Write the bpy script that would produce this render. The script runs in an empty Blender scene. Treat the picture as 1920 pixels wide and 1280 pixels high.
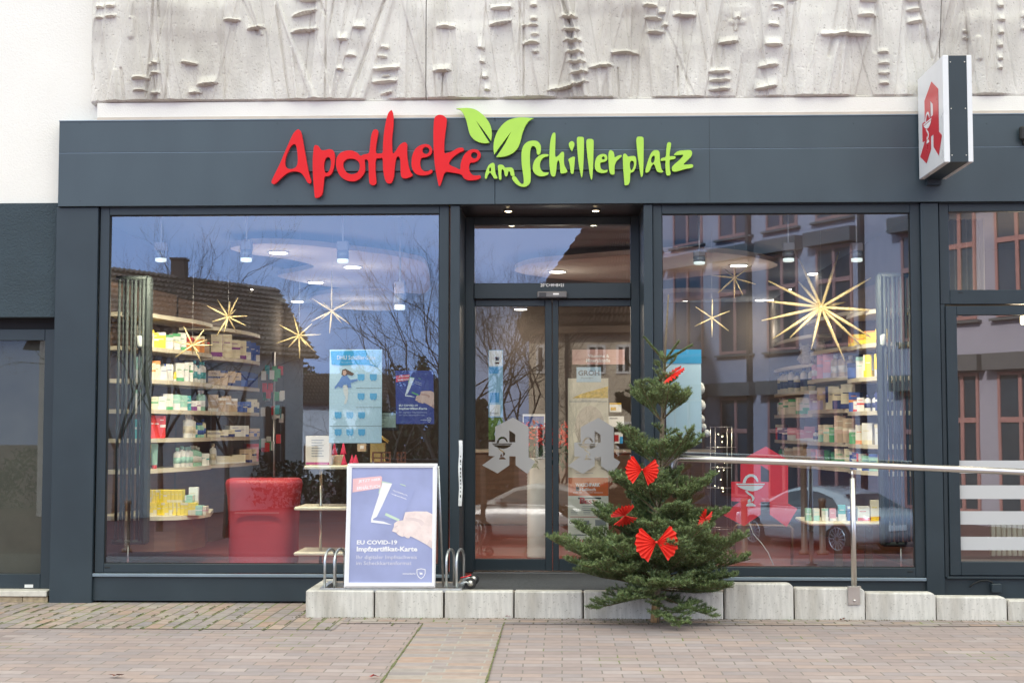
import bpy, math, random
import numpy as np
from mathutils import Vector, Matrix
from mathutils.geometry import tessellate_polygon
random.seed(7); np.random.seed(7)
S = bpy.context.scene
COL = S.collection
R = math.radians
# ------------------------------------------------------------------ camera
F = 2667.0                      # focal length in photo pixels (1920 wide)
PITCH = math.atan(160/2667.0); YAW = math.atan(93*math.cos(PITCH)/2667.0)
CX, CY, CZ = 0.0, -11.04, 1.365
cam_d = bpy.data.cameras.new('camera'); cam = bpy.data.objects.new('camera', cam_d); COL.objects.link(cam)
cam_d.sensor_width = 36; cam_d.lens = 36*F/1920; cam_d.clip_end = 1500; cam_d.clip_start = 0.05
cam.location = (CX, CY, CZ); cam.rotation_euler = (math.pi/2+PITCH, 0, YAW)
S.camera = cam
# ------------------------------------------------------------------ world + sun + exposure
SUN_EL, SUN_AZ = 34, 325        # azimuth measured from +Y clockwise: behind the shop, which stands in its own shade
w = bpy.data.worlds.new('World'); S.world = w; w.use_nodes = True
nt = w.node_tree; nt.nodes.clear()
out = nt.nodes.new('ShaderNodeOutputWorld'); bg = nt.nodes.new('ShaderNodeBackground')
sky = nt.nodes.new('ShaderNodeTexSky'); sky.sky_type = 'NISHITA'; sky.sun_disc = False
sky.sun_elevation = R(SUN_EL); sky.sun_rotation = R(SUN_AZ); sky.dust_density = 2.5; sky.air_density = 1.0
tc = nt.nodes.new('ShaderNodeTexCoord'); nz = nt.nodes.new('ShaderNodeTexNoise'); nz.inputs['Scale'].default_value = 2.2
nz.inputs['Detail'].default_value = 5
mp = nt.nodes.new('ShaderNodeMapping'); mp.inputs['Scale'].default_value = (1, 1, 3.5)
nt.links.new(tc.outputs['Generated'], mp.inputs[0]); nt.links.new(mp.outputs[0], nz.inputs['Vector'])
cr = nt.nodes.new('ShaderNodeValToRGB')
cr.color_ramp.elements[0].position = .35; cr.color_ramp.elements[0].color = (5.4, 6.9, 10.9, 1)
cr.color_ramp.elements[1].position = .7; cr.color_ramp.elements[1].color = (6.8, 8.2, 11.8, 1)
mx = nt.nodes.new('ShaderNodeMix'); mx.data_type = 'RGBA'; mx.inputs[0].default_value = .82
nt.links.new(nz.outputs['Fac'], cr.inputs[0]); nt.links.new(sky.outputs[0], mx.inputs[6]); 
sp = nt.nodes.new('ShaderNodeSeparateXYZ'); nt.links.new(tc.outputs['Generated'], sp.inputs[0])
mr = nt.nodes.new('ShaderNodeMapRange'); mr.inputs[1].default_value = .12; mr.inputs[2].default_value = .55; nt.links.new(sp.outputs['Z'], mr.inputs[0])
hi = nt.nodes.new('ShaderNodeMix'); hi.data_type = 'RGBA'; hi.inputs[7].default_value = (12.9, 13.1, 11.1, 1)      # bright veiled cloud overhead
nt.links.new(mr.outputs[0], hi.inputs[0]); nt.links.new(cr.outputs[0], hi.inputs[6]); nt.links.new(hi.outputs[2], mx.inputs[7])
nt.links.new(mx.outputs[2], bg.inputs[0]); bg.inputs[1].default_value = 0.14
nt.links.new(bg.outputs[0], out.inputs[0])
sd = bpy.data.lights.new('sun', 'SUN'); sd.energy = 4.0; sd.angle = R(4); sd.color = (1, .97, .92)
sun = bpy.data.objects.new('sun', sd); COL.objects.link(sun)
az = R(SUN_AZ); el = R(SUN_EL)
sdir = Vector((math.sin(az)*math.cos(el), math.cos(az)*math.cos(el), math.sin(el)))
sun.rotation_euler = sdir.to_track_quat('Z', 'Y').to_euler(); sun.location = (0, -20, 20)
S.view_settings.view_transform = 'Standard'; S.view_settings.look = 'None'; S.view_settings.exposure = 0.74; S.view_settings.gamma = 1
S.render.engine = 'CYCLES'
S.cycles.max_bounces = 10; S.cycles.transparent_max_bounces = 24; S.cycles.glossy_bounces = 5; S.cycles.diffuse_bounces = 4
S.cycles.caustics_reflective = False; S.cycles.caustics_refractive = False
S.cycles.sample_clamp_indirect = 4
S.cycles.use_denoising = True
# ------------------------------------------------------------------ helpers
CM = Matrix.Rotation(YAW, 3, 'Z') @ Matrix.Rotation(math.pi/2+PITCH, 3, 'X')
def ray(px, py):
    return CM @ Vector(((px-960)/F, (640-py)/F, -1.0))
def U(px, py, Y):               # where a sight line meets the vertical plane y = Y -> (x, z)
    d = ray(px, py); t = (Y-CY)/d.y
    return CX+d.x*t, CZ+d.z*t
def V3(px, py, Y):
    x, z = U(px, py, Y); return Vector((x, Y, z))
def rect(px0, py0, px1, py1, Y):  # averaged upright rectangle in metres
    a = U(px0, py0, Y); b = U(px1, py0, Y); c = U(px1, py1, Y); d = U(px0, py1, Y)
    return (a[0]+d[0])/2, (c[1]+d[1])/2, (b[0]+c[0])/2, (a[1]+b[1])/2     # x0,z0,x1,z1
ORG = {}
_mats = {}
def nodes(name):
    m = bpy.data.materials.new(name); m.use_nodes = True
    n = m.node_tree; n.nodes.clear()
    o = n.nodes.new('ShaderNodeOutputMaterial')
    return m, n, o
def mat(name, col, rough=.55, metal=0., var=.07, scale=6., bump=0., bscale=120., spec=.5, emit=None, es=1., coat=0., stretch=(1, 1, 1), grime=0., pits=0., pscale=150):
    if name in _mats: return _mats[name]
    m, n, o = nodes(name); N = n.nodes.new; L = n.links.new
    p = N('ShaderNodeBsdfPrincipled'); L(p.outputs[0], o.inputs[0])
    p.inputs['Roughness'].default_value = rough; p.inputs['Metallic'].default_value = metal
    p.inputs['Specular IOR Level'].default_value = spec; p.inputs['Coat Weight'].default_value = coat
    tcx = N('ShaderNodeTexCoord'); mpx = N('ShaderNodeMapping'); mpx.inputs['Scale'].default_value = stretch
    L(tcx.outputs['Object'], mpx.inputs[0])
    t = N('ShaderNodeTexNoise'); t.inputs['Scale'].default_value = scale; t.inputs['Detail'].default_value = 6
    L(mpx.outputs[0], t.inputs['Vector'])
    r = N('ShaderNodeValToRGB'); e = r.color_ramp.elements
    e[0].position = .3; e[1].position = .7
    e[0].color = tuple(c*(1-var-grime) for c in col)+(1,); e[1].color = tuple(min(1, c*(1+var)) for c in col)+(1,)
    L(t.outputs['Fac'], r.inputs[0]); L(r.outputs[0], p.inputs['Base Color'])
    if pits:
        tp = N('ShaderNodeTexNoise'); tp.inputs['Scale'].default_value = pscale; tp.inputs['Detail'].default_value = 2; L(tcx.outputs['Object'], tp.inputs['Vector'])
        rp = N('ShaderNodeValToRGB'); rp.color_ramp.elements[0].position = .27; rp.color_ramp.elements[0].color = (.35, .33, .3, 1); rp.color_ramp.elements[1].position = .36; rp.color_ramp.elements[1].color = (1, 1, 1, 1); L(tp.outputs['Fac'], rp.inputs[0])
        ts = N('ShaderNodeTexNoise'); ts.inputs['Scale'].default_value = 1.7; ts.inputs['Detail'].default_value = 7; L(mpx.outputs[0], ts.inputs['Vector'])
        rs = N('ShaderNodeValToRGB'); rs.color_ramp.elements[0].position = .36; rs.color_ramp.elements[0].color = (1-pits*.35, 1-pits*.38, 1-pits*.42, 1); rs.color_ramp.elements[1].position = .56; rs.color_ramp.elements[1].color = (1, 1, 1, 1); L(ts.outputs['Fac'], rs.inputs[0])
        q1 = N('ShaderNodeMix'); q1.data_type = 'RGBA'; q1.blend_type = 'MULTIPLY'; q1.inputs[0].default_value = pits; q2 = N('ShaderNodeMix'); q2.data_type = 'RGBA'; q2.blend_type = 'MULTIPLY'; q2.inputs[0].default_value = 1
        L(r.outputs[0], q1.inputs[6]); L(rp.outputs[0], q1.inputs[7]); L(q1.outputs[2], q2.inputs[6]); L(rs.outputs[0], q2.inputs[7]); L(q2.outputs[2], p.inputs['Base Color'])
    rr = N('ShaderNodeMapRange'); rr.inputs[3].default_value = max(0, rough-.08); rr.inputs[4].default_value = min(1, rough+.08)
    L(t.outputs['Fac'], rr.inputs[0]); L(rr.outputs[0], p.inputs['Roughness'])
    if bump:
        t2 = N('ShaderNodeTexNoise'); t2.inputs['Scale'].default_value = bscale; t2.inputs['Detail'].default_value = 4
        L(mpx.outputs[0], t2.inputs['Vector'])
        b = N('ShaderNodeBump'); b.inputs['Strength'].default_value = bump; b.inputs['Distance'].default_value = .01
        L(t2.outputs['Fac'], b.inputs['Height']); L(b.outputs[0], p.inputs['Normal'])
    if emit:
        p.inputs['Emission Color'].default_value = tuple(emit)+(1,); p.inputs['Emission Strength'].default_value = es
    _mats[name] = m; return m
def glass(name, refl, tint, k, extra=0.0):
    if name in _mats: return _mats[name]
    m, n, o = nodes(name); N = n.nodes.new; L = n.links.new
    tr = N('ShaderNodeBsdfTransparent'); tr.inputs[0].default_value = tint+(1,)
    gl = N('ShaderNodeBsdfGlossy'); gl.inputs['Roughness'].default_value = 0.0; gl.inputs[0].default_value = refl+(1,)
    lw = N('ShaderNodeLayerWeight'); lw.inputs[0].default_value = .5
    pw = N('ShaderNodeMath'); pw.operation = 'POWER'; pw.inputs[1].default_value = 5
    mu = N('ShaderNodeMath'); mu.operation = 'MULTIPLY_ADD'; mu.inputs[1].default_value = 1-.04*k; mu.inputs[2].default_value = .04*k; mu.use_clamp = True
    # slight waviness of real panes
    tcx = N('ShaderNodeTexCoord'); t2 = N('ShaderNodeTexNoise'); t2.inputs['Scale'].default_value = 1.3; t2.inputs['Detail'].default_value = 1
    b = N('ShaderNodeBump'); b.inputs['Strength'].default_value = .25; b.inputs['Distance'].default_value = .0004+extra*.6
    L(tcx.outputs['Object'], t2.inputs['Vector']); L(t2.outputs['Fac'], b.inputs['Height']); L(b.outputs[0], gl.inputs['Normal'])
    mxs = N('ShaderNodeMixShader')
    L(lw.outputs['Facing'], pw.inputs[0]); L(pw.outputs[0], mu.inputs[0]); L(mu.outputs[0], mxs.inputs[0]); L(tr.outputs[0], mxs.inputs[1]); L(gl.outputs[0], mxs.inputs[2]); L(mxs.outputs[0], o.inputs[0])
    _mats[name] = m; return m
def brickmat(name, c1, c2, mortar, bw, bh, ms=.004, rot=0, moss=0, bump=.5, var=.5, off=.5, colvar=None, mossscale=3, loc=(0, 0, 0)):
    m, n, o = nodes(name); N = n.nodes.new; L = n.links.new
    p = N('ShaderNodeBsdfPrincipled'); L(p.outputs[0], o.inputs[0]); p.inputs['Roughness'].default_value = .8
    g = N('ShaderNodeNewGeometry'); mpx = N('ShaderNodeMapping'); mpx.inputs['Rotation'].default_value = (0, 0, rot); mpx.inputs['Location'].default_value = loc
    nw = N('ShaderNodeTexNoise'); nw.inputs['Scale'].default_value = 3; L(g.outputs['Position'], nw.inputs['Vector'])
    vm = N('ShaderNodeVectorMath'); vm.operation = 'SCALE'; vm.inputs[3].default_value = .018
    sb = N('ShaderNodeVectorMath'); sb.operation = 'SUBTRACT'; sb.inputs[1].default_value = (.5, .5, .5)
    L(nw.outputs['Color'], sb.inputs[0]); L(sb.outputs[0], vm.inputs[0])
    ad = N('ShaderNodeVectorMath'); ad.operation = 'ADD'; L(g.outputs['Position'], ad.inputs[0]); L(vm.outputs[0], ad.inputs[1])
    L(ad.outputs[0], mpx.inputs[0])
    b = N('ShaderNodeTexBrick'); b.offset = off; b.inputs['Scale'].default_value = 1
    b.inputs['Brick Width'].default_value = bw; b.inputs['Row Height'].default_value = bh; b.inputs['Mortar Size'].default_value = ms
    b.inputs['Mortar Smooth'].default_value = .15
    b.inputs['Color1'].default_value = (0, 0, 0, 1); b.inputs['Color2'].default_value = (1, 1, 1, 1); b.inputs['Mortar'].default_value = (.5, .5, .5, 1)
    L(mpx.outputs[0], b.inputs['Vector'])
    cr = N('ShaderNodeValToRGB'); e = cr.color_ramp.elements
    cols = [c1]+(colvar or [])+[c2]
    e[0].position = 0; e[0].color = cols[0]+(1,); e[1].position = 1; e[1].color = cols[-1]+(1,)
    for i, c in enumerate(cols[1:-1]):
        x = e.new((i+1)/(len(cols)-1)); x.color = c+(1,)
    L(b.outputs['Color'], cr.inputs[0])
    n2 = N('ShaderNodeTexNoise'); n2.inputs['Scale'].default_value = 14; n2.inputs['Detail'].default_value = 8; L(g.outputs['Position'], n2.inputs['Vector'])
    n3 = N('ShaderNodeTexNoise'); n3.inputs['Scale'].default_value = 1.3; n3.inputs['Detail'].default_value = 8; n3.inputs['Roughness'].default_value = .65; L(g.outputs['Position'], n3.inputs['Vector'])
    m1 = N('ShaderNodeMix'); m1.data_type = 'RGBA'; m1.blend_type = 'MULTIPLY'; m1.inputs[0].default_value = var
    rr = N('ShaderNodeMapRange'); rr.inputs[3].default_value = .55; rr.inputs[4].default_value = 1.45; L(n2.outputs['Fac'], rr.inputs[0])
    m2 = N('ShaderNodeMix'); m2.data_type = 'RGBA'; m2.blend_type = 'MULTIPLY'; m2.inputs[0].default_value = .6
    r3 = N('ShaderNodeMapRange'); r3.inputs[1].default_value = .3; r3.inputs[2].default_value = .7; r3.inputs[3].default_value = .82; r3.inputs[4].default_value = 1.15; L(n3.outputs['Fac'], r3.inputs[0])
    L(cr.outputs[0], m1.inputs[6]); L(rr.outputs[0], m1.inputs[7]); L(m1.outputs[2], m2.inputs[6]); L(r3.outputs[0], m2.inputs[7])
    mm = N('ShaderNodeMix'); mm.data_type = 'RGBA'
    mo = N('ShaderNodeMix'); mo.data_type = 'RGBA'; mo.inputs[6].default_value = mortar+(1,); mo.inputs[7].default_value = (.16, .2, .05, 1)
    n4 = N('ShaderNodeTexNoise'); n4.inputs['Scale'].default_value = mossscale; n4.inputs['Detail'].default_value = 3; L(g.outputs['Position'], n4.inputs['Vector'])
    r4 = N('ShaderNodeMapRange'); r4.inputs[1].default_value = .62-.25*moss; r4.inputs[2].default_value = .7-.2*moss; L(n4.outputs['Fac'], r4.inputs[0])
    if moss: L(r4.outputs[0], mo.inputs[0])
    else: mo.inputs[0].default_value = 0
    L(b.outputs['Fac'], mm.inputs[0]); L(m2.outputs[2], mm.inputs[6]); L(mo.outputs[2], mm.inputs[7]); L(mm.outputs[2], p.inputs['Base Color'])
    sbt = N('ShaderNodeMath'); sbt.operation = 'SUBTRACT'; L(n2.outputs['Fac'], sbt.inputs[0])
    ml = N('ShaderNodeMath'); ml.operation = 'MULTIPLY'; ml.inputs[1].default_value = 2.5; L(b.outputs['Fac'], ml.inputs[0]); L(ml.outputs[0], sbt.inputs[1])
    bp = N('ShaderNodeBump'); bp.inputs['Strength'].default_value = bump; bp.inputs['Distance'].default_value = .004
    L(sbt.outputs[0], bp.inputs['Height']); L(bp.outputs[0], p.inputs['Normal'])
    _mats[name] = m; return m

LABELS = {}
def tag(o, label=None, cat=None, group=None, kind=None):
    if label: o['label'] = label
    if cat: o['category'] = cat
    if group: o['group'] = group
    if kind: o['kind'] = kind
    return o
def thing(name, label, cat, loc=(0, 0, 0), group=None, rotz=0):
    o = bpy.data.objects.new(name, None); COL.objects.link(o); o.location = loc; o.rotation_euler = (0, 0, rotz)
    o.empty_display_size = .1
    ORG[o] = Vector(loc); return tag(o, label, cat, group)
class MB:
    """collects faces (world metres) and links them as ONE mesh object"""
    def __init__(s): s.v = []; s.f = []; s.mi = []; s.m = 0; s.sm = []; s.smooth = False
    def add(s, vs, fs):
        b = len(s.v); s.v += [tuple(v) for v in vs]
        for f in fs: s.f.append([b+i for i in f]); s.mi.append(s.m); s.sm.append(s.smooth)
        return s
    def box(s, x0, y0, z0, x1, y1, z1, bev=0, M=None):
        x0, x1 = min(x0, x1), max(x0, x1); y0, y1 = min(y0, y1), max(y0, y1); z0, z1 = min(z0, z1), max(z0, z1)
        if bev <= 0:
            vs = [(x, y, z) for z in (z0, z1) for y in (y0, y1) for x in (x0, x1)]
            fs = [(0, 2, 3, 1), (4, 5, 7, 6), (0, 1, 5, 4), (1, 3, 7, 5), (3, 2, 6, 7), (2, 0, 4, 6)]
        else:
            b = min(bev, (x1-x0)/2.01, (y1-y0)/2.01, (z1-z0)/2.01)
            vs = []; idx = {}
            for ix in (0, 1):
                for iy in (0, 1):
                    for iz in (0, 1):
                        X = (x0, x1)[ix]; Y = (y0, y1)[iy]; Z = (z0, z1)[iz]
                        bx = b*(1-2*ix); by = b*(1-2*iy); bz = b*(1-2*iz)
                        idx[ix, iy, iz, 'x'] = len(vs); vs.append((X, Y+by, Z+bz))
                        idx[ix, iy, iz, 'y'] = len(vs); vs.append((X+bx, Y, Z+bz))
                        idx[ix, iy, iz, 'z'] = len(vs); vs.append((X+bx, Y+by, Z))
            I = idx; fs = []
            for ix in (0, 1):
                f = [I[ix, 0, 0, 'x'], I[ix, 1, 0, 'x'], I[ix, 1, 1, 'x'], I[ix, 0, 1, 'x']]; fs.append(f if ix else f[::-1])
                f = [I[0, ix, 0, 'y'], I[1, ix, 0, 'y'], I[1, ix, 1, 'y'], I[0, ix, 1, 'y']]; fs.append(f[::-1] if ix else f)
                f = [I[0, 0, ix, 'z'], I[1, 0, ix, 'z'], I[1, 1, ix, 'z'], I[0, 1, ix, 'z']]; fs.append(f if ix else f[::-1])
            for iy in (0, 1):
                for iz in (0, 1):
                    fs.append([I[0, iy, iz, 'y'], I[1, iy, iz, 'y'], I[1, iy, iz, 'z'], I[0, iy, iz, 'z']])
                    fs.append([I[iy, 0, iz, 'x'], I[iy, 1, iz, 'x'], I[iy, 1, iz, 'z'], I[iy, 0, iz, 'z']])
                    fs.append([I[iy, iz, 0, 'x'], I[iy, iz, 1, 'x'], I[iy, iz, 1, 'y'], I[iy, iz, 0, 'y']])
            for ix in (0, 1):
                for iy in (0, 1):
                    for iz in (0, 1):
                        fs.append([I[ix, iy, iz, 'x'], I[ix, iy, iz, 'y'], I[ix, iy, iz, 'z']])
        if M is not None: vs = [M @ Vector(v) for v in vs]
        return s.add(vs, fs)
    def tube(s, pts, r, n=8, caps=True):
        pts = [Vector(p) for p in pts]
        rs = r if isinstance(r, (list, tuple)) else [r]*len(pts)
        vs = []; fs = []; prev = None
        for i, p in enumerate(pts):
            d = (pts[min(i+1, len(pts)-1)]-pts[max(i-1, 0)])
            d = d.normalized() if d.length > 1e-9 else Vector((0, 0, 1))
            a = prev if prev is not None else (Vector((0, 0, 1)) if abs(d.z) < .9 else Vector((1, 0, 0)))
            a = (a-d*a.dot(d)); a = a.normalized() if a.length > 1e-6 else d.orthogonal().normalized()
            prev = a; b = d.cross(a)
            for k in range(n):
                t = 2*math.pi*k/n; vs.append(p+(a*math.cos(t)+b*math.sin(t))*rs[i])
        for i in range(len(pts)-1):
            for k in range(n):
                k2 = (k+1) % n; fs.append((i*n+k, i*n+k2, (i+1)*n+k2, (i+1)*n+k))
        if caps and n > 2: fs.append(tuple(range(n))[::-1]); fs.append(tuple((len(pts)-1)*n+k for k in range(n)))
        o = s.smooth; s.smooth = True; s.add(vs, fs); s.smooth = o
        return s
    def lathe(s, prof, c, n=20, axis='z'):
        vs = []; fs = []
        for r, h in prof:
            for k in range(n):
                t = 2*math.pi*k/n
                if axis == 'z': vs.append((c[0]+r*math.cos(t), c[1]+r*math.sin(t), c[2]+h))
                elif axis == 'x': vs.append((c[0]+h, c[1]+r*math.cos(t), c[2]+r*math.sin(t)))
                else: vs.append((c[0]+r*math.cos(t), c[1]+h, c[2]-r*math.sin(t)))
        for i in range(len(prof)-1):
            for k in range(n):
                k2 = (k+1) % n; fs.append((i*n+k, i*n+k2, (i+1)*n+k2, (i+1)*n+k))
        fs.append(tuple(range(n))[::-1]); fs.append(tuple((len(prof)-1)*n+k for k in range(n)))
        o = s.smooth; s.smooth = True; s.add(vs, fs); s.smooth = o
        return s
    def poly(s, loops, y0, y1=None, map3=None):
        """loops: [outer, hole, ...] lists of (x, z); front face at y0, back at y1 (or flat)"""
        flat = [p for l in loops for p in l]
        tris = tessellate_polygon([[Vector((p[0], p[1], 0)) for p in l] for l in loops])
        mp3 = map3 or (lambda x, y, z: (x, y, z))
        vs = [mp3(x, y0, z) for x, z in flat]; fs = []
        for t in tris:
            a, b, c = (flat[i] for i in t)
            cr_ = (b[0]-a[0])*(c[1]-a[1])-(b[1]-a[1])*(c[0]-a[0])
            if abs(cr_) < 1e-14: continue
            fs.append(tuple(t) if cr_ > 0 else tuple(t)[::-1])
        n = len(flat)
        if y1 is not None:
            vs += [mp3(x, y1, z) for x, z in flat]
            fs += [tuple(i+n for i in f)[::-1] for f in fs]
            b = 0
            for li, l in enumerate(loops):
                ar = sum(l[i][0]*l[(i+1) % len(l)][1]-l[(i+1) % len(l)][0]*l[i][1] for i in range(len(l)))
                fl = (ar > 0) == (li == 0)
                for i in range(len(l)):
                    j = (i+1) % len(l); q = (b+i, b+i+n, b+j+n, b+j)
                    fs.append(q if not fl else q[::-1])
                b += len(l)
        return s.add(vs, fs)
    def build(s, name, mats, parent=None, origin=None):
        if not isinstance(mats, (list, tuple)): mats = [mats]
        me = bpy.data.meshes.new(name)
        V = np.array(s.v, dtype=float).reshape(-1, 3)
        if parent is not None: o0 = ORG[parent]
        elif origin is not None: o0 = Vector(origin)
        else:
            mn, mxx = V.min(0), V.max(0); o0 = Vector(((mn[0]+mxx[0])/2, (mn[1]+mxx[1])/2, mn[2]))
        V = V-np.array(o0)
        me.from_pydata(V.tolist(), [], s.f)
        for mm_ in mats: me.materials.append(mm_)
        me.polygons.foreach_set('material_index', s.mi); me.polygons.foreach_set('use_smooth', s.sm)
        me.update()
        ob = bpy.data.objects.new(name, me); COL.objects.link(ob)
        if parent is not None: ob.parent = parent; ORG[ob] = ORG[parent]
        else: ob.location = o0; ORG[ob] = o0
        return ob
def pbox(mb, px0, py0, px1, py1, Y0, Y1, bev=0):     # box whose front (at Y0) fills that photo rectangle
    x0, z0, x1, z1 = rect(px0, py0, px1, py1, Y0); mb.box(x0, Y0, z0, x1, Y1, z1, bev); return mb
def smoothloop(pts, n=4):
    """closed Catmull-Rom through pts; a point with a third item is a sharp corner"""
    P = [(p[0], p[1]) for p in pts]; C = [len(p) > 2 for p in pts]; N = len(P); out_ = []
    for i in range(N):
        p0, p1, p2, p3 = P[i-1], P[i], P[(i+1) % N], P[(i+2) % N]
        if C[i]: p0 = (2*p1[0]-p2[0], 2*p1[1]-p2[1])
        if C[(i+1) % N]: p3 = (2*p2[0]-p1[0], 2*p2[1]-p1[1])
        for k in range(n):
            t = k/n
            out_.append(tuple(.5*((2*p1[j])+(-p0[j]+p2[j])*t+(2*p0[j]-5*p1[j]+4*p2[j]-p3[j])*t*t+(-p0[j]+3*p1[j]-3*p2[j]+p3[j])*t**3) for j in (0, 1)))
    return out_
def zl(pts, ox, oy, sc, Y, smooth=4):                # traced outline -> metres in the plane y = Y
    q = [((ox+p[0]/sc), (oy+p[1]/sc))+tuple(p[2:]) for p in pts]
    if smooth: q = smoothloop(q, smooth)
    return [U(a[0], a[1], Y) for a in q]
_tc = {}
def text_geo(s, bold):
    k = (s, bold)
    if k not in _tc:
        c = bpy.data.curves.new('t', 'FONT'); c.body = s; c.size = 1; c.offset = bold; c.resolution_u = 2; c.fill_mode = 'FRONT'
        o = bpy.data.objects.new('t', c); COL.objects.link(o)
        dg = bpy.context.evaluated_depsgraph_get(); me = bpy.data.meshes.new_from_object(o.evaluated_get(dg))
        vs = [(v.co.x, v.co.y) for v in me.vertices]; fs = [tuple(p.vertices) for p in me.polygons]
        bpy.data.objects.remove(o); bpy.data.curves.remove(c); bpy.data.meshes.remove(me)
        _tc[k] = (vs, fs)
    return _tc[k]
def text(mb, s, px0, py0, px1, py1, Y, bold=0.0, skew=0.0, slope=0.0):
    """writing fitted into that photo rectangle on the plane y = Y (py0 top, py1 bottom)"""
    vs, fs = text_geo(s, bold)
    xs = [v[0] for v in vs]; zs = [v[1] for v in vs]
    X0, Z0, X1, Z1 = rect(px0, py0, px1, py1, Y)
    a, b, c, d = min(xs), max(xs), min(zs), max(zs); q = []
    for x, z in vs:
        u = (x-a)/(b-a); v = (z-c)/(d-c)
        q.append((X0+u*(X1-X0)+skew*v*(Z1-Z0), Y, Z0+v*(Z1-Z0)+slope*u*(X1-X0)))
    mb.add(q, fs); return mb
def flip_y(v, yg=.03): return Vector((v[0], 2*yg-v[1], v[2]))
def RF(px, py, D, yg=.03):      # where a thing seen mirrored in the glass really stands
    return flip_y(V3(px, py, D), yg)
ORD = ['first', 'second', 'third', 'fourth', 'fifth', 'sixth', 'seventh', 'eighth', 'ninth', 'tenth', 'eleventh', 'twelfth', 'thirteenth',
       'fourteenth', 'fifteenth', 'sixteenth', 'seventeenth', 'eighteenth', 'nineteenth', 'twentieth']
# ------------------------------------------------------------------ materials
ANT = mat('anthracite_metal', (.024, .038, .050), rough=.42, var=.12, scale=2.5, bump=.03, bscale=500, spec=.5)
ANT2 = mat('anthracite_frame', (.022, .035, .046), rough=.38, var=.08, scale=3, spec=.5)
ANTF = mat('anthracite_fascia', (.042, .064, .082), rough=.38, var=.13, scale=2.2, bump=.03, bscale=400, spec=.6, stretch=(1.2, 1, .5))
ANTR = mat('anthracite_render', (.042, .062, .078), rough=.9, var=.12, scale=3, bump=.9, bscale=70)
SEAL = mat('rubber_seal', (.012, .013, .014), rough=.7)
TRIMM = mat('alu_trim', (.22, .28, .34), rough=.35, metal=.3)
WHITEW = mat('white_render', (.87, .845, .80), rough=.9, var=.02, scale=2, bump=.35, bscale=90)
CREAMW = mat('cream_ledge', (.66, .58, .50), rough=.85, var=.1, scale=5)
WHITEP = mat('white_paint', (.80, .80, .80), rough=.35, var=.02)
PAPER = mat('white_paper', (.78, .79, .80), rough=.6, var=.02)
BLACKI = mat('black_print', (.02, .02, .025), rough=.5)
GREYI = mat('grey_print', (.22, .23, .25), rough=.5)
WHITEI = mat('white_print', (.85, .86, .88), rough=.5, var=.01)
STEEL = mat('brushed_steel', (.66, .63, .60), rough=.30, metal=1, var=.015, scale=6)
GALV = mat('galvanised_steel', (.58, .61, .63), rough=.34, metal=.85, var=.12, scale=25)
BLACKR = mat('black_rubber', (.018, .018, .02), rough=.6)
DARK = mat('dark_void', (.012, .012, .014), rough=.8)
REDL = mat('red_letter_acrylic', (.74, .012, .016), rough=.35, var=.05, scale=5, spec=.25)
GREENL = mat('green_letter_acrylic', (.42, .70, .07), rough=.32, var=.04, scale=7)
REDS = mat('red_sticker', (.95, .035, .05), rough=.4, var=.04)
G_WIN = glass('coated_window_glass', (.56, .73, .94), (.88, .93, .93), 5.6)
G_DOOR = glass('clear_door_glass', (.98, .96, .94), (.93, .94, .92), 2.9, .0022)
G_RIGHT = glass('clear_pane_glass', (.98, .95, .95), (.8, .84, .84), 6.0, .0010)
G_DARK = glass('plain_dark_glass', (.85, .9, .95), (.7, .72, .7), 1.3)
def film(name, col, tr_):
    m, n, o = nodes(name); d = n.nodes.new('ShaderNodeBsdfDiffuse'); d.inputs[0].default_value = col+(1,); t = n.nodes.new('ShaderNodeBsdfTransparent'); x = n.nodes.new('ShaderNodeMixShader')
    x.inputs[0].default_value = tr_; n.links.new(d.outputs[0], x.inputs[1]); n.links.new(t.outputs[0], x.inputs[2]); n.links.new(x.outputs[0], o.inputs[0]); _mats[name] = m; return m
# ------------------------------------------------------------------ the ground
def sheet(name, x0, y0, x1, y1, z, m, nx=1, ny=1, zf=None):
    b = MB(); vs = []; fs = []
    for j in range(ny+1):
        for i in range(nx+1):
            x = x0+(x1-x0)*i/nx; y = y0+(y1-y0)*j/ny; vs.append((x, y, z+(zf(x, y) if zf else 0)))
    for j in range(ny):
        for i in range(nx):
            a = j*(nx+1)+i; fs.append((a, a+1, a+nx+2, a+nx+1))
    b.add(vs, fs); return b.build(name, m, origin=(0, 0, 0))
PAV = brickmat('grey_pink_pavers', (.30, .240, .238), (.39, .325, .322), (.20, .172, .160), .222, .113, .0045, var=.35, bump=.35,
               colvar=[(.335, .272, .270), (.37, .285, .265), (.298, .255, .265)], moss=.12, mossscale=1.5)
OLD = dict(colvar=[(.39, .27, .22), (.30, .265, .265), (.37, .32, .29), (.34, .26, .235), (.26, .235, .25), (.41, .31, .26), (.32, .27, .275)])
OLDP = brickmat('old_clinker_rows', (.32, .25, .235), (.36, .31, .30), (.15, .13, .105), .235, .105, .006, rot=math.pi/2, moss=.75, var=.7, bump=.7, mossscale=5, **OLD)
OLDK = brickmat('old_clinker_kerb', (.32, .26, .24), (.38, .32, .29), (.12, .10, .08), .20, .10, .006, moss=.4, var=.7, bump=.7, **OLD)
OLDB = brickmat('old_clinker_band', (.33, .26, .24), (.34, .29, .285), (.37, .34, .315), .30, .105, .006, var=.6, bump=.6, off=.3, loc=(.06, 0, 0), **OLD)
STREET = brickmat('red_street_pavers', (.085, .034, .036), (.125, .052, .052), (.05, .03, .03), .24, .12, .006, var=.4, bump=.3)
def slope(x, y):
    t = min(1, max(0, (-3.95-y)/16.0)); return -1.35*t
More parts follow.
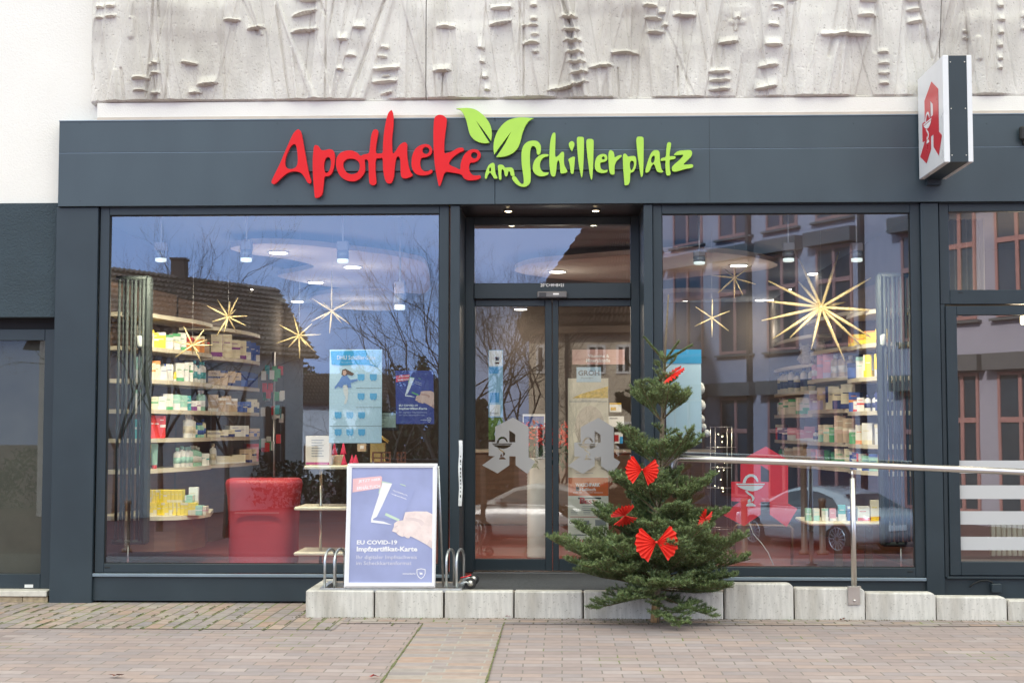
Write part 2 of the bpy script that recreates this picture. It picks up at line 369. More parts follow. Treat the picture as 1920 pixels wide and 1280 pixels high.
g = sheet('ground', -160, -200, 160, 60, -.004, STREET, 8, 104, lambda x, y: slope(x, y)); tag(g, kind='structure')
g = sheet('pavement', -14, -3.9, 14, .3, .0, PAV); tag(g, kind='structure')
kx0 = U(573, 1140, -.8)[0]
MOSS = mat('moss', (.17, .18, .08), rough=.95, var=.3, scale=40, bump=.8, bscale=200)
g = sheet('paved_strip', -14, -1.41, kx0+.3, .2, .004, OLDP); tag(g, kind='structure')
g = sheet('paved_kerb_row', kx0+.3, -1.08, 14, -.7, .004, OLDK); tag(g, kind='structure')
g = sheet('drain_band', -.965, -3.88, -.405, -1.08, .004, OLDB); tag(g, kind='structure')
b = MB()
for x in (-.965, -.405):       # mossy joints either side of the band
    y = -1.1
    while y > -3.8:
        L_ = random.uniform(.02, .16); wv = random.uniform(.002, .008)
        b.box(x-wv, y-L_, .0045, x+wv, y, .0075+random.random()*.003); y -= L_+random.uniform(-.01, .03)
for i in range(260):           # moss in the long joints of the strip by the window
    jx = -6+.105*random.randint(0, 46); y = random.uniform(-1.38, -.15); L_ = random.uniform(.02, .13); wv = random.uniform(.002, .006)
    b.box(jx-wv, y-L_, .0045, jx+wv, y, .008)
tag(b.build('moss', MOSS, origin=(0, 0, 0)), kind='stuff')
# ------------------------------------------------------------------ raised landing, kerb blocks
CONC = mat('pale_concrete', (.50, .49, .46), rough=.85, var=.12, scale=9, bump=.35, bscale=160, grime=.06)
CONCS = mat('streaked_concrete', (.67, .645, .61), rough=.85, var=.10, scale=11, bump=.35, bscale=120, stretch=(3.5, 3.5, .5), grime=.08, pits=.7, pscale=90)
JOINT = mat('dark_joint', (.05, .042, .03), rough=.95, var=.3, scale=30)
LANDP = brickmat('landing_pavers', (.26, .2, .18), (.33, .28, .25), (.11, .1, .09), .2, .1, .006, var=.5)
land = thing('landing', None, None, (0, 0, 0)); tag(land, kind='structure')
b = MB(); b.box(kx0+.05, -.70, .005, 1.158, .62, .178); b.build('landing_slab', LANDP, land)
b = MB(); xr = [1.16, 1.7, 2.2, 2.7, 3.2, 4.2, 9]; zr = [.135, .115, .085, .055, .035, .02, .01]
for i in range(6): b.add([(xr[i], -.70, zr[i]), (xr[i+1], -.70, zr[i+1]), (xr[i+1], .62, zr[i+1]), (xr[i], .62, zr[i])], [(0, 1, 2, 3)])
b.build('ramp_paving', LANDP, land)
bl = [(573, 700, 1108), (703, 830, 1108), (834, 962, 1108), (965, 1092, 1108), (1095, 1228, 1108), (1231, 1356, 1108), (1359, 1488, 1092),
      (1491, 1622, 1100), (1624, 1755, 1108), (1757, 1888, 1115), (1891, 2020, 1121), (2023, 2150, 1128)]
desc = ['with a free left end under the bicycle rack', 'beneath the poster stand', 'left of the middle of the door mat', 'right of the middle of the door mat',
        'just left of the fir trunk', 'behind the right side of the fir tree', 'first of the descending row, the tallest', 'carrying the handrail bracket',
        'first block right of the handrail post', 'below the small cable box', 'cut by the right edge of the picture', 'beyond the right edge of the picture']
for i, (a, c, top) in enumerate(bl):
    x0 = U(a, 1130, -.8)[0]; x1 = U(c, 1130, -.8)[0]; z1 = U(1053, top, -.8)[1]
    if i == 11: continue
    bb = MB(); rad = .035 if i >= 6 else .008
    prof = [(x0, .0), (x1, .0), (x1, z1-rad)]+[(x1-rad+rad*math.cos(t), z1-rad+rad*math.sin(t)) for t in (R(30), R(60), R(90))]+[(x0+.008, z1), (x0, z1-.008)]
    n = len(prof)
    # front arris chamfered
    ins = .010
    def shr(p, k): return (min(max(p[0], x0+k), x1-k), min(p[1], z1-k))
    ring = [[(shr(p, ins)[0], -.80, shr(p, ins)[1]) for p in prof], [(p[0], -.80+ins, p[1]) for p in prof], [(p[0], -.70, p[1]) for p in prof]]
    bb.add(ring[0], [tuple(range(n))])
    fs = []
    for j in (0, 1):
        for k in range(n):
            k2 = (k+1) % n; fs.append((j*n+k, (j+1)*n+k, (j+1)*n+k2, j*n+k2))
    fs.append(tuple(2*n+k for k in range(n))[::-1]); bb.add([v for r_ in ring for v in r_], fs)
    if i == 0: bb.box(x0, -.699, 0, x0+.10, -.02, z1-.001, .006)      # the run turns the corner back to the shopfront
    ob = bb.build('kerb_block', CONCS); tag(ob, 'pale concrete kerb block '+desc[i], 'kerb block', 'concrete blocks edging the landing')
b = MB(); b.box(kx0+.03, -.775, 0, 4.2, -.71, .085); tag(b.build('kerb_joint_bed', JOINT, origin=(0, 0, 0)), kind='structure')
MAT_ = mat('door_mat_carpet', (.085, .088, .098), rough=.95, var=.25, scale=60, bump=.8, bscale=300)
x0 = U(872, 1090, -.3)[0]; x1 = U(1250, 1090, -.3)[0]
b = MB(); b.box(x0, -.60, .179, x1, .585, .186, .003); tag(b.build('door_mat', MAT_), 'wide dark grey entrance mat lying before the sliding door', 'door mat')
b = MB(); rg = random.Random(9)     # grit, needles and crumbs swept against the kerb and under the fir
for i in range(900):
    if i < 520: x = rg.uniform(kx0-.1, 4.0); y = -.803-abs(rg.gauss(0, .022))
    else: x = .63+rg.gauss(0, .34); y = -.95+rg.gauss(0, .10); y = min(y, -.805)
    s = rg.uniform(.002, .006) if i < 520 else .0012; l = s if i < 520 else rg.uniform(.008, .014); a = rg.uniform(0, 3.14); ca, sa = math.cos(a), math.sin(a)
    b.m = 0 if i < 520 else 1
    b.add([(x-l*ca, y-l*sa, .0046), (x+s*sa, y-s*ca, .0046), (x+l*ca, y+l*sa, .0046), (x-s*sa, y+s*ca, .0046), (x, y, .005+s)], [(0, 1, 4), (1, 2, 4), (2, 3, 4), (3, 0, 4)])
tag(b.build('grit', [mat('kerb_grit', (.16, .13, .09), rough=.95, var=.4, scale=60), mat('dropped_needles', (.10, .09, .03), rough=.9)], origin=(0, 0, 0)), kind='stuff')
# ------------------------------------------------------------------ the building shell
shop = thing('shop_building', 'pharmacy shopfront with white upper wall, grey metal fascia, glass door and large windows', 'building', (0, 0, 0))
ZT = 9
fx0, fz0, fx1, fz1 = rect(110, 227, 1950, 383, -.06)
fz1 = 3.67; fz0 = 3.065
fz_top = U(960, 221, -.06)[1]; fz_bot = U(960, 382.5, -.06)[1]
b = MB(); b.box(-14, .05, fz_bot+.02, 14, .33, ZT); b.build('upper_wall', WHITEW, shop)
# ledges under the relief
b = MB(); lz0 = U(960, 219, .0)[1]; lz1 = U(960, 190, .0)[1]
b.box(U(186, 205, 0)[0], -.045, lz0+.008, 14, .0498, lz1); b.build('wall_ledge', WHITEW, shop)
b = MB(); b.box(U(186, 218, 0)[0], -.052, fz_top+.0, 14, .0495, lz0+.005); b.build('drip_strip', CREAMW, shop)
b = MB(); sx = U(928, 330, -.06)[0]; zs = U(960, 282, -.06)[1]; fl = U(110, 300, -.06)[0]
b.box(fl, -.06, zs+.0035, sx-.0015, .049, fz_top-.003, .002); b.box(sx+.0015, -.06, zs+.0035, 9, .049, fz_top-.003, .002)
b.box(fl, -.060, fz_bot, sx-.0015, .049, zs-.001, .002); b.box(sx+.0015, -.060, fz_bot, 9, .049, zs-.001, .002)
b.build('fascia', ANTF, shop)
b = MB(); b.box(fl, -.057, zs-.0008, 9, .04, zs+.0033); b.build('fascia_seam', TRIMM, shop)
for px in (150, 330, 520, 700, 880, 1060, 1240, 1420, 1600, 1850):        # small fixings along the metal
    for py in (232, 377): b = MB(); b.lathe([(.0035, .0), (.003, -.0025)], V3(px, py, -.0602), 8, 'y'); b.build('fixing_screw', ANT2, shop)
for px in (1330,):
    b = MB(); x_ = U(px, 250, -.06)[0]; b.box(x_-.001, -.0606, fz_bot, x_+.001, -.0598, fz_top-.004); b.build('panel_joint', SEAL, shop)
b = MB(); b.box(fl-.002, -.066, fz_top-.0028, 9, .048, fz_top+.004); b.build('fascia_cap', TRIMM, shop)
# left part: dark rendered wall with a recessed door
gx1 = U(106, 480, .0)[0]; gz1 = U(50, 381, .02)[1]; gz0 = U(50, 594, .02)[1]
b = MB(); b.box(-14, .02, gz0, gx1, .30, gz1); b.build('grey_wall', ANTR, shop)
b = MB(); zsill = U(40, 1106, .1)[1]; X1 = U(90, 900, .16)[0]
FD = .14
fr0 = U(-120, 640, FD)[0]; gl1 = U(80, 850, FD)[0]; gt = U(50, 638, FD)[1]; gb = U(50, 1076, FD)[1]; ft = U(50, 617, FD)[1]
b = MB(); b.box(gl1, FD, zsill+.01, gx1+.01, FD+.07, ft, .003); b.box(fr0, FD+.001, gt, gl1-.001, FD+.07, ft, .003); b.box(fr0, FD+.001, zsill+.01, gl1-.001, FD+.07, gb, .003)
df = b.build('side_door_frame', ANT2, shop)
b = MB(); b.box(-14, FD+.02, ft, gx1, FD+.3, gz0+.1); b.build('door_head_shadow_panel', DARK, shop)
b = MB(); b.add([(fr0, FD+.035, gb), (gl1, FD+.035, gb), (gl1, FD+.035, gt), (fr0, FD+.035, gt)], [(0, 1, 2, 3)]); b.build('pane', G_DARK, df)
SCREEN = mat('perforated_screen', (.115, .11, .09), rough=.6, var=.3, scale=2)
b = MB(); b.box(fr0-.3, FD+.10, gb-.1, gl1+.15, FD+.11, gt+.1); b.build('screen', SCREEN, df)
b = MB(); pbox(b, 46, 1095, 62, 1101, FD-.002, FD-.0005, 0); lb = b.build('door_label', WHITEP, df)
STONE = mat('sill_stone', (.62, .58, .52), rough=.8, var=.1, scale=20); TUFF = mat('yellow_stone', (.42, .33, .22), rough=.9, var=.25, scale=30, bump=.5)
b = MB(); b.box(-14, -.01, U(40, 1117.5, 0)[1], U(88, 1112, 0)[0], FD+.05, zsill+.008, .004); b.build('door_sill', STONE, shop)
b = MB()
for k in range(8): b.box(-4.2-.38*k, .008, 0, -4.2-.38*k+.374, FD+.05, U(40, 1118.5, 0)[1]); 
b.box(-4.2+.38, .008, 0, U(89, 1112, 0)[0], FD+.05, U(40, 1118.5, 0)[1]); b.build('stone_course', TUFF, shop)
# pillars
PTOP = fz_bot-.004
def pillar(pa, pb, y0=-.03, y1=.3, z0=0, name='pillar', m=None):
    x0 = (U(pa[0], 385, y0)[0]+U(pa[1], 1130, y0)[0])/2; x1 = (U(pb[0], 385, y0)[0]+U(pb[1], 1130, y0)[0])/2
    b = MB(); b.box(x0, y0, z0, x1, y1, PTOP, .004); b.build(name, m or ANT, shop); return x0, x1
PL = pillar((108.5, 89), (184.5, 171))
PM1 = pillar((844, 843.5), (861.5, 861.5), -.03, .62, .18)
PM2 = pillar((1208, 1209), (1225, 1226), -.03, .62, .18)
PR = pillar((1728, 1737), (1761, 1770.5))
# window units
def window(name, px0, py0, px1, py1, frame, Y=.0, dep=.07, gm=None, label=None, par=shop):
    """px.. = visible glass; frame = (left, top, right, bottom) widths in metres"""
    x0, z0, x1, z1 = rect(px0, py0, px1, py1, Y)
    l, t, r, bt = frame; b = MB()
    b.box(x0-l, Y, z0-bt, x0, Y+dep, z1+t, .003); b.box(x1, Y, z0-bt, x1+r, Y+dep, z1+t, .003)
    b.box(x0+.0005, Y, z1, x1-.0005, Y+dep, z1+t, .003); b.box(x0+.0005, Y, z0-bt, x1-.0005, Y+dep, z0, .003)
    fr = b.build(name, ANT2, par)
    s = MB(); e = .006
    s.box(x0, Y+.012, z0, x0+e, Y+.03, z1); s.box(x1-e, Y+.012, z0, x1, Y+.03, z1); s.box(x0+e, Y+.012, z1-e, x1-e, Y+.03, z1); s.box(x0+e, Y+.012, z0, x1-e, Y+.03, z0+e)
    s.build('seal', SEAL, fr)
    g_ = MB(); yy = Y+.03; g_.add([(x0-.005, yy, z0-.005), (x1+.005, yy, z0-.005), (x1+.005, yy, z1+.005), (x0-.005, yy, z1+.005)], [(0, 1, 2, 3)])
    g_.build('pane', gm or G_WIN, fr)
    return fr, (x0, z0, x1, z1)
W1, w1 = window('window', 205-5, 402, 826-3, 1057, (.072, .07, .075, .070), gm=G_WIN)
W2, w2 = window('window', 1243, 400, 1711.5, 1063, (.070, .068, .075, .070), gm=G_WIN)
for (wr, x0, x1) in ((w1, PL[1]-.0, PM1[0]), (w2, PM2[1], PR[0])):
    b = MB(); b.box(x0+.001, .002, .02, x1-.001, .25, wr[1]-.078); b.build('base_panel', ANT, shop)
    b = MB(); b.box(x0+.002, -.028, wr[1]-.098, x1-.002, .003, wr[1]-.074, .003); b.build('sill_trim', TRIMM, shop)
    b = MB(); b.box(x0+.001, .004, wr[3]+.069, x1-.001, .2, PTOP+.02); b.build('head_panel', ANT, shop)
for (px, py) in ((201, 1063), (1707, 1071)):
    b = MB(); x, z = U(px, py, 0); b.box(x-.022, -.004, z-.005, x+.022, .001, z+.005, .002); b.build('drain_cap', SEAL, shop)
# right hand units: fixed light over a sash
xa = PR[1]+.012
b = MB(); b.box(PR[1]+.0, .03, .1, PR[1]+.014, .1, PTOP); b.build('joint', SEAL, shop)
x0, z0, x1, z1 = rect(1779.5, 396, 2080, 543, .0); b = MB()
b.box(xa, 0, z0-.11, x0, .07, z1+.06, .003); b.box(x0+.001, 0, z1, x1, .07, z1+.06, .003); b.box(x0+.001, 0, z0-.11, x1, .07, z0, .003)
W3 = b.build('window', ANT2, shop)
b = MB(); b.add([(x0-.01, .03, z0-.01), (x1, .03, z0-.01), (x1, .03, z1+.01), (x0-.01, .03, z1+.01)], [(0, 1, 2, 3)]); b.build('pane', G_RIGHT, W3)
b = MB(); b.box(xa, .004, z1+.058, x1, .2, PTOP+.02); b.build('head_panel', ANT, shop)
b = MB(); pbox(b, 1797, 547.5, 1805, 549.5, -.003, .001); b.build('drain_slot', SEAL, W3)
X0, Z0, X1, Z1 = rect(1798, 590, 2080, 1053, -.012); zl0 = U(1850, 1078, -.012)[1]; b = MB()
b.box(xa+.035, -.012, zl0, X0, .07, z0-.125, .003); b.box(X0+.001, -.012, Z1, X1, .07, z0-.125, .003); b.box(X0+.001, -.012, zl0, X1, .07, Z0, .003)
W4 = b.build('window_sash', ANT2, shop)
b = MB(); b.box(xa, .004, zl0-.03, xa+.033, .1, z0-.111, .002); b.box(xa+.034, .004, zl0-.03, X1, .1, zl0-.004, .002); b.build('sash_frame', ANT, shop)
b = MB(); b.add([(X0-.01, .02, Z0-.01), (X1, .02, Z0-.01), (X1, .02, Z1+.01), (X0-.01, .02, Z1+.01)], [(0, 1, 2, 3)]); b.build('pane', G_RIGHT, W4)
FROST = film('frosted_film', (.66, .66, .68), .22)
b = MB()
for (a, c) in ((863, 887), (909.5, 935), (958, 983), (1006, 1031)): pbox(b, 1797, a, 2080, c, .016, .019)
b.build('frosted_stripes', FROST, W4)
b = MB(); b.box(PR[1], .012, 0, 9, .2, zl0-.031); b.build('base_panel', ANT, shop)
b = MB(); b.box(PR[1]+.02, -.02, zl0-.026, X1, .0115, zl0-.012, .002); b.build('sill_trim', ANT2, shop)
# cable box
t = thing('cable_box', 'small grey junction box with a curved cable low on the wall at right', 'junction box', V3(1868, 1108, .0))
b = MB(); pbox(b, 1860, 1094, 1879, 1111, -.045, .011, .006); b.build('box_housing', ANT, t)
b = MB(); b.tube([V3(p, q, -.015) for p, q in ((1818, 1100), (1826, 1093), (1838, 1088), (1850, 1087), (1858, 1090), (1864, 1095))], .006, 6); b.build('cable', SEAL, t)
# ------------------------------------------------------------------ entrance recess
DY = .60
rx0, rx1 = PM1[1], PM2[0]
b = MB(); b.box(rx0, -.02, PTOP-.03+.03, rx1, .9, PTOP+.3); b.build('soffit', mat('dark_soffit', (.030, .034, .038), rough=.35), shop)
jl = U(888.5, 800, DY)[0]; jr = U(1184, 800, DY)[0]
zt = U(1036, 421, DY)[1]; ztb = U(1036, 531, DY)[1]; zdt = U(1036, 560, DY)[1]; zf = .186
b = MB(); b.box(rx0-.0, DY, zf, jl, DY+.1, PTOP, .003); b.box(jr, DY, zf, rx1, DY+.1, PTOP, .003); b.box(jl+.001, DY, zt, jr-.001, DY+.1, PTOP, .003)
b.box(jl+.001, DY-.02, zdt, jr-.001, DY+.12, ztb, .004)
EF = b.build('entrance_frame', ANT2, shop)
b = MB(); b.add([(jl, DY+.03, ztb), (jr, DY+.03, ztb), (jr, DY+.03, zt), (jl, DY+.03, zt)], [(0, 1, 2, 3)]); b.build('pane', glass('transom_glass', (.70, .82, 1.0), (.8, .84, .84), 5.0), EF)
b = MB(); b.box(jl, DY-.05, zf, jr, DY+.12, zf+.006); b.build('threshold', STEEL, EF)
b = MB(); text(b, '20*C+M+B+21', 1013.5, 531, 1057, 537.5, DY-.0215, .02); b.build('chalk_text', WHITEI, EF)
SENS = mat('sensor_plastic', (.05, .05, .055), rough=.3)
t = thing('door_sensor', 'flat dark motion sensor above the sliding door', 'sensor', V3(1036, 552, DY-.05))
b = MB(); pbox(b, 1007, 546, 1063, 558, DY-.07, DY-.021, .008); b.build('housing', mat('sensor_grey', (.16, .16, .17), rough=.35), t)
b = MB(); pbox(b, 1011, 548.5, 1024, 556, DY-.0725, DY-.071); b.build('lens', SENS, t)
b = MB(); pbox(b, 1037, 549.5, 1048, 552.5, DY-.0725, DY-.0708); b.build('badge', WHITEI, t)
def leaf(gx0, gx1, fx0_, fx1_):
    Y = DY+.03
    x0, z0, x1, z1 = rect(gx0, 574, gx1, 1047.5, Y); a = U(fx0_, 800, Y)[0]; c = U(fx1_, 800, Y)[0]; zb = zf+.012; zt_ = zdt-.004
    b = MB(); b.box(a, Y, zb, x0, Y+.045, zt_, .003); b.box(x1, Y, zb, c, Y+.045, zt_, .003); b.box(x0+.0005, Y, z1, x1-.0005, Y+.045, zt_, .003); b.box(x0+.0005, Y, zb, x1-.0005, Y+.045, z0, .003)
    o = b.build('door_leaf', ANT2, shop)
    b = MB(); b.add([(x0-.005, Y+.02, z0-.005), (x1+.005, Y+.02, z0-.005), (x1+.005, Y+.02, z1+.005), (x0-.005, Y+.02, z1+.005)], [(0, 1, 2, 3)]); b.build('pane', G_DOOR, o)
    return o
LF1 = leaf(891, 1022, 887, 1035.2); LF2 = leaf(1047.5, 1184, 1036.2, 1188)
b = MB(); b.box(rx0+.0, DY+.1, 0, rx0-.3, DY+.2, PTOP); b.box(rx1, DY+.1, 0, rx1+.3, DY+.2, PTOP); 
# logos
LA = [(800, 50), (1112, 240), (1112, 850), (1245, 930), (1090, 1185), (852, 1010), (852, 830), (725, 830), (725, 1010), (490, 1172), (180, 1010), (405, 845), (440, 830), (310, 820), (310, 545), (440, 545), (440, 240)]
LH = [(725, 310), (845, 390), (845, 550), (725, 550)]
BOWL = [[(378, 572), (785, 572), (772, 592), (392, 592)],
        [(392, 603), (765, 603), (740, 635), (680, 665), (610, 682), (520, 668), (440, 635)],
        [(470, 566), (480, 520), (510, 470), (560, 440), (620, 440), (665, 470), (690, 520), (690, 550), (670, 545), (650, 510), (620, 480), (575, 475), (535, 500), (515, 540), (512, 566)],
        [(500, 676), (535, 676), (560, 700), (610, 730), (640, 775), (625, 812), (592, 835), (604, 790), (592, 752), (545, 725)],
        [(540, 838), (545, 800), (578, 785), (585, 838)],
        [(535, 855), (560, 845), (610, 845), (630, 862), (655, 880), (650, 892), (520, 892), (520, 878)]]
def logo(name, parent, ox, oy, s, sy, Y, m, bowl_m=None, mapf=None):
    """ox, oy: photo position of the mark's apex; s: photo px per tracing unit"""
    def cv(l): return [U(ox+(p[0]-800)*s, oy+(p[1]-50)*sy, Y) for p in l]
    b = MB()
    loops = [cv(LA), cv(LH)]
    if bowl_m is None: loops += [cv(l) for l in BOWL]
    b.poly(loops, Y, Y+.002)
    o = b.build(name, m, parent)
    if bowl_m:
        b = MB()
        for l in BOWL: b.poly([cv(l)], Y-.0015, Y-.0002)
        b.build(name+'_bowl', bowl_m, o if parent in (None,) else parent)
    return o
FG = film('frosted_logo_film', (.56, .54, .54), .18)
logo('frosted_logo', LF1, 962, 782, .0935, .0935, DY+.045, FG)
logo('frosted_logo', LF2, 1122, 783, .0925, .0935, DY+.045, FG)
logo('red_logo', W2, 1330+800/7.53, 830+50/7.53, 1/7.53, 1/7.53, .036, REDS, WHITEI)
# entrance downlights
GLOW = mat('lamp_glow_warm', (1, .9, .7), emit=(1, .78, .45), es=12)
GLOWW = mat('lamp_glow_white', (1, 1, 1), emit=(1, .93, .80), es=9)
for i, px in enumerate((953, 1117)):
    x = U(px, 398, .22)[0]
    t = thing('downlight', 'small lit recessed downlight in the dark soffit above the door, on the '+('left' if i == 0 else 'right'), 'ceiling light', (x, .22, PTOP-.001), 'pair of lit downlights in the entrance soffit')
    b = MB(); b.lathe([(.035, -.001), (.035, -.010), (.028, -.012), (.028, -.004)], (x, .22, PTOP-.001), 16); b.build('ring', STEEL, t)
    b = MB(); b.lathe([(.026, -.004), (.026, -.012), (.012, -.016)], (x, .22, PTOP-.001), 14); b.build('bulb', GLOW, t)
    ld = bpy.data.lights.new('downlight_lamp', 'SPOT'); ld.energy = 6; ld.spot_size = R(90); ld.color = (1, .8, .55); ld.shadow_soft_size = .03
    lo = bpy.data.objects.new('lamp_light', ld); COL.objects.link(lo); lo.parent = t; lo.location = (0, 0, -.03)
# paper strip on the jamb
b = MB(); X, Z = U(863, 825, -.033); X2, Z2 = U(863, 948, -.033)
vs = []; n = 12
for i in range(n+1):
    z = Z+(Z2-Z)*i/n; y = -.034-.004*math.sin(i*1.3); dx = .003*math.sin(i*.9)
    vs += [(X-.012+dx, y, z), (X+.016+dx, y-.002, z), (X-.012+dx, y+.0015, z), (X+.016+dx, y-.0005, z)]
fs = []
for i in range(n): q = 4*i; fs += [(q, q+4, q+5, q+1), (q+2, q+3, q+7, q+6), (q, q+2, q+6, q+4), (q+1, q+5, q+7, q+3)]
b.add(vs, fs); b.m = 1
for k in range(11): b.box(X-.001, -.0395, Z-.12-k*.03, X+.007, -.0385, Z-.12-k*.03-random.choice((.008, .016, .02)))
tag(b.build('paper_strip', [PAPER, BLACKI]), 'narrow white paper strip with upright writing hanging on the pillar beside the door', 'notice')
# ------------------------------------------------------------------ shop sign
YS = -.115
sign = thing('shop_sign', 'red and green brush-script pharmacy name with two leaves on the fascia', 'shop sign', V3(905, 350, YS))
def letter(name, m, ox, oy, sc, outer, holes=(), sm=4):
    b = MB(); b.poly([zl(outer, ox, oy, sc, YS, sm)]+[zl(h, ox, oy, sc, YS, sm) for h in holes], YS, YS+.03); return b.build(name, m, sign)
Z1_ = (500, 195, 6.738); Z2_ = (690, 195, 6.735); Z3_ = (850, 190, 7.113); Z4_ = (1060, 230, 7.68)
letter('letter', REDL, *Z1_, [(395, 322), (430, 350), (450, 430), (490, 650), (530, 860), (562, 975), (545, 1005), (515, 990), (480, 930), (430, 870), (350, 852), (270, 870), (190, 930), (110, 1005), (70, 1005), (62, 975), (100, 890), (160, 770), (220, 630), (290, 470), (340, 370)],
       [[(352, 508), (375, 540), (388, 620), (392, 720), (375, 790), (320, 822), (260, 812), (232, 765), (240, 680), (275, 590), (315, 525)]])
letter('letter', REDL, *Z1_, [(620, 520), (655, 535), (685, 580), (730, 585), (790, 572), (835, 585), (855, 620), (862, 700), (850, 800), (820, 880), (780, 910), (740, 915), (725, 950), (715, 1050), (700, 1140), (660, 1178), (615, 1185), (605, 1150), (592, 1000), (582, 850), (582, 700), (590, 590), (600, 535)],
       [[(775, 670), (800, 685), (812, 740), (805, 800), (785, 850), (755, 872), (732, 850), (722, 800), (728, 740), (745, 690)]])
q = 1279.7
letter('joined_letters', REDL, *Z2_, [(300, 80), (316, 120), (322, 200), (318, 300), (306, 400), (303, 500), (312, 620), (345, 600), (390, 530), (430, 495), (470, 485), (495, 515), (492, 600), (500, 700), (515, 790), (540, 860), (565, 900), (520, 928), (470, 940), (425, 925), (412, 860), (410, 780), (405, 700), (385, 662), (360, 680), (345, 740), (335, 820), (325, 920), (300, 990), (265, 1005), (230, 985), (205, 920), (190, 820), (183, 690), (150, 685), (110, 690), (97, 720), (93, 800), (98, 900), (105, 990), (85, 1022), (50, 1025), (20, 1000), (12, 930), (8, 830), (4, 735), (-12, 705), (-40, 705), (-38, 770), (1240-q, 850), (1200-q, 920), (1150-q, 960), (1090-q, 977), (1010-q, 965), (940-q, 920), (895-q, 850), (875-q, 760), (885-q, 680), (930-q, 620), (1000-q, 592), (1075-q, 590), (1140-q, 615), (1185-q, 655), (1220-q, 640), (1283-q, 625), (1298-q, 590), (1308-q, 500), (1320-q, 400), (1345-q, 335), (1380-q, 322), (1408-q, 345), (1400-q, 420), (1383-q, 520), (97, 600), (115, 626), (150, 625), (184, 612), (190, 500), (200, 380), (215, 280), (235, 180), (260, 110), (285, 85)],
       [[(1060-q, 690), (1120-q, 700), (1165-q, 740), (1175-q, 800), (1150-q, 860), (1100-q, 885), (1050-q, 885), (1000-q, 855), (970-q, 800), (970-q, 740), (1010-q, 700)]])
letter('letter', REDL, *Z2_, [(730, 508), (775, 520), (805, 560), (808, 610), (780, 650), (730, 672), (685, 680), (665, 700), (658, 760), (675, 820), (715, 850), (760, 848), (800, 830), (815, 850), (800, 875), (750, 895), (690, 902), (620, 890), (575, 850), (552, 790), (550, 720), (560, 650), (590, 580), (630, 540), (680, 515)],
       [[(730, 542), (765, 560), (775, 590), (760, 622), (728, 632), (695, 615), (687, 585), (700, 555)]])
letter('joined_letters', REDL, *Z2_, [(900, 138), (945, 145), (985, 175), (995, 210), (985, 300), (972, 400), (963, 500), (965, 615), (1000, 618), (1060, 600), (1120, 565), (1165, 553), (1205, 560), (1205, 590), (1160, 612), (1100, 650), (1050, 700), (1022, 752), (1050, 780), (1110, 805), (1162, 825), (1170, 760), (1190, 690), (1225, 630), (1270, 590), (1330, 572), (1390, 585), (1422, 630), (1415, 680), (1380, 720), (1330, 740), (1290, 745), (1275, 790), (1285, 850), (1320, 895), (1370, 905), (1410, 900), (1425, 925), (1400, 948), (1340, 962), (1260, 962), (1210, 935), (1175, 890), (1100, 872), (1020, 860), (980, 860), (955, 900), (930, 980), (905, 1035), (890, 1020), (875, 950), (855, 850), (840, 740), (830, 600), (825, 400), (830, 250), (840, 180), (865, 150)],
       [[(1340, 607), (1372, 620), (1382, 648), (1370, 680), (1340, 690), (1310, 675), (1300, 645), (1312, 618)]])
letter('leaf', GREENL, *Z3_, [(38, 97, 1), (110, 92), (200, 90), (290, 110), (370, 160), (440, 230), (490, 310), (512, 400), (510, 480), (502, 527, 1), (400, 385), (302, 258, 1), (385, 400), (482, 552, 1), (420, 560), (340, 545), (270, 505), (220, 440), (195, 350), (170, 250), (130, 160), (90, 115)])
letter('leaf', GREENL, *Z3_, [(1072, 228, 1), (1010, 262), (960, 330), (920, 430), (895, 530), (860, 620), (800, 685), (720, 725), (640, 742), (572, 742, 1), (675, 590), (772, 405, 1), (650, 565), (545, 710, 1), (535, 620), (545, 520), (580, 420), (640, 330), (720, 260), (820, 225), (920, 215)])
letter('letter', GREENL, *Z3_, [(520, 822), (548, 835), (555, 890), (563, 960), (588, 1018), (575, 1030), (545, 1028), (520, 990), (490, 950), (460, 985), (445, 1025), (425, 1030), (422, 985), (440, 920), (470, 855)], [[(492, 880), (503, 900), (500, 930), (487, 938), (477, 920), (480, 895)]])
letter('letter', GREENL, *Z3_, [(595, 860), (630, 845), (670, 858), (690, 885), (730, 882), (780, 885), (805, 920), (815, 990), (790, 998), (765, 985), (755, 940), (735, 935), (725, 980), (705, 1002), (685, 985), (675, 930), (650, 905), (640, 950), (640, 1035), (612, 1040), (603, 980), (597, 910)])
letter('letter', GREENL, *Z3_, [(1075, 525), (1130, 540), (1165, 590), (1168, 650), (1155, 700), (1130, 712), (1112, 690), (1108, 640), (1080, 600), (1045, 605), (1028, 650), (1022, 720), (1022, 820), (1030, 920), (1032, 1020), (1020, 1090), (970, 1135), (910, 1138), (850, 1110), (800, 1060), (782, 1015), (810, 1000), (840, 1015), (870, 1060), (905, 1100), (935, 1095), (938, 1040), (925, 940), (912, 840), (908, 740), (915, 650), (945, 580), (1000, 537)])
letter('letter', GREENL, *Z3_, [(1245, 705), (1270, 715), (1255, 735), (1215, 745), (1175, 780), (1155, 840), (1165, 905), (1200, 945), (1240, 950), (1270, 950), (1262, 975), (1215, 995), (1150, 998), (1095, 970), (1062, 920), (1062, 850), (1090, 780), (1140, 730), (1195, 708)])
letter('letter', GREENL, *Z3_, [(1350, 418), (1362, 440), (1362, 540), (1358, 650), (1362, 740), (1400, 725), (1440, 680), (1470, 678), (1478, 710), (1475, 790), (1485, 860), (1520, 935), (1480, 958), (1435, 960), (1425, 920), (1420, 850), (1410, 800), (1395, 790), (1382, 830), (1375, 900), (1360, 985), (1335, 1005), (1305, 985), (1290, 920), (1280, 820), (1282, 700), (1290, 560), (1310, 460), (1330, 425)])
